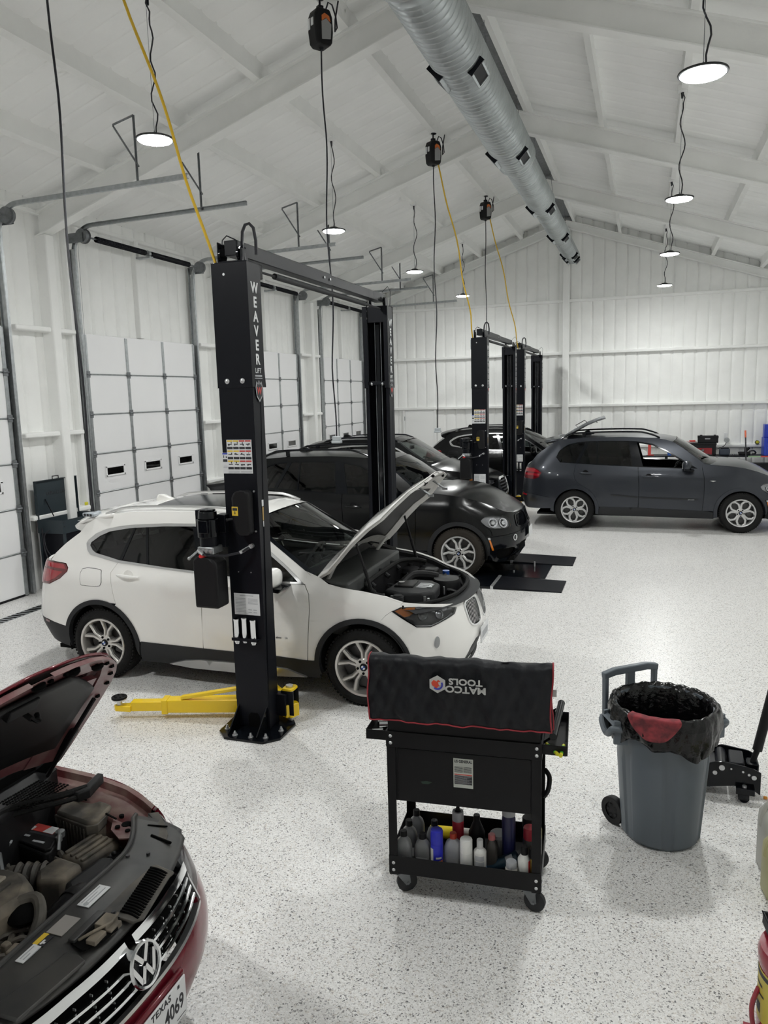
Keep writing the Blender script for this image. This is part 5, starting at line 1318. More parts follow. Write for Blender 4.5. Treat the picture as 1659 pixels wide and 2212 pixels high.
    # lower trim
    panel(B, 'wheel_arch_trim', [(-1.93, .34)]+arc(-xa, zc_, ro+.002, 180, 2, 24)+[(-1.03, .28)]+arc(-xa, zc_, ri, -12, 190, 26), P_ if paint == 'grey' else C, t, off=.012, rim=.05)
    panel(B, 'wheel_arch_trim', [(1.015, .26)]+arc(xa, zc_, ro+.002, 182, -5, 24)+arc(xa, zc_, ri, -8, 195, 26), P_ if paint == 'grey' else C, t, off=.012, rim=.05)
    panel(B, 'sill_trim', [(-.993, .432), (-.298, .43), (.816, .393), (1.0, .37), (1.02, .245), (0, .255), (-1.03, .275)], C, t, off=.006, rim=.04)
    panel(B, 'door_moulding', [(-.80, .68), (-.31, .645), (-.31, .615), (-.79, .655)], M['blackg'] if paint == 'black' else C, t, off=.012, rim=.015)
    panel(B, 'door_moulding', [(-.28, .643), (.735, .62), (.742, .592), (-.28, .613)], M['blackg'] if paint == 'black' else C, t, off=.012, rim=.015)
    panel(B, 'rear_bumper', [(s0, .68), (-2.5, .675), (-2.3, .655), (-2.05, .615), (-1.925, .595), (-1.925, .38), (-2.1, .37), (-2.4, .36), (s0, .36)], P_, t, join=True)
    panel(B, 'rear_apron', [(s0, .52), (-2.62, .52), (-2.5, .50), (-2.48, .38), (s0, .38)], C, t, off=.006, join=True)
    panel(B, 'rear_reflector', [(-2.6, .66), (-2.42, .645), (-2.42, .615), (-2.6, .63)], M['tail'], t, off=.008, rim=.01)
    panel(B, 'tailgate', [(s0, 1.2), (-2.55, 1.2), (-2.46, .95), (-2.5, .69), (s0, .69)], P_, t, off=-.006, join=True)
    panel(B, 'tail_lamp', [(-2.62, 1.165)]+lamp[1:]+[(-2.6, .96)], M['taild'], t, off=.008, rim=.02, step=.05)
    panel(B, 'tail_lamp_strip', [(-2.6, 1.15), (-2.30, 1.148), (-2.19, 1.108), (-2.14, 1.07), (-2.35, 1.085), (-2.6, 1.09)], M['tail'], t, off=.012, rim=0, step=.05)
    panel(B, 'tail_lamp_strip', [(-2.6, 1.06), (-2.3, 1.06), (-2.15, 1.045), (-2.17, 1.0), (-2.3, 1.015), (-2.6, 1.02)], M['tail'], t, off=.011, rim=0, step=.05)
    # roof, screens, hood
    G = strip_pts(B, roofE, lambda x: .05, lambda x: interp([(-2, -.12), (-1.3, 0), (-.1, 0), (.3, .10)], x), 18); grid_obj('roof', G, P_, t, ang=60)
    ws = [(.285, 1.65)]+pill+[(.93, 1.235)]; wb = lambda x: interp([(.2, .10), (.5, .13), (1.0, .2)], x)
    G = strip_pts(B, ws, lambda x: .05, wb, 18); grid_obj('windscreen', G, M['glassw'], t)
    for a, b in ((-1, -.94), (.94, 1)): grid_obj('windscreen_trim', strip_pts(B, ws, lambda x: .05, wb, 2, a, b, zoff=.004), M['blackg'], t)
    G = strip_pts(B, [(.82, 1.262), (.93, 1.235)], lambda x: .05, wb, 18, zoff=.004); grid_obj('windscreen_band', G, M['blackg'], t)
    hE = [(.93, 1.24), (1.035, 1.232), (1.363, 1.198), (1.54, 1.168), (1.76, 1.108), (1.92, 1.058), (2.1, .993), (2.2, .957), (2.3, .934), (2.45, .916), (2.7, .909), (2.93, .905)]
    grid_obj('hood', strip_pts(B, hE, lambda x: interp([(.9, .05), (1.3, .075), (1.8, .075), (2.1, .05), (2.3, .01)], x), lambda x: interp([(.9, .2), (1.3, .1), (1.8, .02), (2, 0)], x), 20), P_, t, ang=60)
    rg = [(-1.98, 1.61), (-2.1, 1.53), (-2.352, 1.39), (-2.50, 1.24), (-2.56, 1.19)]
    sp = [(-1.75, 1.70), (-1.9, 1.668), (-2.05, 1.64), (-2.15, 1.62)]
    G = strip_pts(B, sp, lambda x: .05, lambda x: -.12, 14, zoff=.014); grid_obj('roof_spoiler', G, P_, t, solid=.035)
    if not rear_glass_open:
        grid_obj('rear_glass', strip_pts(B, rg, lambda x: .02, lambda x: -.14, 12), M['glassd'], t)
    else:
        pv = Vector((-1.92, 0, 1.72)); R = Matrix.Translation(pv) @ Matrix.Rotation(math.radians(170), 4, 'Y') @ Matrix.Translation(-pv)
        G = [[tuple((Vector((-1.70, p[1]*.92, 1.78))+Vector((.68*i/4, 0, .33*i/4+.04*sin(PI*i/4)))+Vector((.05*(1-abs(u)), 0, 0)))) for p, u in zip(r, [-1+2*j/12 for j in range(13)])] for i, r in enumerate(strip_pts(B, rg, lambda x: .02, lambda x: 0, 12))]
        ro_ = grid_obj('rear_glass', G, M['galvd'], t, solid=.045)
        MB().tube([Vector(G[0][2])+Vector((-.06, 0, -.08)), Vector(G[1][2])], .012, 6).tube([Vector(G[0][10])+Vector((-.06, 0, -.08)), Vector(G[1][10])], .012, 6).tube([Vector(G[1][6])+Vector((0, 0, .0)), Vector(G[1][6])+Vector((-.06, 0, .05)), Vector(G[2][6])+Vector((-.05, 0, .06)), Vector(G[2][6])], .008, 6).tube([Vector(G[3][6])+Vector((0, 0, -.02)), Vector(G[3][6])+Vector((.02, 0, -.07))], .008, 6).build('glass_hinge', M['blackp'], ro_)
        x0 = G[0][6]
    for k in (1, -1):
        pts = []
        for i in range(29):
            tt = i/28; x = -1.80+1.86*tt; px, py, pz = B.pt(x, interp([(-1.85, 1.67), (-1.739, 1.697), (-1.302, 1.73), (-.604, 1.742), (-.062, 1.722), (.15, 1.69)], x)); pts.append((px, k*(py+.06), pz+.01+.085*min(1, (7*tt)**.8, (6*(1-tt))**.8)))
        mb = MB().tube(pts, .016, 8); i = 7; mb.cb((pts[i][0], pts[i][1], pts[i][2]-.045), (.06, .03, .08)); mb.build('roof_rail', M['blackg'], t)
    mb = MB(); mb.prism([(-1.35, 1.74), (-1.16, 1.78), (-1.28, 1.835), (-1.34, 1.835), (-1.40, 1.77)], -.03, .03, lambda a, b, h: (a, h, b)); mb.build('antenna_fin', P_, t, bevel=.02, seg=3)
    mirror(t, B, .57, 1.20, P_, 1.05); handle(t, B, -1.38, -1.155, 1.082, P_); handle(t, B, -.245, -.005, 1.025, P_)
    for k, y in ((0, -.84), (1, .84)):
        for x in (-xa, xa): wheel(wst, .368, .257, .255, t, (x, y, .368), far=bool(k), rot=8 if x < 0 else -5, tmat=tmat)
    liners(t, (-xa, xa), zc_, ri+.012, .92)
    panel(B, 'body_liner', arc(-xa, zc_, ri, 10, 90, 6)[::-1]+[(-1.8, .9), (-2.1, 1.1), (-1.6, 1.2), (.7, 1.12), (1.7, .95)]+arc(xa, zc_, ri, 80, 170, 6)+[(1.0, .28), (-1.0, .28)], M['liner'], t, off=-.028, rim=0, step=.15)
    MB().box(-2.2, -.78, .24, .95, .78, .28).box(.95, -.55, .22, 2.2, .55, .28).build('underbody', M['liner'], t)
    interior(t, dict(fz=.46, dx=.78, bz=1.20, hw=.78, xr=-1.8, sx=-.10, rx=-1.05, mx=.38, mz=1.52), M['seat'])
    for a, b in (((1.03, -.12), (.75, -.66)), ((1.08, .56), (.82, -.04))):
        MB().tube([(a[0]+.04, a[1], 1.27), (a[0]-.02, a[1]-.05, 1.285), (b[0]+.06, b[1], 1.375)], .009, 6).tube([(a[0], a[1]+.1, 1.29), (b[0]+.06, b[1]-.05, 1.38)], .006, 6).build('wiper', M['blackp'], t)
    if badge:
        panel(B, 'side_repeater', [(.93, .952), (.99, .957), (1.04, .950), (.985, .932)], M['chrome'], t, off=.005, rim=.005, step=.03)
        x, y, z = B.pt(.62, .60, .014); text('xDrive35i', .028, M['steel'], 'badge', t, frame((x, y, z), (1, 0, 0), (0, 0, 1)), .0015)
    x, y, z = B.pt(s1, .56, .02)
    MB().box(x, -.155, .50, x+.008, .155, .655).build('number_plate', M['paper'], t, bevel=.004)
    return t
x1 = crossover('crossover_car', 'white compact car with its hood raised between the near lift posts', (-3.573, 6.735, 0), 'white', hood_open=True)
x, y, z = BX.pt(.605, .562, .002)
text('xDrive', .020, M['ink'], 'badge', x1, frame((x-.04, y, z), (1, 0, 0), (0, 0, 1)), .0012); text('28i', .024, M['inkgrey'], 'badge', x1, frame((x+.035, y, z), (1, 0, 0), (0, 0, 1)), .0012)
MB().box(2.205, -.155, .40, 2.215, .155, .55).build('number_plate', M['paper'], x1, bevel=.004)
MB().box(2.2155, -.12, .44, 2.2165, .12, .50).build('plate_print', M['inkgrey'], x1)
big_suv('glossy black car with dusty front tyre on the low lift, behind the white car', (-3.97, 11.47, .0), 'black', 'e70b', tmat='rubberd')
big_suv('dark grey car with open front window and raised rear glass, at right', (.197, 15.97, 0), 'grey', 'e70g', open_window=True, rear_glass_open=True, badge=True)
c3 = crossover('crossover_car', 'black car with chrome edged grille, nearly hidden behind the dusty black car', (-5.08, 16.0, 0), 'black', scale=1.07, face='hex', rails='black', chrome='satin')
c4_ = crossover('crossover_car', 'black car with red tail lamp and bright window trim, parked before the man door', (-3.27, 20.6, 0), 'black', scale=1.065, rails='black', chrome='chrome')
# ================================================================ dark red saloon with raised hood
PLV = [(-3.87, 0), (-3.86, -.4), (-3.78, -.68), (-3.5, -.84), (-3, -.90), (-2, -.917), (-1, -.917), (-.4, -.912), (0, -.895), (.3, -.865), (.52, -.805), (.70, -.715), (.83, -.59), (.925, -.39), (.97, -.18), (.98, 0)]
SDV = [(.2, .1), (.35, .03), (.5, 0), (.65, 0), (.75, .02), (.82, .05), (.87, .10), (.92, .16), (1.0, .2), (1.2, .3), (1.4, .40)]
FRV = [(.15, .12), (.25, .05), (.38, -.005), (.46, -.01), (.52, 0), (.58, .02), (.66, .05), (.74, .08), (.80, .14), (.9, .3)]
RRV = [(.2, .12), (.4, 0), (.6, 0), (.9, .05), (1.0, .12), (1.4, .6)]
BV = Body(PLV, SDV, FRV, RRV, (.2, 1.0), (-3.3, -3.9))
def sy(B, yy):
    lo, hi = 0., B.s1
    for _ in range(40):
        m = (lo+hi)/2
        if abs(B.base(m)[1]) > yy: lo = m
        else: hi = m
    return lo
def saloon():
    B = BV; t = thing('saloon_car', 'dark red car with raised hood and dusty engine bay, nearest at lower left', 'car', (-2.6, 2.03, 0)); P_ = PAINT['red']
    s0, s1 = B.s0, B.s1; E1 = s1+.002; C = M['blackp']
    dusty = pbr('dusty_black_plastic', (.032, .032, .031), .65, dirt=(.13, .115, .095), vscale=5)
    dusty2 = pbr('very_dusty_plastic', (.06, .055, .048), .8, dirt=(.23, .195, .15), vscale=7)
    cover = pbr('radiator_cover_plastic', (.035, .036, .037), .5, dirt=(.065, .062, .058), vscale=4)
    redd = pbr('dusty_red_inner_metal', (.10, .018, .02), .5, dirt=(.20, .13, .11), vscale=8)
    S = lambda y: sy(B, y)
    xa, zc_, ro, ri = .02, .33, .40, .37
    sA, sB, sC = S(.50), S(.56), S(.74)
    # side panels
    crest = [(-.55, .955), (-.3, .925), (-.1, .90), (.15, .872), (.35, .845), (.48, .822), (.55, .806)]
    hl = [(.57, .80), (.70, .785), (S(.66), .772), (S(.55), .752), (sA, .742), (S(.485), .66), (S(.49), .595), (S(.56), .60), (S(.66), .625), (S(.74), .66), (.60, .715), (.555, .77)]
    panel(B, 'front_fender', [(-.52, .20), (-.42, .22)]+arc(xa, zc_, ro, 190, 20, 20)+[(.45, .50), (.53, .60), (.55, .70), (.54, .78), (.555, .804)]+crest[::-1]+[(-.56, .8), (-.54, .5)], P_, t, step=.07)
    panel(B, 'front_door', [(-1.60, .22), (-.525, .22), (-.545, .5), (-.565, .8), (-.56, .955), (-1.6, .985)], P_, t)
    panel(B, 'rear_door', [(-2.35, .40), (-2.2, .22), (-1.605, .22), (-1.605, .985), (-2.6, 1.0), (-2.55, .75)], P_, t)
    panel(B, 'quarter_panel', arc(-2.78, .33, .40, 180, 10, 16)+[(-2.35, .42), (-2.55, .75), (-2.605, 1.0), (-2.9, 1.08), (-3.3, 1.04), (s0+.1, 1.0), (s0+.1, .25), (-3.25, .25)], P_, t)
    panel(B, 'rear_bumper', [(s0, .25), (s0+.11, .25), (s0+.11, 1.0), (s0, 1.0)], P_, t, join=True)
    panel(B, 'side_glass', [(-.75, 1.0), (-1.6, 1.0), (-2.5, 1.02), (-2.75, 1.09), (-2.3, 1.36), (-1.7, 1.40), (-1.25, 1.36)], M['glassm'], t, rim=0)
    panel(B, 'window_frame', [(-.55, .957), (-1.6, .985), (-2.6, 1.0), (-2.9, 1.08), (-2.35, 1.41), (-1.7, 1.45), (-1.15, 1.40)], M['blackg'], t, [[(-.75, 1.0), (-1.6, 1.0), (-2.5, 1.02), (-2.75, 1.09), (-2.3, 1.36), (-1.7, 1.40), (-1.25, 1.36)]])
    rE = [(-2.9, 1.09), (-2.35, 1.42), (-1.7, 1.46), (-1.15, 1.41)]
    grid_obj('roof', strip_pts(B, rE[1:], lambda x: .05, lambda x: 0, 12), P_, t)
    grid_obj('windscreen', strip_pts(B, [(-1.15, 1.41), (-.8, 1.16), (-.50, .96), (-.40, .93)], lambda x: .04, lambda x: interp([(-1.2, .08), (-.4, .24)], x), 14), M['glassw'], t)
    grid_obj('rear_glass', strip_pts(B, [(-2.35, 1.42), (-2.9, 1.09), (-3.1, 1.05)], lambda x: .03, lambda x: -.1, 12), M['glassd'], t)
    grid_obj('boot_lid', strip_pts(B, [(-3.1, 1.05), (-3.5, 1.02), (s0+.1, 1.0)], lambda x: .03, lambda x: -.1, 12), P_, t)
    # bumper
    gb = .562
    bump = arc(xa, zc_, ro, 20, -10, 5)+[(.46, .22), (S(.7), .19), (S(.4), .17), (E1, .17), (E1, gb-.006), (S(.25), gb-.006), (S(.47), gb+.0), (S(.485), .592), (S(.56), .595), (S(.66), .62), (S(.74), .655), (.595, .712), (.552, .70), (.535, .60), (.455, .50)]
    vent = crc([(S(.30), .345), (S(.45), .375), (S(.60), .40), (S(.66), .36), (S(.62), .26), (S(.45), .225), (S(.31), .225)], 2)
    cvent = [(S(.26), .23), (S(.27), .345), (E1, .345), (E1, .23)]
    panel(B, 'front_bumper', bump, P_, t, [vent], join=True, step=.06)
    panel(B, 'bumper_vent', vent, M['dark'], t, off=-.03, rim=0)
    for z in (.25, .275, .30, .325, .35): panel(B, 'vent_slat', [(S(.60), z+.015), (S(.33), z), (S(.33), z+.010), (S(.60), z+.025)], M['blackp'], t, off=-.012, step=.06, rim=.015)
    panel(B, 'lower_lip', [(S(.66), .23), (S(.4), .20), (E1, .20), (E1, .17), (S(.4), .17), (S(.70), .19)], P_, t, off=.014, rim=.02, join=True)
    # headlamp
    panel(B, 'headlight_housing', hl, M['lampdark'], t, off=-.05, rim=0, step=.05)
    panel(B, 'headlight_reflector', [(.60, .79), (S(.70), .775), (S(.60), .757), (S(.515), .738), (S(.50), .66), (S(.505), .605), (S(.60), .615), (S(.74), .67), (.60, .72)], M['lampback'], t, off=-.015, step=.05)
    panel(B, 'headlight_lens', hl, M['glassc'], t, off=.004, rim=.0, step=.05)
    # grille
    gr = [(S(.485), .735), (S(.3), .745), (E1, .75), (E1, gb), (S(.25), gb), (S(.475), gb+.006), (S(.48), .65)]
    panel(B, 'grille_backing', gr, M['dark'], t, off=-.05, rim=0, join=True)
    panel(B, 'chrome_bar', [(S(.505), .738), (S(.3), .750), (S(.02), .752), (S(.02), .726), (S(.3), .722), (S(.49), .706)], M['chrome'], t, off=.008, step=.05, rim=.05)
    for z in (.670, .635, .600):
        pts = [B.pt(S(y), z+.02*(y/.48)**2*.6, .0) for y in [.47-.43*i/22 for i in range(23)]]
        for k in (1, -1): MB().tube([(p[0], k*p[1], p[2]) for p in pts], .0085, 6).build('grille_bar', M['chrome'], t)
    panel(B, 'chrome_edge', [(S(.492), .70), (S(.497), gb+.012), (S(.25), gb+.004), (E1, gb+.004), (E1, gb-.008), (S(.25), gb-.008), (S(.485), gb+.0), (S(.478), .69)], M['satin'], t, off=.008, step=.05, rim=.03, join=True)
    pins = []
    for y in [-.42+.07*i for i in range(13)]:
        if abs(y) < .1: continue
        for z in (.652, .618, .690):
            p = B.pt(S(abs(y)), z, -.01); sg = 1 if y > 0 else -1; pins.append((p[0], -sg*p[1], z))
    pm = MB().cb((0, 0, 0), (.012, .003, .008)).build('grille_pin', M['satin'], t)
    for i, q in enumerate(pins):
        if i: pm = pm.copy(); COL.objects.link(pm); pm.parent = t
        pm.location = q
    # emblem
    ex = B.pt(s1, .66)[0]+.025; n = Vector((cos(.25), 0, sin(.25))); u = Vector((0, 1, 0)); v = n.cross(u)*1.0
    if v.z < 0: v = -v
    o = Vector((ex, 0, .665))
    e = MB(); e.lathe([(.074, -.05), (.079, -.0), (.081, .010), (.077, .018), (.069, .016), (.066, .006), (.064, -.012)], o, n, 40); em = e.build('emblem', M['chrome'], t)
    MB().lathe([(.001, -.006), (.068, -.006)], o, n, 32).build('emblem_back', M['blackg'], em)
    def EP(a, b, h): return tuple(o+u*a+v*b+n*h)
    w_ = .0165
    def stroke(mb, a, b):
        a, b = Vector(a), Vector(b); d = (b-a).normalized(); q = Vector((-d.y, d.x))*w_/2
        mb.prism([tuple(a+q), tuple(a-q), tuple(b-q), tuple(b+q)], -.004, .008, EP)
    mb = MB()
    for k in (1, -1):
        stroke(mb, (k*.036, .057), (k*.004, .008)); 
        stroke(mb, (k*.062, .022), (k*.030, -.052)); stroke(mb, (k*.028, -.056), (k*.003, -.006))
    mb.box(0, 0, 0, 0, 0, 0) if False else None
    mb.build('emblem_letters', M['chrome'], em)
    # plate
    px = B.pt(s1, .44)[0]+.022; R = Matrix.Rotation(math.radians(-6), 4, 'Y')
    pl = MB().box(px-.004, -.153, .365, px+.004, .153, .520).build('number_plate', M['paper'], t, bevel=.012)
    MB().box(px-.03, -.165, .36, px-.005, .165, .535).build('plate_frame', P_, pl, bevel=.01)
    X, Y = (0, 1, 0), (0, 0, 1)
    text('TEXAS', .036, M['ink'], 'lettering', pl, frame((px+.0045, .0, .498), X, Y), .0006, bold=.0008, space=1.15)
    text('4069', .082, M['ink'], 'lettering', pl, frame((px+.0045, .075, .435), X, Y), .0006, sx=.72, bold=.0012)
    MB().box(px+.004, -.06, .377, px+.005, .06, .384).cyl((px+.004, -.10, .385), (px+.005, -.10, .385), .005, n=8).box(px+.004, .085, .378, px+.005, .14, .380).box(px+.004, .10, .495, px+.005, .112, .508).build('plate_print', M['ink'], pl)
    # ------------------------------------------------ engine bay
    MB().box(-.12, -.60, .42, .62, .60, .45).box(-.13, -.72, .42, -.10, .72, .98).build('bay_floor', M['dark'], t)
    # inner wing rails
    for k in (1, -1):
        mb = MB(); vs = []
        for s, z in [(-.40, .938)]+crest[1:]:
            x, y, zz = B.pt(s, z); wdt = .05+.07*min(1, max(0, (s+.2)/.5))
            vs += [(x, k*-y, zz), (x, k*(-y-.022), zz-.004), (x-.005, k*(-y-.03), zz-.035), (x-.02, k*(-y-.03-wdt), zz-.042), (x-.02, k*(-y-.05-wdt), zz-.06), (x-.02, k*(-y-.09-wdt), .45)]
        n = 6; mb.add(vs, [(i*n+j, (i+1)*n+j, (i+1)*n+j+1, i*n+j+1) for i in range(len(vs)//n-1) for j in range(n-1)])
        mb.build('inner_wing', redd, t, ang=40)
        ml = MB()
        for i in range(2):
            ml.prism([(.06+.2*i, .0), (.20+.2*i, -.03), (.20+.2*i, -.022), (.06+.2*i, .008)], 0, .004, lambda a, b, h: (a, k*(.66+b-.05*i), .842-.012*i-.1*(a-.06)+h))
        ml.cyl((.46, k*.575, .775), (.46, k*.575, .79), .022, n=16)
        for q in ((.44, .54), (.50, .53), (.30, .64), (.40, .62)): ml.cyl((q[0], k*q[1], .775), (q[0], k*q[1], .80-.03*(q[0]-.3)), .011, n=10)
        ml.build('rail_slots', M['dark'], t)
    MB().prism([(.37, .60), (.53, .55), (.55, .49), (.50, .47), (.42, .52)], .782, .788).build('rail_bracket', redd, t)
    MB().prism([(.37, -.60), (.53, -.55), (.55, -.49), (.50, -.47), (.42, -.52)], .782, .788).build('rail_bracket', redd, t)
    # radiator cover
    inn = [(0, .605), (.15, .605), (.30, .606), (.38, .600), (.45, .575), (.52, .535), (.57, .50), (.61, .47), (.66, .46)]
    mb = MB(); vs = []; nv = 48; nu = 10
    def outer(y):
        s = S(abs(y)); p = B.pt(s, .758); return p[0]-.006
    for i in range(nv+1):
        y = -.64+1.28*i/nv; xi = interp(inn, abs(y)); xo = max(outer(y), xi+.02) if abs(y) < .60 else max(interp(inn, abs(y))+.03, outer(y)-.02)
        for j in range(nu+1):
            tt = j/nu; x = xi+(xo-xi)*tt; z = .796-.004*tt-.026*tt**4-(.06 if j == 0 else 0)*0
            if abs(y) < .33: z += .010*sin(PI*min(1, tt*1.6))*(1 if tt < .62 else 0)
            vs.append((x, y, z))
    mb.add(vs, [(i*(nu+1)+j, i*(nu+1)+j+1, (i+1)*(nu+1)+j+1, (i+1)*(nu+1)+j) for i in range(nv) for j in range(nu)])
    cv = mb.build('radiator_cover', cover, t, ang=50)
    sm = cv.modifiers.new('solid', 'SOLIDIFY'); sm.thickness = .02; sm.offset = -1
    MB().tube([(interp(inn, abs(y)), y, .798) for y in [-.64+1.28*i/40 for i in range(41)]], .010, 8).build('cover_lip', cover, cv)
    for k in (1,):
        lv = MB()
        for i in range(19):
            y = .066+.0142*i
            pts = [(.821-.055*i/18+.086*q/8, y+.006*sin(PI*q/8)-.012*q/8, .8015-.0005*q) for q in range(9)]
            lv.tube([(p[0], k*p[1], p[2]-.004) for p in pts], .0052, 6)
        lv.build('louvre_slots', M['dark'], cv)
    for k in (1, -1):
        if k > 0: MB().prism([(.74, .045), (.76, .34), (.775, .352), (.873, .33), (.87, .30), (.925, .06), (.90, .03)], .785, .7945, lambda a, b, h: (a, k*b, h)).build('louvre_plate', dusty, cv, bevel=.004)
        MB().prism([(.50, .675), (.555, .60), (.60, .535), (.635, .515), (.715, .50), (.69, .555), (.62, .63), (.54, .70)], .775, .792, lambda a, b, h: (a, k*b, h)).build('lamp_shroud', dusty, t, bevel=.004)
        MB().tube([(.565, k*.585, .795), (.655, k*.60, .795)], .004, 6).tube([(.63, k*.52, .796), (.74, k*.50, .792)], .006, 6).build('shroud_gap', M['dark'], t)
        for q in ((.63, .36), (.70, .40), (.645, -.1), (.80, .05)): MB().cyl((q[0], k*q[1], .79), (q[0], k*q[1], .803), .008, n=10).build('push_clip', M['ink'], cv)
    # latch well
    MB().prism([(.765, -.13), (.757, .02), (.80, .03), (.845, .03), (.875, -.02), (.865, -.09), (.83, -.15)], .795, .803).build('latch_well', M['dark'], cv)
    MB().box(.753, -.13, .80, .782, .03, .815).build('latch_cover', cover, cv, bevel=.004)
    MB().box(.80, -.05, .80, .85, .015, .825).box(.82, -.12, .80, .86, -.06, .818).tube([(.79, -.12, .81), (.83, -.09, .83), (.85, -.02, .82), (.84, .03, .82)], .006, 6).box(.84, -.05, .79, .87, .01, .81).build('latch', dusty2, cv, bevel=.004)
    for (a, b) in ((-.45, -.16),):
        MB().prism([(.72, a), (.77, -.24), (.775, -.17), (.83, -.165), (.87, -.18), (.84, a)], .786, .800).build('front_cover_panel', cover, cv, bevel=.006)
    # labels on the cover
    for (x0, y0, x1, y1, mt, nm) in ((.652, .035, .704, .160, 'paper', 'label'), (.650, -.118, .717, -.022, 'tan2', 'label'), (.646, -.178, .667, -.122, 'stky', 'label'), (.667, -.180, .691, -.128, 'ink', 'label'), (.652, -.262, .686, -.178, 'paper', 'label')):
        if mt == 'tan2': M.setdefault('tan2', pbr('grey_foil_label', (.34, .32, .30), .45))
        lb = MB().box(x0, y0, .806, x1, y1, .8085).build(nm, M[mt], cv)
        if mt == 'paper':
            mb = MB()
            for i in range(3): mb.box(x0+.008+i*.013, y0+.012, .8085, x0+.012+i*.013, y1-.01-.03*(i % 2), .8092)
            mb.cyl((x0+.03, y0+.014, .8085), (x0+.03, y0+.014, .8093), .010, n=12) if y0 > 0 else None
            mb.build('label_print', M['inkgrey'], lb)
        if mt == 'ink': MB().box(x0+.004, y0+.006, .8085, x0+.012, y0+.03, .809).box(x0+.012, y0+.012, .8085, x0+.02, y0+.02, .809).build('label_print', M['paper'], lb)
    # battery, boxes, filter, ducts, engine cover
    bt = MB().prism([(.0, .345), (.045, .490), (.215, .480), (.27, .32), (.255, .30)], .60, .775).build('battery', M['blackp'], t, bevel=.008)
    MB().prism([(.02, .40), (.05, .478), (.20, .470), (.225, .395)], .774, .782).build('battery_label', M['ink'], bt)
    MB().prism([(.055, .425), (.065, .475), (.185, .468), (.19, .42)], .7815, .784).build('battery_sticker', M['stkr'], bt)
    MB().prism([(.135, .423), (.145, .470), (.185, .468), (.19, .42)], .784, .7855).prism([(.055, .425), (.06, .452), (.08, .450), (.078, .423)], .784, .7855).build('sticker_print', M['paper'], bt)
    MB().prism([(.01, .35), (.0, .36), (.04, .405), (.235, .395), (.265, .33), (.25, .31)], .774, .788).build('battery_lid', M['blackp'], bt, bevel=.004)
    for q in ((.05, .37, .10), (.15, .345, .12)): MB().box(q[0], q[1], .787, q[0]+.06, q[1]+.012, .790).build('lid_highlight', M['inkgrey'], bt)
    MB().cyl((.225, .43, .775), (.225, .43, .80), .02, n=12).cyl((.245, .40, .775), (.245, .40, .795), .014, n=10).tube([(.22, .43, .795), (.25, .40, .80), (.275, .36, .76)], .008, 6).build('battery_clamp', M['galv'], bt)
    eb = MB().prism([(.065, .665), (.11, .535), (.315, .498), (.345, .52), (.325, .655), (.20, .69)], .60, .815).build('fuse_box', dusty2, t, bevel=.012)
    MB().prism([(.105, .53), (.315, .49), (.352, .52), (.33, .66), (.31, .66), (.33, .525), (.31, .505), (.11, .545)], .76, .80).build('fuse_box_rim', dusty, eb, bevel=.003)
    mb = MB()
    for i in range(9): mb.cb((.338-.002*i, .525+.014*i, .72), (.012, .006, .13))
    for i in range(9): mb.cb((.12+.022*i, .532-.0045*i, .72), (.006, .012, .13))
    mb.build('fuse_box_ribs', dusty, eb, bevel=.002)
    fb = MB().prism([(.285, .355), (.315, .545), (.455, .525), (.475, .50), (.43, .325)], .58, .745).build('air_filter_box', dusty2, t, bevel=.015)
    mb = MB()
    for i in range(4): mb.prism([(.300+.034*i, .365-.008*i), (.325+.034*i, .525-.004*i), (.340+.034*i, .523-.004*i), (.315+.034*i, .362-.008*i)], .744, .757)
    mb.build('filter_ribs', dusty2, fb, bevel=.004)
    MB().prism([(.45, .53), (.50, .51), (.455, .33), (.43, .32)], .60, .715).box(.47, .42, .60, .52, .455, .73).cyl((.495, .44, .70), (.495, .44, .745), .012, n=10).build('filter_bracket', M['blackp'], fb, bevel=.006)
    MB().prism([(.27, .235), (.285, .345), (.43, .325), (.425, .215), (.33, .17)], .56, .75, ).build('filter_outlet', dusty2, fb, bevel=.02)
    mb = MB()
    for i in range(4): mb.lathe([(.050, -.012), (.060, 0), (.050, .012)], (.275-.032*i, .270-.013*i, .70), (.92, .38, 0), 20)
    mb.lathe([(.048, -.12), (.048, .02)], (.26, .264, .70), (.92, .38, 0), 20); mb.build('bellows', dusty, t)
    MB().prism([(.455, .185), (.475, .37), (.55, .385), (.572, .35), (.565, .15), (.52, .13)], .70, .765).build('air_duct', M['blackp'], t, bevel=.025, seg=3)
    MB().tube(catmull([(.56, .17, .735), (.565, .10, .745), (.55, .04, .72), (.50, -.02, .66), (.47, -.06, .55)], 8), .052, 18).lathe([(.056, -.02), (.058, 0), (.056, .02)], (.565, .115, .745), (0, 1, 0), 24).build('cold_air_hose', M['blackp'], t)
    ec = MB().prism([(.10, -.50), (.13, .03), (.22, .11), (.35, .105), (.43, .06), (.465, 0), (.44, -.12), (.40, -.20), (.42, -.45)], .70, .835).build('engine_cover', dusty2, t, bevel=.03, seg=3)
    MB().prism([(.16, -.30), (.17, .03), (.31, .055), (.32, -.30)], .834, .85).build('cover_panel', pbr('pale_dusty_cover', (.20, .18, .15), .75, dirt=(.30, .26, .21), vscale=5), ec, bevel=.008)
    MB().box(.345, -.30, .83, .352, .03, .842).build('cover_step', dusty, ec)
    MB().ball((.47, -.03, .78), .06, 16, 1.0, 1.1, .6).build('oil_filler', M['dark'], t)
    MB().tube(catmull([(.40, -.06, .80), (.48, .01, .82), (.55, -.04, .79), (.56, -.12, .72)], 6), .022, 10).build('vacuum_hose', dusty, t)
    rnd = random.Random(11); mb = MB()
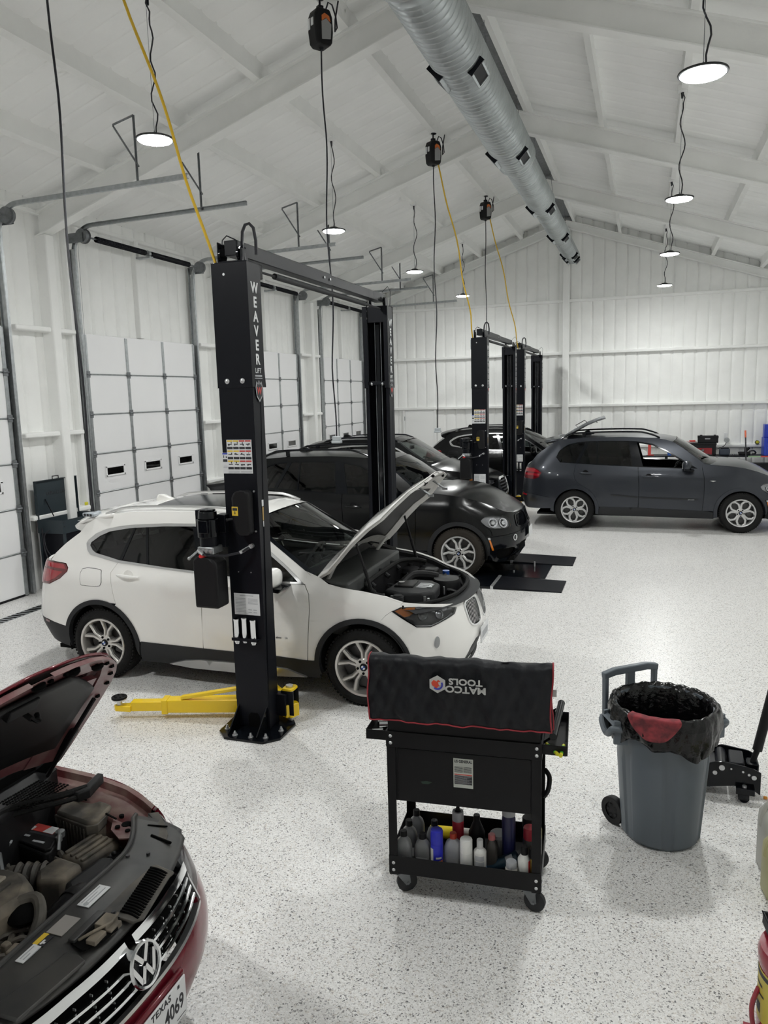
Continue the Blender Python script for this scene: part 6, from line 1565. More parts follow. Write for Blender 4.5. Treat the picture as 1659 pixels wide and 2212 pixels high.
    for i in range(40):
        x, y = rnd.uniform(.40, .58), rnd.uniform(-.42, .0)
        a = [(x, y, .66), (x+rnd.uniform(-.04, .04), y+rnd.uniform(-.05, .05), .70+rnd.uniform(0, .07)), (x+rnd.uniform(-.07, .07), y+rnd.uniform(-.08, .08), .72), (x+rnd.uniform(-.08, .08), y+rnd.uniform(-.1, .1), .62)]
        mb.tube(catmull(a, 4), rnd.uniform(.006, .014), 6)
    for i in range(14):
        y = rnd.uniform(.3, .6); x = rnd.uniform(-.05, .3); a = [(x, y-.2, .6), (x+.05, y-.15, .72), (x-.05, y-.1, .7), (x+.02, y, .6)]
        mb.tube(catmull(a, 4), rnd.uniform(.008, .014), 6)
    mb.build('wiring_hoses', dusty, t)
    mb = MB()
    for i in range(30):
        x, y = rnd.uniform(.38, .58), rnd.uniform(-.45, .02); mb.cb((x, y, .67+rnd.uniform(0, .09)), (rnd.uniform(.02, .06), rnd.uniform(.02, .06), .04), Matrix.Rotation(rnd.uniform(0, 1.5), 3, 'Z'))
    mb.build('engine_parts', dusty2, t, bevel=.006); mb = MB()
    for i in range(12):
        x, y = rnd.uniform(.0, .25), rnd.uniform(.12, .30); mb.cb((x, y, .66+rnd.uniform(0, .07)), (rnd.uniform(.03, .06), rnd.uniform(.03, .06), .04), Matrix.Rotation(rnd.uniform(0, 1.5), 3, 'Z'))
    mb.build('engine_parts', dusty2, t, bevel=.006)
    MB().ball((.10, .15, .74), .035, 12).tube([(.03, .2, .76), (.1, .22, .80), (.16, .17, .76)], .010, 6).tube([(.06, .33, .79), (.03, .30, .83), (.06, .27, .83), (.09, .29, .80)], .018, 8).build('lifting_eye', M['galvd'], t)
    # cowl
    mb = MB(); vs = []
    for i in range(31):
        y = -.70+1.4*i/30; q = 1-(abs(y)/.72)**2.2
        for x, z in ((-.42+.16*q, .965), (-.2+.12*q, .935), (-.02+.09*q, .925), (.09+.02*q-.12*(1-q), .915), (.10+.02*q-.12*(1-q), .70)): vs.append((x, y, z))
    mb.add(vs, [(i*5+j, i*5+j+1, (i+1)*5+j+1, (i+1)*5+j) for i in range(30) for j in range(4)]); mb.build('cowl_tray', M['blackp'], t, ang=60)
    for r_, dz, dx in ((.016, .925, 0), (.012, .905, .03)):
        P = catmull([(.0+dx, -.70, dz), (.05+dx, -.50, dz), (.06+dx, -.2, dz), (.06+dx, .1, dz), (.04+dx, .30, dz), (.10+dx, .40, dz), (.19+dx, .50, dz), (.235+dx*.3, .60, dz-.01)], 6)
        MB().tube(P, r_, 8).build('cowl_seal', M['rubber'], t)
    MB().prism([(.19, .53), (.20, .585), (.225, .60), (.20, .72), (.235, .72), (.27, .58), (.25, .53)], .88, .925).build('seal_end', M['blackp'], t, bevel=.008)
    mb = MB()
    for i in range(9):
        for j in range(16): mb.cb((-.02+.02*i+.006*j*.2, .36+.014*j, .931-.004*i*.0), (.009, .008, .004))
    mb.build('cowl_grille_slots', M['dark'], t)
    MB().ball((-.28, .46, 1.0), .11, 12, .9, .8, .5).build('tower_cap', M['inkgrey'], t) if False else None
    # ------------------------------------------------ raised hood
    pv = Vector((-.02, 0, 1.00)); ang = math.radians(61); R = Matrix.Translation(pv) @ Matrix.Rotation(-ang, 4, 'Y') @ Matrix.Translation(-pv)
    HP = [(-.02, .695, .985), (.10, .70, .965), (.22, .695, .945), (.34, .68, .920), (.46, .655, .893), (.57, .62, .865), (.66, .575, .842), (.73, .525, .826), (.785, .46, .812), (.83, .38, .803), (.862, .29, .798), (.885, .18, .794), (.895, .06, .792)]
    def HS(i, u, dz=0.):
        x, w_, z = HP[i]; q = 1-abs(u)**2.2
        cr_ = interp([(-.1, .05), (.4, .065), (.7, .05), (.9, .03)], x)*min(1, w_/.5)
        return R @ Vector((x+interp([(-.05, .10), (.3, .05), (.7, .0)], x)*q, w_*u, z+cr_*q+dz-.05*max(0, (x-.8)/.1)*0))
    NU = 24; k_ = len(HP)-1
    G = [[tuple(HS(i, -1+2*j/NU)) for j in range(NU+1)] for i in range(k_+1)]
    h = grid_obj('hood', G, P_, t, ang=60); m = h.modifiers.new('solid', 'SOLIDIFY'); m.thickness = .010; m.offset = 1
    und = pbr('dull_red_hood_underside', (.17, .055, .06), .45, dirt=(.23, .15, .14), vscale=7, coat=.2)
    mb = MB()
    def ring(u0, u1, dz0, dz1, i0, i1):
        n = 1
        for i in range(i0, i1):
            v = []
            for dz in (dz0, dz1): v += [HS(i, u0, dz), HS(i+1, u0, dz), HS(i+1, u1, dz), HS(i, u1, dz)]
            mb.add(v, [(4, 5, 6, 7), (0, 3, 7, 4), (1, 2, 6, 5), (0, 1, 5, 4), (3, 7, 6, 2)])
    for sg in (1, -1): ring(sg*.99, sg*.84, -.012, -.034, 0, k_); ring(sg*.80, sg*.66, -.012, -.040, 0, 6)
    for i in range(7, k_):
        v0 = [HS(i, -.985+1.97*q/20, -.030) for q in range(21)]; v1 = [HS(i+1, -.985+1.97*q/20, -.030) for q in range(21)]
        mb.add(v0+v1, [(q, q+1, 22+q, 21+q) for q in range(20)])
    for i in (0, 1):
        v0 = [HS(i, -.985+1.97*q/20, -.034) for q in range(21)]; v1 = [HS(i+1, -.985+1.97*q/20, -.034) for q in range(21)]
        mb.add(v0+v1, [(q, q+1, 22+q, 21+q) for q in range(20)])
    mb.build('hood_frame', und, h, ang=45)
    mb = MB()   # sound pad, rounded front
    rows = []
    for i in range(1, 9):
        wd = .82 if i < 5 else .82-.11*(i-5)
        rows.append([HS(i, -wd+2*wd*q/20, -.040-.010*sin(PI*q/20)) for q in range(21)])
    mb.add([p for r in rows for p in r], [(i*21+q, i*21+q+1, (i+1)*21+q+1, (i+1)*21+q) for i in range(len(rows)-1) for q in range(20)])
    pd = mb.build('hood_pad', M['blackp'], h, ang=60); sm = pd.modifiers.new('solid', 'SOLIDIFY'); sm.thickness = .012; sm.offset = 0
    for (i, u) in ((9, .55), (9, .1), (8, .80)): MB().ball(tuple(HS(i, u, -.036)), .02, 10, 1, 1.6, 1).build('bump_stop', M['dark'], h)
    mb = MB()
    for (i, u) in ((7, .93), (6, .93), (5, .94), (4, .93), (8, .9), (9, .45), (9, .25)): p = HS(i, u, -.036); mb.cb(tuple(p), (.016, .016, .012))
    mb.build('frame_holes', M['dark'], h)
    a = HS(6, .0, -.05); b = HS(8, .02, -.05)
    MB().cb(tuple(a.lerp(b, .6)), (.05, .14, .05), Matrix.Rotation(-ang, 3, 'Y')).tube([HS(6, .12, -.05), HS(6, .12, -.10), HS(6, .15, -.12), HS(6, .18, -.09)], .012, 6).build('hood_catch', M['blackp'], h, bevel=.008)
    MB().tube([HS(4, .02, -.055), HS(4, .06, -.075), HS(4, .10, -.055)], .014, 8).build('pull_handle', M['inkgrey'], h)
    for sg in (1, -1):
        MB().tube([HS(2, sg*.90, -.04), R.inverted() @ HS(1, 0)*0+Vector((.02, sg*.66, 1.01)), Vector((-.08, sg*.67, .93))], [.022, .03, .035], 6).build('hinge_arm', M['blackp'], h)
        MB().tube([HS(4, sg*.88, -.05), Vector((.0, sg*.62, .93))], .010, 8).build('gas_strut', M['blackp'], h)
    # wheels and rest
    for k, y in ((0, -.79), (1, .79)):
        for x in (xa, -2.78): wheel('e70b', .325, .228, .215, t, (x, y, .325), far=bool(k))
    liners(t, (xa, -2.78), zc_, ri+.01, .88, .26)
    MB().box(-3.5, -.70, .18, -.4, .70, .22).box(-.4, -.5, .18, .8, .5, .22).build('underbody', M['liner'], t)
    interior(t, dict(fz=.30, dx=-.55, bz=.92, hw=.70, xr=-2.6, sx=-1.35, rx=-2.2, mx=-1.0, mz=1.27), M['seat'])
    mirror(t, B, -.75, .96, P_)
saloon()
# ================================================================ tool cart with cover, bottles
M['cartblk'] = pbr('cart_black_paint', (.008, .008, .009), .42, bump=.04, bscale=220, spec=.22)
M['cloth'] = pbr('black_nylon_cover', (.009, .010, .013), .5, bump=.15, bscale=40, spec=.3)
M['piping'] = pbr('red_piping', (.30, .02, .03), .6)
M['silver_thread'] = pbr('silver_thread', (.52, .52, .51), .5)
CT = thing('tool_cart', 'black steel service cart on castors, covered top, bottles on its lower tray', 'tool cart', (-1.23, 3.53, 0), .075)
CWd, CDp = .785, .46
def cart_mat(): return CT.matrix_basis if False else Matrix.Translation((-1.23, 3.53, 0)) @ Matrix.Rotation(.075, 4, 'Z')
for x, y in ((0, 0), (CWd, 0), (0, CDp), (CWd, CDp)):
    sx = 1 if x == 0 else -1; sy_ = 1 if y == 0 else -1
    MB().box(min(x, x+sx*.045), min(y, y+sy_*.003), .125, max(x, x+sx*.045), max(y, y+sy_*.003), .93).box(min(x, x+sx*.003), min(y, y+sy_*.045), .125, max(x, x+sx*.003), max(y, y+sy_*.045), .93).build('corner_post', M['cartblk'], CT, bevel=.001)
b = MB(); zt = .845
b.box(-.001, -.004, zt, CWd+.001, .0, .93).box(-.001, CDp, zt, CWd+.001, CDp+.004, .93).box(-.004, 0, zt, 0, CDp, .93).box(CWd, 0, zt, CWd+.004, CDp, .93)
b.build('top_band', M['cartblk'], CT, bevel=.001)
MB().box(.03, .01, .545, CWd-.03, CDp-.02, .90).build('drawer_cabinet', M['cartblk'], CT, bevel=.003)
MB().box(.055, .006, .55, CWd-.05, .012, .838).build('back_panel', M['cartblk'], CT, bevel=.002)
MB().box(.006, .006, .90, CWd-.006, CDp-.006, 1.0).build('lid_box', M['cartblk'], CT, bevel=.004)
MB().box(-.001, -.004, .135, CWd+.001, .0, .235).box(-.001, CDp, .135, CWd+.001, CDp+.004, .235).box(-.004, 0, .135, 0, CDp, .235).box(CWd, 0, .135, CWd+.004, CDp, .235).box(0, 0, .135, CWd, CDp, .142).build('lower_tray', M['cartblk'], CT, bevel=.001)
for x in (.022, CWd-.022):
    for z in (.195, .155, .905, .868):
        MB().lathe([(.001, -.005), (.006, -.0045), (.009, -.001), (.009, 0)], (x, -.004, z), (0, 1, 0), 12).build('rivet', M['steel'], CT)
for x in (CWd+.004,):
    for y in (.03, CDp-.03):
        for z in (.195, .155): MB().lathe([(.001, .005), (.006, .0045), (.009, .001), (.009, 0)], (x, y, z), (1, 0, 0), 12).build('rivet', M['steel'], CT)
for i, (x, y) in enumerate(((.05, .05), (CWd-.06, .05), (.05, CDp-.06), (CWd-.06, CDp-.06))):
    c = empty('castor', (x, y, 0), (.5, -.25, .8, .3)[i], CT)
    MB().lathe([(.048, -.016), (.055, -.012), (.055, .012), (.048, .016), (.02, .017), (.001, .017)], (.03, 0, .056), (0, 1, 0), 28).lathe([(.001, -.017), (.02, -.017), (.048, -.016)], (.03, 0, .056), (0, 1, 0), 28).build('castor_wheel', M['dkgrey'], c)
    MB().box(-.03, -.028, .112, .045, .028, .118).prism([(-.03, .115), (.04, .115), (.045, .056), (.02, .045)], -.026, -.022, lambda a, b, h: (a, h, b)).prism([(-.03, .115), (.04, .115), (.045, .056), (.02, .045)], .022, .026, lambda a, b, h: (a, h, b)).cyl((.0, 0, .112), (0, 0, .13), .026, n=14).cyl((.03, -.03, .056), (.03, .03, .056), .008, n=8).build('castor_fork', M['galvd'], c)
# side trays
for x0, x1, nm in ((-.115, -.004, 'side_tray'), (CWd+.004, CWd+.125, 'side_tray')):
    MB().box(x0, .02, .868, x1, CDp-.02, .873).box(x0, .02, .868, x0+.003, CDp-.02, .92).box(x1-.003, .02, .868, x1, CDp-.02, .92).box(x0, .02, .868, x1, .023, .92).box(x0, CDp-.023, .868, x1, CDp-.02, .92).build(nm, M['cartblk'], CT, bevel=.001)
MB().cyl((CWd+.055, .04, .955), (CWd+.085, .40, .985), .019, n=18).cyl((CWd+.005, .36, .93), (CWd+.08, .37, .975), .006, n=8).cyl((CWd+.005, .08, .90), (CWd+.055, .06, .95), .006, n=8).build('push_handle', M['blackg'], CT)
MB().tube(catmull([(CWd+.008, .10, .60), (CWd+.03, .10, .64), (CWd+.035, .12, .70), (CWd+.01, .14, .73)], 6), .012, 8).build('side_strap', M['blackp'], CT)
# label on the back panel
lb = MB().box(.347, .0035, .655, .447, .0055, .812).build('spec_label', pbr('pale_label', (.48, .50, .46), .5), CT)
mb = MB()
text('US GENERAL', .0205, M['ink'], 'lettering', lb, frame((.397, .0032, .797), (1, 0, 0), (0, 0, 1)), .0006, sx=.78, bold=.0006)
text('5-DRAWER TOOL CART', .0085, M['inkgrey'], 'lettering', lb, frame((.397, .0032, .779), (1, 0, 0), (0, 0, 1)), .0004, sx=.95)
mb.mat(0)
for c_ in (0, 1):
    for i in range(6): mb.box(.352+.046*c_, .0030, .766-i*.0055, .395+.045*c_, .0036, .7685-i*.0055)
mb.mat(1).box(.352, .0030, .724, .442, .0036, .729)
mb.mat(0).box(.352, .0031, .674, .442, .0036, .721)
mb.mat(2)
for i in range(8): mb.box(.355, .0028, .716-i*.0052, .44-.012*(i % 3), .0032, .7172-i*.0052)
mb.build('label_print', [M['ink'], M['stkr'], M['inkgrey']], lb)
MB().prism([(.175, .665), (.205, .672), (.235, .668), (.215, .655), (.185, .655)], 0, .001, lambda a, b, h: (a, .0055-h, b)).build('scuff', pbr('green_scuff', (.015, .04, .025), .6), CT)

# the cover hangs over the raised lid
def cover():
    t = thing('cart_cover', 'black fabric cover with red piping and an upside down maker logo, draped on the cart', 'cover', (-1.23, 3.53, 0), .075)
    rnd = random.Random(3)
    W0, W1 = -.075, .835
    def pos(u, v):
        """u across, v: 0 front hem .. .47 top .. 1 rear hem"""
        x = W0+(W1-W0)*u
        zt = 1.335; zb = 1.005
        if v < .45: tt = v/.45; y = -.035-.020*tt; z = zb+(zt-zb-.02)*tt
        elif v < .55: a = (v-.45)/.1*PI; y = -.055+.045*(1-cos(a))/1.; z = zt-.02+.03*sin(a)
        else: tt = (v-.55)/.45; y = .035+.02*tt; z = zt-.02-(zt-zb-.0)*tt
        fr = min(1, 1-abs(v-.5)*1.2)
        wv = .55*(.008*sin(9*u*PI+3*v)*(1-.3*fr)+.007*sin(23*u+9*v+2)+.006*sin(40*u-14*v)+.006*sin(61*u+30*v+1)+.008*sin(13*v+5*u)+.004*sin(97*u-22*v))
        dz = .003*sin(14*u)+.003*sin(33*u+1)
        return (x+.006*sin(11*v+3), y-wv*(1 if v < .5 else -1), z-.02*(u-.5)*.0+(dz if .4 < v < .6 else dz*.4))
    mb = MB(); mb.grid(lambda a, b: pos(a, b), 110, 70); o = mb.build('fabric', M['cloth'], t, ang=None, fix=True)
    sm = o.modifiers.new('solid', 'SOLIDIFY'); sm.thickness = .003
    P = [pos(i/80, 0) for i in range(81)]+[pos(1, j/60) for j in range(1, 61)]+[pos(1-i/80, 1) for i in range(1, 81)]+[pos(0, 1-j/60) for j in range(1, 61)]
    MB().tube(P, .0042, 6).build('piping', M['piping'], t)
    # embroidered logo, upside down
    yL = -.078
    X, Y = (-1, 0, 0), (0, 0, -1)
    def lab(s_, z, sz, sx=1.15): 
        text(s_, sz, M['silver_thread'], 'lettering', t, frame((.425, yL, z), X, Y), .0012, sx=sx, bold=.0014)
    lab('MATCO', 1.213, .047, 1.2); lab('TOOLS', 1.252, .043, 1.2)
    hx = [(.045*cos(a), .045*sin(a)) for a in [PI/6+PI/3*i for i in range(6)]]
    cx, cz = .287, 1.232
    mb = MB(); mb.mat(0).prism(hx, 0, .002, lambda a, b, h: (cx+a, yL-h, cz+b))
    mb.mat(1).prism([(-.03, .008), (-.018, .022), (-.004, .014), (.004, .024), (.016, .014), (.008, .004), (.012, -.006), (.002, -.012), (-.004, -.024), (-.016, -.012), (-.026, -.006)], .002, .0035, lambda a, b, h: (cx+a, yL-h, cz+b))
    ar = [(.028*cos(a), .028*sin(a)) for a in [-2.3+.25*i for i in range(12)]]+[(.020*cos(a), .020*sin(a)) for a in [.45-.25*i for i in range(12)]]
    mb.mat(2).prism(ar, .002, .0045, lambda a, b, h: (cx+a, yL-h, cz+b))
    mb.mat(0).prism([(.004, .012), (.02, .014), (.018, -.002), (.008, -.004)], .002, .004, lambda a, b, h: (cx+a, yL-h, cz+b))
    mb.build('logo', [M['silver_thread'], pbr('logo_red', (.70, .07, .03), .5), pbr('logo_blue', (.04, .05, .40), .5)], t)
    MB().box(W1+.0, -.03, 1.19, W1+.022, -.028, 1.225).build('care_tag', pbr('grey_tag', (.35, .35, .33), .6), t)
    return t
cover()
MC = cart_mat()
def put(name, label, cat, lx, ly, z=.143, group='bottles and cans on the cart tray', rz=0.):
    p = MC @ Vector((lx, ly, z)); return thing(name, label, cat, p, .075+rz, group)
G1 = pbr('grey_oil_bottle', (.17, .175, .18), .45); BKC = M['blackp']
def oil_bottle(lx, ly, label, h=.205, body=None, cap=None, lab=True, w=.085):
    t = put('oil_bottle', label, 'bottle', lx, ly)
    mb = MB(); vs = []; pr = [(0, 1, 1), (.12*h, 1, 1), (.60*h, 1, 1), (.74*h, .80, .85), (.82*h, .42, .6), (.86*h, .38, .58)]
    n = 20
    for z, sx_, sy_ in pr:
        for i in range(n):
            a = 2*PI*i/n; c, s = cos(a), sin(a); e = .55
            vs.append((w/2*sx_*math.copysign(abs(c)**e, c), .055/2*sy_*math.copysign(abs(s)**e, s), z))
    mb.add(vs, [(j*n+i, j*n+(i+1) % n, (j+1)*n+(i+1) % n, (j+1)*n+i) for j in range(len(pr)-1) for i in range(n)]); mb.poly([vs[i] for i in range(n)])
    mb.build('body', body or G1, t, ang=50)
    MB().lathe([(.001, h), (.017, h), (.0185, h-.004), (.0195, .86*h), (.001, .86*h)], (0, 0, 0), (0, 0, 1), 20).build('cap', cap or BKC, t)
    if lab: MB().box(-w*.36, -.0285, .02, w*.36, -.0275, .07).build('label', pbr('bottle_label', (.42, .42, .42), .5) if 'bottle_label' not in bpy.data.materials else bpy.data.materials['bottle_label'], t)
    return t
def can(lx, ly, label, h, r, body, cap, capr=None, caph=.06, shoulder=.02, name='spray_can', lie=None, bands=()):
    t = put(name, label, 'can', lx, ly) if lie is None else put(name, label, 'can', lx, ly, .143+r, rz=lie)
    ax = (0, 0, 1) if lie is None else (.94, .34, .1) if lie == 9 else (1, 0, .06)
    if lie is not None: t.rotation_euler = (0, math.radians(86), .075+lie)
    capr = capr or r*.95
    MB().lathe([(.001, 0), (r*.94, 0), (r, .004), (r, h-caph-shoulder), (r*.97, h-caph-shoulder+.003), (capr*.9, h-caph), (.001, h-caph)], (0, 0, 0), (0, 0, 1), 24).build('body', body, t)
    MB().lathe([(capr, h-caph-.002), (capr, h-.006), (capr*.93, h), (.001, h)], (0, 0, 0), (0, 0, 1), 24).build('cap', cap, t)
    for (z0, z1, a0, a1, m) in bands:
        vs = []; n = 10
        for z in (z0, z1):
            for i in range(n+1): a = math.radians(a0+(a1-a0)*i/n)-PI/2; vs.append(((r+.0008)*cos(a), (r+.0008)*sin(a), z))
        MB().add(vs, [(i, i+1, n+2+i, n+1+i) for i in range(n)]).build('label_print', m, t)
    return t
def P_(n, c, r=.35): return bpy.data.materials.get(n) or pbr(n, c, r)
blue = P_('can_blue', (.02, .025, .45)); wht = P_('can_white', (.62, .62, .60)); org = P_('can_orange', (.75, .20, .03)); dkb = P_('can_dark_blue', (.01, .012, .06)); redc = P_('cap_red', (.35, .015, .03)); slv = P_('can_silver', (.38, .39, .41), .4)
oil_bottle(.065, .06, 'small grey oil bottle at the left front corner of the cart tray')
oil_bottle(.075, .15, 'grey oil bottle in the left file, behind the front corner bottle', .215)
oil_bottle(.095, .25, 'hindmost grey oil bottle along the left edge of the cart tray', .22)
oil_bottle(.165, .07, 'grey oil bottle with label, left of the blue spray can', .195)
oil_bottle(.205, .20, 'grey bottle with dark cap half hidden behind the blue spray can', .20, lab=False)
can(.245, .055, 'blue spray can with orange print on the cart tray', .235, .033, blue, blue, .033, .07, .008, bands=((.01, .14, -85, -25, wht), (.035, .075, -15, 70, org), (.012, .03, 0, 60, org), (.085, .095, 0, 55, wht)))
can(.15, .36, 'yellow can lying on its side at the back of the cart tray', .26, .034, P_('can_yellow', (.80, .62, .02)), P_('can_cream', (.62, .60, .55)), .033, .11, .005, lie=-.08)
o = oil_bottle(.325, .10, 'large silver grey jug with red neck on the cart tray', .20, slv, P_('neck_red', (.5, .05, .02)), True, .095)
can(.335, .20, 'spray can with open black nozzle and red band, behind the silver jug', .27, .031, redc, slv, .031, .05, .01)
MB().lathe([(.028, .262), (.012, .275), (.009, .295), (.001, .297)], (0, 0, 0), (0, 0, 1), 16).build('nozzle', BKC, [c for c in COL.objects if c.get('label', '').startswith('spray can with open black')][0])
can(.40, .06, 'white spray can with white cap in the middle of the cart tray', .20, .033, wht, P_('cap_white', (.75, .75, .73)), .0325, .07, .004)
can(.472, .06, 'white spray can with narrow cap and black print', .205, .033, wht, P_('cap_grey', (.50, .50, .50)), .017, .045, .02, bands=((.10, .128, -45, 45, M['inkgrey']), (.068, .095, -45, 45, M['inkgrey']), (.03, .035, -40, 40, M['ink'])))
can(.43, .25, 'black funnel topped bottle at the back of the cart tray', .23, .045, BKC, BKC, .018, .03, .07, 'oil_bottle')
oil_bottle(.525, .13, 'murky bottle with pink cap in the middle of the cart tray', .20, P_('murky_plastic', (.06, .055, .05)), P_('cap_pink', (.45, .13, .13)), False, .06)
can(.555, .20, 'round dark tub with grey lid on the cart tray', .17, .05, P_('tub_dark', (.03, .03, .032)), P_('lid_grey', (.10, .105, .11)), .048, .015, .005, 'tub')
can(.61, .17, 'tallest dark blue can with metal top on the cart tray', .33, .036, dkb, slv, .035, .03, .02)
MB().lathe([(.018, .328), (.016, .36), (.001, .362)], (0, 0, 0), (0, 0, 1), 16).build('nozzle', BKC, [c for c in COL.objects if c.get('label', '').startswith('tallest dark blue')][0])
t = can(.50, .055, 'dark can with bright blue cap leaning on its side', .23, .034, P_('can_teal', (.01, .03, .05)), P_('cap_bright_blue', (.02, .20, .62)), .035, .06, .004, bands=((.02, .06, -80, 80, slv),))
t.location = MC @ Vector((.66, .14, .225)); t.rotation_euler = (math.radians(-12), math.radians(-118), .075+.35)
can(.635, .045, 'small glass jar with silver lid at the front of the cart tray', .115, .032, P_('jar_glass', (.42, .40, .37), .2), slv, .028, .03, .01, 'jar')
t = can(.70, .055, 'white bottle with black cap and red edge on the cart tray', .20, .034, wht, BKC, .018, .04, .03, bands=((.005, .135, 40, 75, P_('edge_red', (.55, .02, .03))), (.03, .036, -40, 30, M['inkgrey'])))
can(.745, .06, 'yellow labelled spray can in the right front corner of the cart tray', .19, .026, P_('can_gold', (.32, .22, .03)), BKC, .02, .05, .015)
can(.72, .17, 'can with dark red cap near the right end of the cart tray', .24, .032, P_('can_dkgrey', (.06, .06, .06)), redc, .034, .06, .004)
can(.71, .25, 'can with black cap behind the red capped can', .25, .032, dkb, BKC, .036, .05, .004)
can(.715, .36, 'white capped can at the back right of the cart tray', .26, .030, wht, P_('cap_white', (.75, .75, .73)), .03, .05, .004)
can(.755, .17, 'dark can with yellow ring beside the right post of the cart', .24, .028, P_('can_dkgrey', (.06, .06, .06)), P_('cap_olive', (.12, .11, .02)), .028, .05, .004)
# markers and tools in the side trays
for i, (lx, ly, r_, c_) in enumerate(((CWd+.045, .06, .5, 'left of the handle'), (CWd+.10, .055, -.1, 'right of the handle'))):
    t = put('marker_pen', 'green and yellow marker in the right side tray of the cart, ' + c_, 'pen', lx, ly, .885, 'markers in the side tray', r_)
    MB().cyl((0, -.05, 0), (0, .03, 0), .009, n=12).build('barrel', P_('marker_green', (.10, .65, .05)), t); MB().cyl((0, -.07, 0), (0, -.05, 0), .0095, n=12).cyl((0, .03, 0), (0, .05, 0), .0085, n=12).build('cap', P_('marker_yellow', (.72, .68, .04)), t)
for i, (lx, ly, r_) in enumerate(((-.06, .05, .02), (-.04, .12, .025), (-.07, .2, .02))):
    t = put('socket', 'shiny ' + ('small', 'middle', 'far')[i] + ' socket lying in the left side tray of the cart', 'socket', lx, ly, .873+r_, 'sockets in the left tray')
    mb = MB().lathe([(r_*.7, -.03), (r_, -.028), (r_, .028), (r_*.8, .03), (r_*.6, .03), (r_*.6, -.03)], (0, 0, 0), (1, .3, 0), 18, closed=True); tag(mb.build('barrel', M['chrome'], t))

# ================================================================ refuse container
TC = thing('trash_can', 'grey round plastic trash can on wheels with a black liner', 'trash can', (.14, 4.56, 0))
M['canpl'] = pbr('grey_can_plastic', (.115, .135, .155), .42, spec=.4)
n = 144; mb = MB(); prof = [(.205, .0), (.213, .012), (.214, .022), (.2485, .50), (.2545, .565), (.268, .66), (.275, .70), (.278, .76), (.288, .765), (.292, .80), (.288, .815), (.268, .815), (.262, .70), (.20, .02)]
vs = []
for r_, z in prof:
    for i in range(n):
        a = 2*PI*i/n; f = 0.
        for c_ in (-1.95, -1.18, -.45, 1.2): 
            pass
        if .015 < z < .52 and r_ > .21:
            k = ((a+.35) % (PI/3))/(PI/3); f = .010*sstep((k-.10)/.03)*(1-sstep((k-.84)/.03))
        vs.append(((r_+f)*cos(a), (r_+f)*sin(a), z))
fs = [(j*n+i, j*n+(i+1) % n, (j+1)*n+(i+1) % n, (j+1)*n+i) for j in range(len(prof)-1) for i in range(n)]
mb.add(vs, fs); mb.poly([vs[i] for i in range(n-1, -1, -1)])
mb.build('can_body', M['canpl'], TC, ang=38)
for k in range(0):   # pressed panels
    a0 = -.35+PI/3*k+.15; a1 = a0+PI/3-.30; q = []
    mb = MB(); vs = []
    for z, e in ((.06, .0005), (.075, .007), (.50, .007), (.575, .0005)):
        for i in range(13):
            tt = i/12; a = a0+(a1-a0)*tt; r_ = interp([(0, .207), (.012, .213), (.55, .252), (.7, .275)], z)+(e if 0 < i < 12 else 0)+.008
            zz = z+(.05*(1-tt) if z > .4 and k % 2 else 0)
            vs.append((r_*cos(a), r_*sin(a), zz))
    mb.add(vs, [(j*13+i, j*13+i+1, (j+1)*13+i+1, (j+1)*13+i) for j in range(3) for i in range(12)]); mb.build('side_panel', M['canpl'], TC, ang=30)
for a in (PI+.42, .42):
    u = Vector((cos(a), sin(a), 0)); v = Vector((-sin(a), cos(a), 0))
    P = [u*.25+v*-.10+Vector((0, 0, .70)), u*.335+v*-.085+Vector((0, 0, .715)), u*.345+v*-.03+Vector((0, 0, .665)), u*.345+v*.03+Vector((0, 0, .665)), u*.335+v*.085+Vector((0, 0, .715)), u*.25+v*.10+Vector((0, 0, .70))]
    MB().tube(catmull(P, 5), .020, 10).add([tuple(u*.27+v*-.11+Vector((0, 0, .76))), tuple(u*.27+v*.11+Vector((0, 0, .76))), tuple(u*.342+v*.085+Vector((0, 0, .735))), tuple(u*.342+v*-.085+Vector((0, 0, .735)))], [(0, 1, 2, 3)]).prism([(-.11, 0), (-.085, .07), (-.07, .07), (-.09, 0)], .62, .76, lambda x, y, z: tuple(v*x+u*(.262+y)+Vector((0, 0, z)))).prism([(.11, 0), (.085, .07), (.07, .07), (.09, 0)], .62, .76, lambda x, y, z: tuple(v*x+u*(.262+y)+Vector((0, 0, z)))).build('side_handle', M['canpl'], TC)
a = math.radians(130); u = Vector((cos(a), sin(a), 0)); v = Vector((-sin(a), cos(a), 0))
def HP_(x, y, z): return tuple(v*x+u*y+Vector((0, 0, z)))
mb = MB()
mb.prism([(.17, .62), (.195, .62), (.20, .925), (.17, .925)], .285, .32, lambda x, z, y: HP_(x, y, z)).prism([(-.17, .62), (-.195, .62), (-.20, .925), (-.17, .925)], .285, .32, lambda x, z, y: HP_(x, y, z)).prism([(-.025, .75), (.025, .75), (.025, .925), (-.025, .925)], .285, .32, lambda x, z, y: HP_(x, y, z))
mb.prism([(-.20, .89), (-.12, .905), (.12, .905), (.20, .89), (.205, .93), (.12, .948), (-.12, .948), (-.205, .93)], .283, .322, lambda x, z, y: HP_(x, y, z)).build('push_handle', M['canpl'], TC, bevel=.006)
a = math.radians(137); u = Vector((cos(a), sin(a), 0)); v = Vector((-sin(a), cos(a), 0))
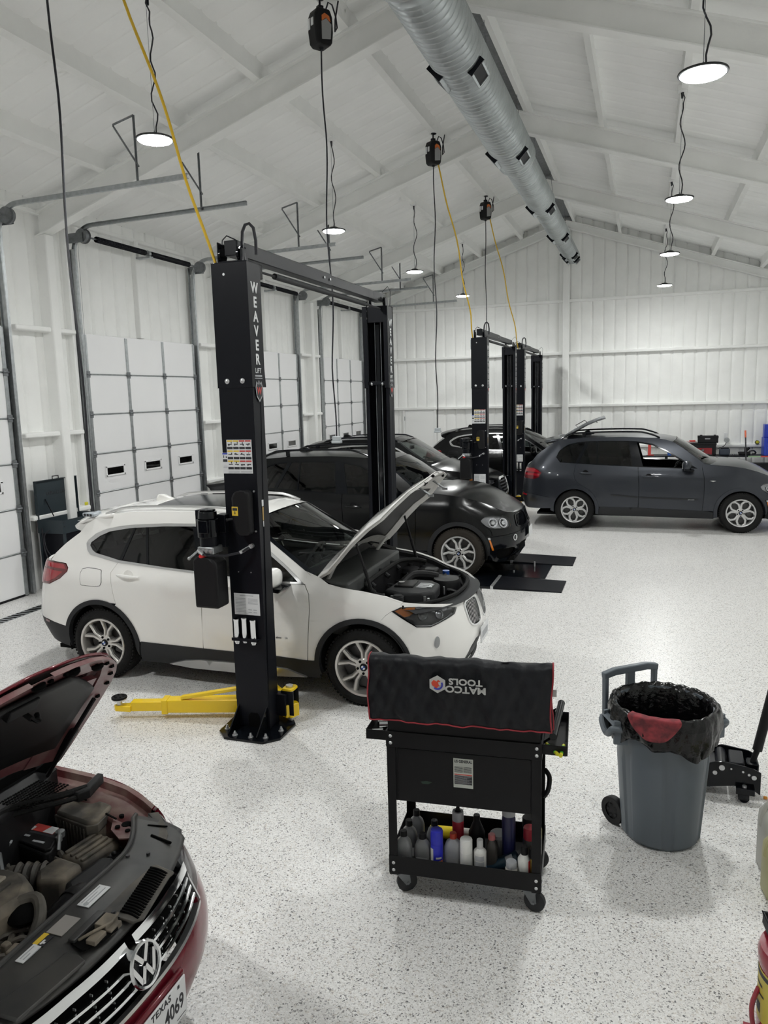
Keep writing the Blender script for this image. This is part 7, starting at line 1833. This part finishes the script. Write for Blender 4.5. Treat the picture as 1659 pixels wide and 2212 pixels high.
for k in (1, -1):
    c = u*.215+v*(.165*k)+Vector((0, 0, .085))
    w_ = MB().lathe([(.05, -.02), (.083, -.022), (.085, -.018), (.085, .018), (.083, .022), (.05, .02)], c, v, 28).lathe([(.001, -.012), (.05, -.012)], c, v, 28).lathe([(.05, .012), (.001, .012)], c, v, 28).build('wheel', M['blackp'], TC)
    mb = MB()
    for i in range(5): b_ = 2*PI*i/5; ax_ = Vector((0, 0, 1)); mb.cb(tuple(c+v*(.014*k)+(u*cos(b_)+ax_*sin(b_))*.035), (.014, .014, .014))
    mb.build('wheel_spokes', M['dkgrey'], TC)
MB().tube([u*.215+v*.17+Vector((0, 0, .085)), u*.215-v*.17+Vector((0, 0, .085))], .008, 8).box(-.01, -.01, 0, .01, .01, .001).build('axle', M['galvd'], TC)
a = -1.05
for i, (da, z0, z1, mt) in enumerate(((.11, .628, .668, 'ink'), (.10, .634, .645, 'canpl'), (.10, .652, .660, 'canpl'))):
    vs = [((.2655+.0012*(i > 0)+.01*(z-.64))*cos(a+da*s), (.2655+.0012*(i > 0)+.01*(z-.64))*sin(a+da*s), z) for z in (z0, z1) for s in [-1+.25*j for j in range(9)]]
    MB().add(vs, [(j, j+1, 10+j, 9+j) for j in range(8)]).build('badge', M[mt], TC)
# liner bag
M['bag'] = pbr('black_bin_liner', (.003, .003, .0035), .17, bump=.5, bscale=22, spec=.4)
mb = MB(); n = 120; prof = [(.305, .635), (.312, .68), (.318, .73), (.315, .79), (.306, .822), (.292, .835), (.276, .826), (.256, .79), (.235, .6), (.215, .35), (.185, .06), (.001, .04)]
vs = []
for j, (r_, z) in enumerate(prof):
    for i in range(n):
        a = 2*PI*i/n; am = (.012, .013, .009, .006, .005, .003, .005, .008, .014, .016, .012, 0)[j]
        f = am*(sin(17*a+j*1.3)*.5+sin(31*a-j*.9)*.35+sin(7*a+j*.4)*.6); dz = (.035*sin(3*a+1.1)+.02*sin(8*a) if j == 0 else .012*sin(5*a) if j == 1 else .004*sin(23*a))
        vs.append(((r_+f)*cos(a), (r_+f)*sin(a), z+dz))
mb.add(vs, [(j*n+i, j*n+(i+1) % n, (j+1)*n+(i+1) % n, (j+1)*n+i) for j in range(len(prof)-1) for i in range(n)])
LB = mb.build('trash_bag', M['bag'], None, ang=None); LB.location = (.14, 4.56, 0); tag(LB, 'shiny black bin liner folded over the rim of the grey trash can', 'bag')
sm = LB.modifiers.new('solid', 'SOLIDIFY'); sm.thickness = .002
# red rag over the rim
mb = MB()
def rag(a_, b_):
    ang_ = math.radians(-127+52*a_); w_ = 1-abs(2*a_-1)**2.5
    if b_ < .25: r_ = .277-.02*(.25-b_)*4; z = .84-.06*(.25-b_)*4
    elif b_ < .4: tt = (b_-.25)/.15; r_ = .279+.043*sin(tt*PI/2); z = .842-.004*tt
    else: tt = (b_-.4)/.6; r_ = .326+.004*sin(8*a_+3*tt); z = .834-.125*tt*(.15+.85*w_)
    return ((r_+.003*sin(20*a_))*cos(ang_), (r_+.003*sin(20*a_))*sin(ang_), z)
mb.grid(rag, 30, 30); RG = mb.build('shop_rag', pbr('red_shop_rag', (.30, .045, .055), .9, dirt=(.12, .03, .035), vscale=22), None, ang=None); RG.location = (.14, 4.56, 0)
tag(RG, 'stained red cloth rag hanging over the front rim of the trash can', 'rag'); RG.modifiers.new('solid', 'SOLIDIFY').thickness = .003

# ================================================================ floor jack
JK = thing('floor_jack', 'black trolley jack with raised handle behind the grey trash can', 'floor jack', (.60, 5.22, 0), -.04)
for y in (-.13, .13):
    P = [(-.42, .05), (-.36, .045), (-.15, .06), (.0, .09), (.10, .085), (.155, .05), (.155, .20), (.10, .225), (-.06, .245), (-.12, .235), (-.42, .12)]
    sp = MB().prism(P, y-.006, y+.006, lambda a, b, h: (a, h, b)).build('side_plate', M['blackg'], JK, bevel=.002)
    for x, z, r_ in ((-.075, .205, .018), (.115, .165, .015), (.05, .195, .007), (-.02, .205, .006), (-.115, .165, .014), (.085, .18, .008)): MB().cyl((x, y*1.0+math.copysign(.006, y), z), (x, y+math.copysign(.012, y), z), r_, n=16).build('pivot_bolt', M['steel'], sp)
MB().box(-.40, -.10, .10, -.10, .10, .20).build('lift_arm', M['black'], JK, bevel=.012)
MB().cyl((-.075, -.12, .20), (-.075, .12, .20), .034, n=18).box(-.03, -.10, .13, .06, .10, .232).build('hydraulic_unit', M['black'], JK, bevel=.008)
MB().box(-.36, -.09, .2, -.25, .02, .2015).build('warning_decal', M['inkgrey'], JK)
text('4', .06, M['paper'], 'lettering', JK, frame((-.175, -.1372, .115), (1, 0, 0), (0, 0, 1)), .0008, bold=.003)
MB().box(.075, -.05, .12, .15, .05, .215).build('handle_socket', M['blackg'], JK, bevel=.008)
hd = MB().cyl((.112, 0, .20), (.145, .02, .30), .018, n=16).cyl((.14, .018, .285), (.27, .09, .95), .030, n=20).cyl((.27, .09, .95), (.30, .105, 1.10), .022, n=16).build('handle', M['blackp'], JK)
for x, y in ((.06, -.155), (.06, .155)):
    cs = MB().cyl((x, y-.014, .028), (x, y+.014, .028), .028, n=20).build('castor_wheel', M['black'], JK)
    MB().box(x-.05, y-.025, .058, x+.06, y+.025, .10).box(x-.035, y-.022, .02, x+.03, y-.016, .06).box(x-.035, y+.016, .02, x+.03, y+.022, .06).build('castor_fork', M['blackg'], JK, bevel=.006)
    MB().cyl((x, y, .10), (x, y, .112), .014, n=12).build('castor_nut', M['steel'], JK)
for y in (-.11, .11): MB().cyl((-.39, y-.025, .045), (-.39, y+.025, .045), .045, n=22).build('front_roller', M['blackp'], JK)
MB().lathe([(.001, .225), (.05, .225), (.055, .215), (.04, .20), (.04, .19)], (-.36, 0, 0), (0, 0, 1), 20).build('saddle', M['steel'], JK)

# ================================================================ jugs and canister at the right edge
def jug(x, y, label, h, w, colr, capc):
    t = thing('fluid_jug', label, 'jug', (x, y, 0), .15, 'fluid jugs at the right edge')
    mb = MB(); vs = []; n = 24; pr = [(0, .94), (.015, 1), (h*.62, 1), (h*.74, .97), (h*.86, .72), (h*.93, .34), (h*.95, .30)]
    for z, s_ in pr:
        for i in range(n):
            a = 2*PI*i/n; c, s = cos(a), sin(a); e = .45
            vs.append((w/2*s_*math.copysign(abs(c)**e, c), w*.42*s_*math.copysign(abs(s)**e, s), z))
    mb.add(vs, [(j*n+i, j*n+(i+1) % n, (j+1)*n+(i+1) % n, (j+1)*n+i) for j in range(len(pr)-1) for i in range(n)]); mb.poly([vs[i] for i in range(n)])
    mb.build('body', pbr('jug_' + str(int(h*100)), colr, .4, spec=.4), t, ang=50)
    MB().tube(catmull([(-w*.47, 0, h*.60), (-w*.42, 0, h*.80), (-w*.30, 0, h*.93), (-.03, 0, h*.94)], 6), .016, 8).build('handle', bpy.data.materials['jug_' + str(int(h*100))], t)
    MB().cyl((0, 0, h*.94), (0, 0, h+.01), .026, n=20).build('cap', capc, t)
jug(.765, 4.36, 'cloudy white fluid jug with red cap at the right edge, behind the yellowish jug', .42, .235, (.46, .46, .42), M['red'])
jug(.755, 4.12, 'yellowish fluid jug at the right edge, in front of the white jug', .36, .23, (.44, .42, .22), M['yellow'])
CN = thing('canister', 'dark red metal canister with yellow label and black tray on top, at the right edge', 'canister', (.645, 3.16, 0))
MB().lathe([(.001, 0), (.145, 0), (.15, .006), (.15, .30), (.155, .315), (.158, .36), (.150, .385), (.001, .40)], (0, 0, 0), (0, 0, 1), 40).build('body', pbr('canister_red', (.28, .012, .03), .25, coat=.5), CN)
lb = MB(); vs = []
for z in (.07, .295):
    for i in range(31): a = math.radians(120+140*i/30); vs.append((.151*cos(a), .151*sin(a), z))
lb.add(vs, [(i, i+1, 32+i, 31+i) for i in range(30)]); lo = lb.build('label', pbr('canister_yellow', (.52, .42, .05), .4), CN)
mb = MB()
for z0, z1, a0, a1 in ((.265, .285, 165, 215), (.10, .145, 178, 196), (.22, .232, 165, 200), (.18, .19, 170, 205)):
    vs = [(.1518*cos(math.radians(a0+(a1-a0)*i/8)), .1518*sin(math.radians(a0+(a1-a0)*i/8)), z) for z in (z0, z1) for i in range(9)]; mb.add(vs, [(i, i+1, 10+i, 9+i) for i in range(8)])
mb.build('label_print', M['ink'], lo)
MB().tube(catmull([(-.15, -.02, .20), (-.175, -.04, .13), (-.17, -.05, .05), (-.15, -.04, .02)], 6), .010, 8).box(-.20, -.09, .0, -.13, .0, .012).build('side_lever', bpy.data.materials['canister_red'], CN)
TR = MB().box(-.09, -.12, 0, .12, .12, .012).box(-.09, -.12, 0, -.082, .12, .05).box(.112, -.12, 0, .12, .12, .05).box(-.09, -.12, 0, .12, -.112, .05).box(-.09, .112, 0, .12, .12, .05).build('tray', M['dkgrey'], None, bevel=.006)
TR.location = (.62, 3.17, .402); TR.rotation_euler = (0, 0, .12); tag(TR, 'black plastic tray lying on top of the dark red canister', 'tray')
o = MB().prism([(-.05, -.004), (-.03, -.012), (.06, -.010), (.06, .004), (-.03, .006)], 0, .004).build('trim_tool', M['paper'], None); o.location = (.645, 3.945, .0); o.rotation_euler = (0, 0, .15); tag(o, 'flat white tool lying on the floor at the right edge', 'tool')
o = MB().box(-.012, -.009, 0, .012, .009, .016).build('ear_plug', P_('foam_orange', (.75, .30, .05), .8), None, bevel=.004); o.location = (.79, 5.14, 0); tag(o, 'small orange scrap on the floor beside the trolley jack', 'scrap')

# ================================================================ tap resting on the white car roof, parts washer, bumper
TP = thing('power_tap', 'pale grey triple outlet resting on the white car roof edge', 'power outlet', (-5.14, 6.14, 1.555), -.2)
gp = P_('tap_grey', (.42, .46, .50), .35)
MB().prism([(-.045, .04), (.045, .04), (.085, -.06), (-.085, -.06)], -.018, .02).box(-.02, .03, -.015, .02, .09, .025).build('outlet_body', gp, TP, bevel=.01)
MB().box(-.055, -.066, -.01, -.03, -.058, .012).box(-.012, -.066, -.01, .012, -.058, .012).box(.03, -.066, -.01, .055, -.058, .012).build('outlet_face', M['dkgrey'], TP)
PWT = P_('washer_blue_grey', (.022, .034, .042), .45)
PW = thing('parts_washer', 'dark blue grey parts washer with raised lid, behind the white car', 'parts washer', (-8.10, 8.52, 0))
W_, D_ = .84, .44
for y in (.02, W_-.05):
    for x in (.0, D_-.03): MB().box(x, y, 0, x+.03, y+.03, .86).build('leg', PWT, PW)
bs = MB().box(0, 0, .84, D_, W_, .86).box(0, 0, .84, .006, W_, 1.03).box(D_-.006, 0, .84, D_, W_, 1.03).box(0, 0, .84, D_, .006, 1.03).box(0, W_-.006, .84, D_, W_, 1.03).build('basin', PWT, PW, bevel=.003)
for i in range(3): MB().box(D_, .50, .96-.035*i, D_+.002, .75, .972-.035*i).build('vent_slot', M['dark'], bs)
for y, z in ((.03, .995), (.03, .94), (W_-.03, .995), (W_-.03, .94)): MB().cyl((D_, y, z), (D_+.006, y, z), .010, n=10).build('rivet', M['ink'], bs)
MB().box(.02, .03, .30, D_-.02, W_-.03, .84).build('drum_shroud', M['black'], PW)
MB().box(.0, .02, .22, D_, W_-.02, .25).build('shelf', PWT, PW)
lid = MB().box(-.02, .01, 1.03, .0, W_-.01, 1.57).box(-.02, .01, 1.03, .03, .018, 1.57).box(-.02, W_-.018, 1.03, .03, W_-.01, 1.57).box(-.02, .01, 1.562, .03, W_-.01, 1.57).build('lid', PWT, PW, bevel=.002)
MB().tube([(.005, .36, 1.57), (.005, .36, 1.61), (.005, .48, 1.61), (.005, .48, 1.57)], .007, 6).build('lid_handle', M['blackp'], lid)
text('DURA CLEAN', .07, M['ink'], 'lettering', lid, frame((.002, .42, 1.37), (0, 1, 0), (0, 0, 1)), .001, sx=.95)
MB().tube([(.01, .18, 1.30), (.10, .22, 1.05)], .008, 6).build('lid_stay', M['black'], lid)
MB().box(D_, .45, .72, D_+.05, .52, .78).build('pump_switch', M['galv'], PW, bevel=.005); MB().box(D_+.001, .30, .975, D_+.003, .40, .985).build('maker_plate', M['inkgrey'], PW)
MB().tube(catmull([(D_+.03, .485, .72), (D_+.04, .47, .5), (D_+.02, .30, .4), (D_, .1, .35), (.2, -.03, .55), (.15, -.05, .8), (.25, -.04, .9)], 6), .008, 6).build('power_cord', M['blkcable'], PW)
MB().tube(catmull([(.1, -.03, .92), (.15, -.06, .6), (.25, -.05, .3), (.12, -.04, .1), (.3, .0, .15)], 6), .010, 6).build('drain_hose', M['blkcable'], PW)
BP = thing('bumper_cover', 'spare black bumper cover leaning on the left wall behind the near lift', 'bumper', (-7.72, 13.6, 0), PI/2+.1)
mb = MB(); vs = []; nA = 24
for i in range(nA+1):
    u = -1+2*i/nA
    for z, d in ((.45, .02), (.55, .0), (.72, -.03), (.88, -.02), (1.0, .05), (1.06, .12)): vs.append((.85*u, -.12+d+.33*abs(u)**3, z-.03*abs(u)))
mb.add(vs, [(i*6+j, i*6+j+1, (i+1)*6+j+1, (i+1)*6+j) for i in range(nA) for j in range(5)]); bo = mb.build('skin', M['blackp'], BP, ang=60); bo.modifiers.new('solid', 'SOLIDIFY').thickness = .006
MB().box(-.6, -.12, .62, .6, -.05, .66).box(-.5, .0, 0, -.44, .06, .7).box(.44, .0, 0, .5, .06, .7).build('support', M['dkgrey'], BP, bevel=.01)
MB().lathe([(.001, -.0), (.10, .0), (.12, .03), (.10, .04)], (-.72, -.05, .74), (.4, -1, 0), 20).build('lamp_pod', M['galv'], BP)
hose = thing('tie_strap', 'yellow scrap of strap on the wall beside the left door track', 'strap', (-8.14, 9.55, 1.086)); MB().box(0, 0, 0, .02, .07, .05).build('strap_end', P_('strap_yellow', (.65, .60, .03), .5), hose, bevel=.01)

# ================================================================ bench along the back wall
BN = thing('work_bench', 'long dark steel bench with red edge strips along the back wall', 'workbench', (0, 22.35, 0))
MB().box(-.9, -.35, .80, 3.5, .25, .835).build('top', M['black'], BN, bevel=.004)
MB().mat(0).box(.75, -.354, .80, 1.55, -.35, .835).box(2.85, -.354, .80, 3.1, -.35, .835).mat(1).box(2.55, -.354, .80, 2.85, -.35, .835).build('edge_strip', [M['stkr'], P_('pale_green', (.28, .42, .25), .5)], BN)
for x in (-.8, .55, 2.05, 3.4): MB().box(x-.03, -.3, 0, x+.03, -.24, .80).box(x-.03, .15, 0, x+.03, .21, .80).build('leg', M['dkgrey'], BN)
def onb(name, label, cat, x, y=22.25, z=.835, rz=0.): return thing(name, label, cat, (x, y, z), rz)
t = onb('tool_box', 'large black and red tool box on the back bench', 'tool box', 1.42)
MB().box(-.36, -.17, 0, .36, .17, .30).build('body', M['blackp'], t, bevel=.02); MB().box(-.26, -.175, .03, .26, -.17, .20).build('front_panel', P_('box_red', (.22, .015, .02), .35), t, bevel=.01); MB().box(-.37, -.18, .28, .37, .18, .33).build('lid', M['blackp'], t, bevel=.015); MB().cyl((.03, -.18, .14), (.03, -.19, .14), .035, n=14).build('latch', M['chrome'], t)
t = onb('tool_box', 'smaller black tool box standing on top of the large one', 'tool box', 1.58, z=1.166)
MB().box(-.25, -.12, 0, .25, .12, .13).build('body', M['blackp'], t, bevel=.012); MB().box(-.255, -.125, .12, .255, .125, .19).box(-.2, -.06, .19, -.14, .06, .21).box(.14, -.06, .19, .2, .06, .21).build('lid', M['blackp'], t, bevel=.012); MB().box(-.08, -.127, .10, .05, -.125, .125).build('badge', M['inkgrey'], t)
t = onb('hand_tool', 'red and white tool lying beside the small tool box on the back bench', 'tool', 1.17, z=1.166); MB().box(-.13, -.05, 0, .13, .05, .05).build('body', P_('pink_white', (.6, .45, .45), .5), t, bevel=.01); MB().box(-.05, -.052, .02, .10, .04, .07).build('grip', M['stkr'], t, bevel=.01)
t = onb('battery_box', 'dark blue grey box on the bench right of the tool boxes', 'box', 2.0); MB().box(-.13, -.1, 0, .13, .1, .17).build('body', P_('slate', (.03, .04, .06), .5), t, bevel=.02); MB().box(-.1, -.08, .17, .1, .08, .20).build('lid', M['black'], t, bevel=.01)
t = onb('air_tool', 'black air tool with cables lying on the bench beside the pole', 'air tool', 2.50); MB().box(-.17, -.05, 0, .13, .05, .09).cyl((.0, 0, .09), (.10, 0, .20), .035, n=12).box(-.02, -.04, .02, .05, .04, .20).build('body', M['blackp'], t, bevel=.02); MB().tube(catmull([(.1, 0, .1), (.2, -.05, .12), (.26, .02, .05), (.18, .06, .03)], 5), .02, 8).build('hose', M['blkcable'], t)
t = onb('socket_rail', 'row of dark sockets on the bench between the box and the air tool', 'socket rail', 2.22, 22.1); MB().box(-.12, -.02, 0, .12, .02, .02).build('rail', M['ink'], t)
for i in range(6): MB().cyl((-.10+.04*i, 0, .02), (-.10+.04*i, 0, .05), .012, n=10).build('socket', M['galv'], t)
t = thing('pole', 'long dark pole with orange tip leaning at the back bench', 'pole', (2.50, 21.86, 0)); MB().cyl((0.03, .0, 0), (-.04, .06, 1.32), .017, n=12).build('shaft', M['ink'], t); MB().cyl((-.04, .06, 1.32), (-.05, .068, 1.50), .022, n=12).build('grip', P_('grip_orange', (.75, .16, .08), .5), t)
t = thing('tool_chest', 'bright blue tool chest with drawers at the right end of the back bench', 'tool chest', (3.22, 22.25, .835))
MB().box(-.30, -.22, 0, .5, .3, .46).build('body', P_('chest_blue', (.015, .045, .42), .35), t, bevel=.01); MB().box(-.28, .0, .46, .5, .3, .80).build('upper_chest', P_('chest_blue', (.015, .045, .42), .35), t, bevel=.01)
for i in range(4): MB().box(-.24, -.23, .05+.10*i, .45, -.22, .13+.10*i).build('drawer', P_('chest_blue', (.015, .045, .42), .35), t, bevel=.004); MB().box(-.20, -.24, .115+.10*i, .05, -.23, .13+.10*i).build('drawer_pull', M['steel'], t)
t = thing('power_tap', 'white wall outlet with round grey cord plug on the back wall', 'power outlet', (2.05, 22.70, 1.24)); MB().box(-.04, -.01, 0, .04, .02, .16).build('plate', M['paper'], t, bevel=.01); MB().cyl((.03, -.02, -.03), (.03, -.08, -.03), .07, n=18).build('plug', M['galv'], t); MB().tube(catmull([(.03, -.06, -.08), (-.05, -.08, -.2), (-.3, -.1, -.3)], 6), .01, 6).build('cord', M['blkcable'], t)
t = thing('tape_measure', 'small yellow and black tape measure on the back wall rail', 'tape measure', (2.84, 22.735, 1.088)); MB().cyl((0, -.03, .05), (0, .03, .05), .055, n=16).build('case', M['ink'], t); MB().cyl((0, -.035, .06), (0, -.03, .06), .04, n=16).build('badge', P_('strap_yellow', (.65, .60, .03), .5), t)
t = onb('jack_stand', 'red jack stand seen through the open grey car window', 'jack stand', .12, 22.1); MB().box(-.10, -.08, 0, .10, .08, .02).box(-.05, -.03, 0, .03, .03, .34).cyl((-.0, 0, .34), (-.0, 0, .55), .025, n=10).build('stand', M['stkr'], t, bevel=.006)
t = onb('paper_stack', 'crumpled white paper on the bench seen through the grey car window', 'paper', -.08, 22.1); MB().prism([(-.18, 0), (.16, 0), (.12, .10), (.02, .16), (-.12, .12)], -.08, .08, lambda a, b, h: (a, h, b)).build('sheets', M['paper'], t, bevel=.01)
t = onb('display_unit', 'small grey monitor on the bench seen through the grey car window', 'monitor', -.55, 22.3); MB().box(-.20, -.03, .10, .20, .03, .40).box(-.03, -.02, 0, .03, .02, .12).build('case', M['dkgrey'], t, bevel=.01); MB().box(-.16, -.034, .15, .16, -.03, .36).build('screen', P_('pale_screen', (.30, .30, .36), .2), t)
t = onb('creeper_pad', 'bright green pad lying on the bench seen through the grey car window', 'pad', -.55, 22.1); MB().box(-.22, -.1, 0, .22, .1, .06).build('pad', P_('pad_green', (.10, .55, .06), .5), t, bevel=.025)
t = onb('spray_bottle', 'small blue bottle on the bench near the steering wheel', 'bottle', .62, 22.1); MB().lathe([(.001, 0), (.05, 0), (.05, .13), (.02, .17), (.02, .2), (.001, .2)], (0, 0, 0), (0, 0, 1), 14).build('body', P_('can_blue2', (.04, .12, .42), .4), t); MB().cyl((0, 0, .2), (0, 0, .24), .025, n=10).build('cap', M['paper'], t)
t = thing('storage_bin', 'low black bin under the back bench at right', 'bin', (2.75, 22.25, 0)); MB().box(-.5, -.2, .30, .5, .2, .62, taper=-.03).box(-.4, -.15, 0, .4, .15, .30).build('body', M['blackp'], t, bevel=.03)
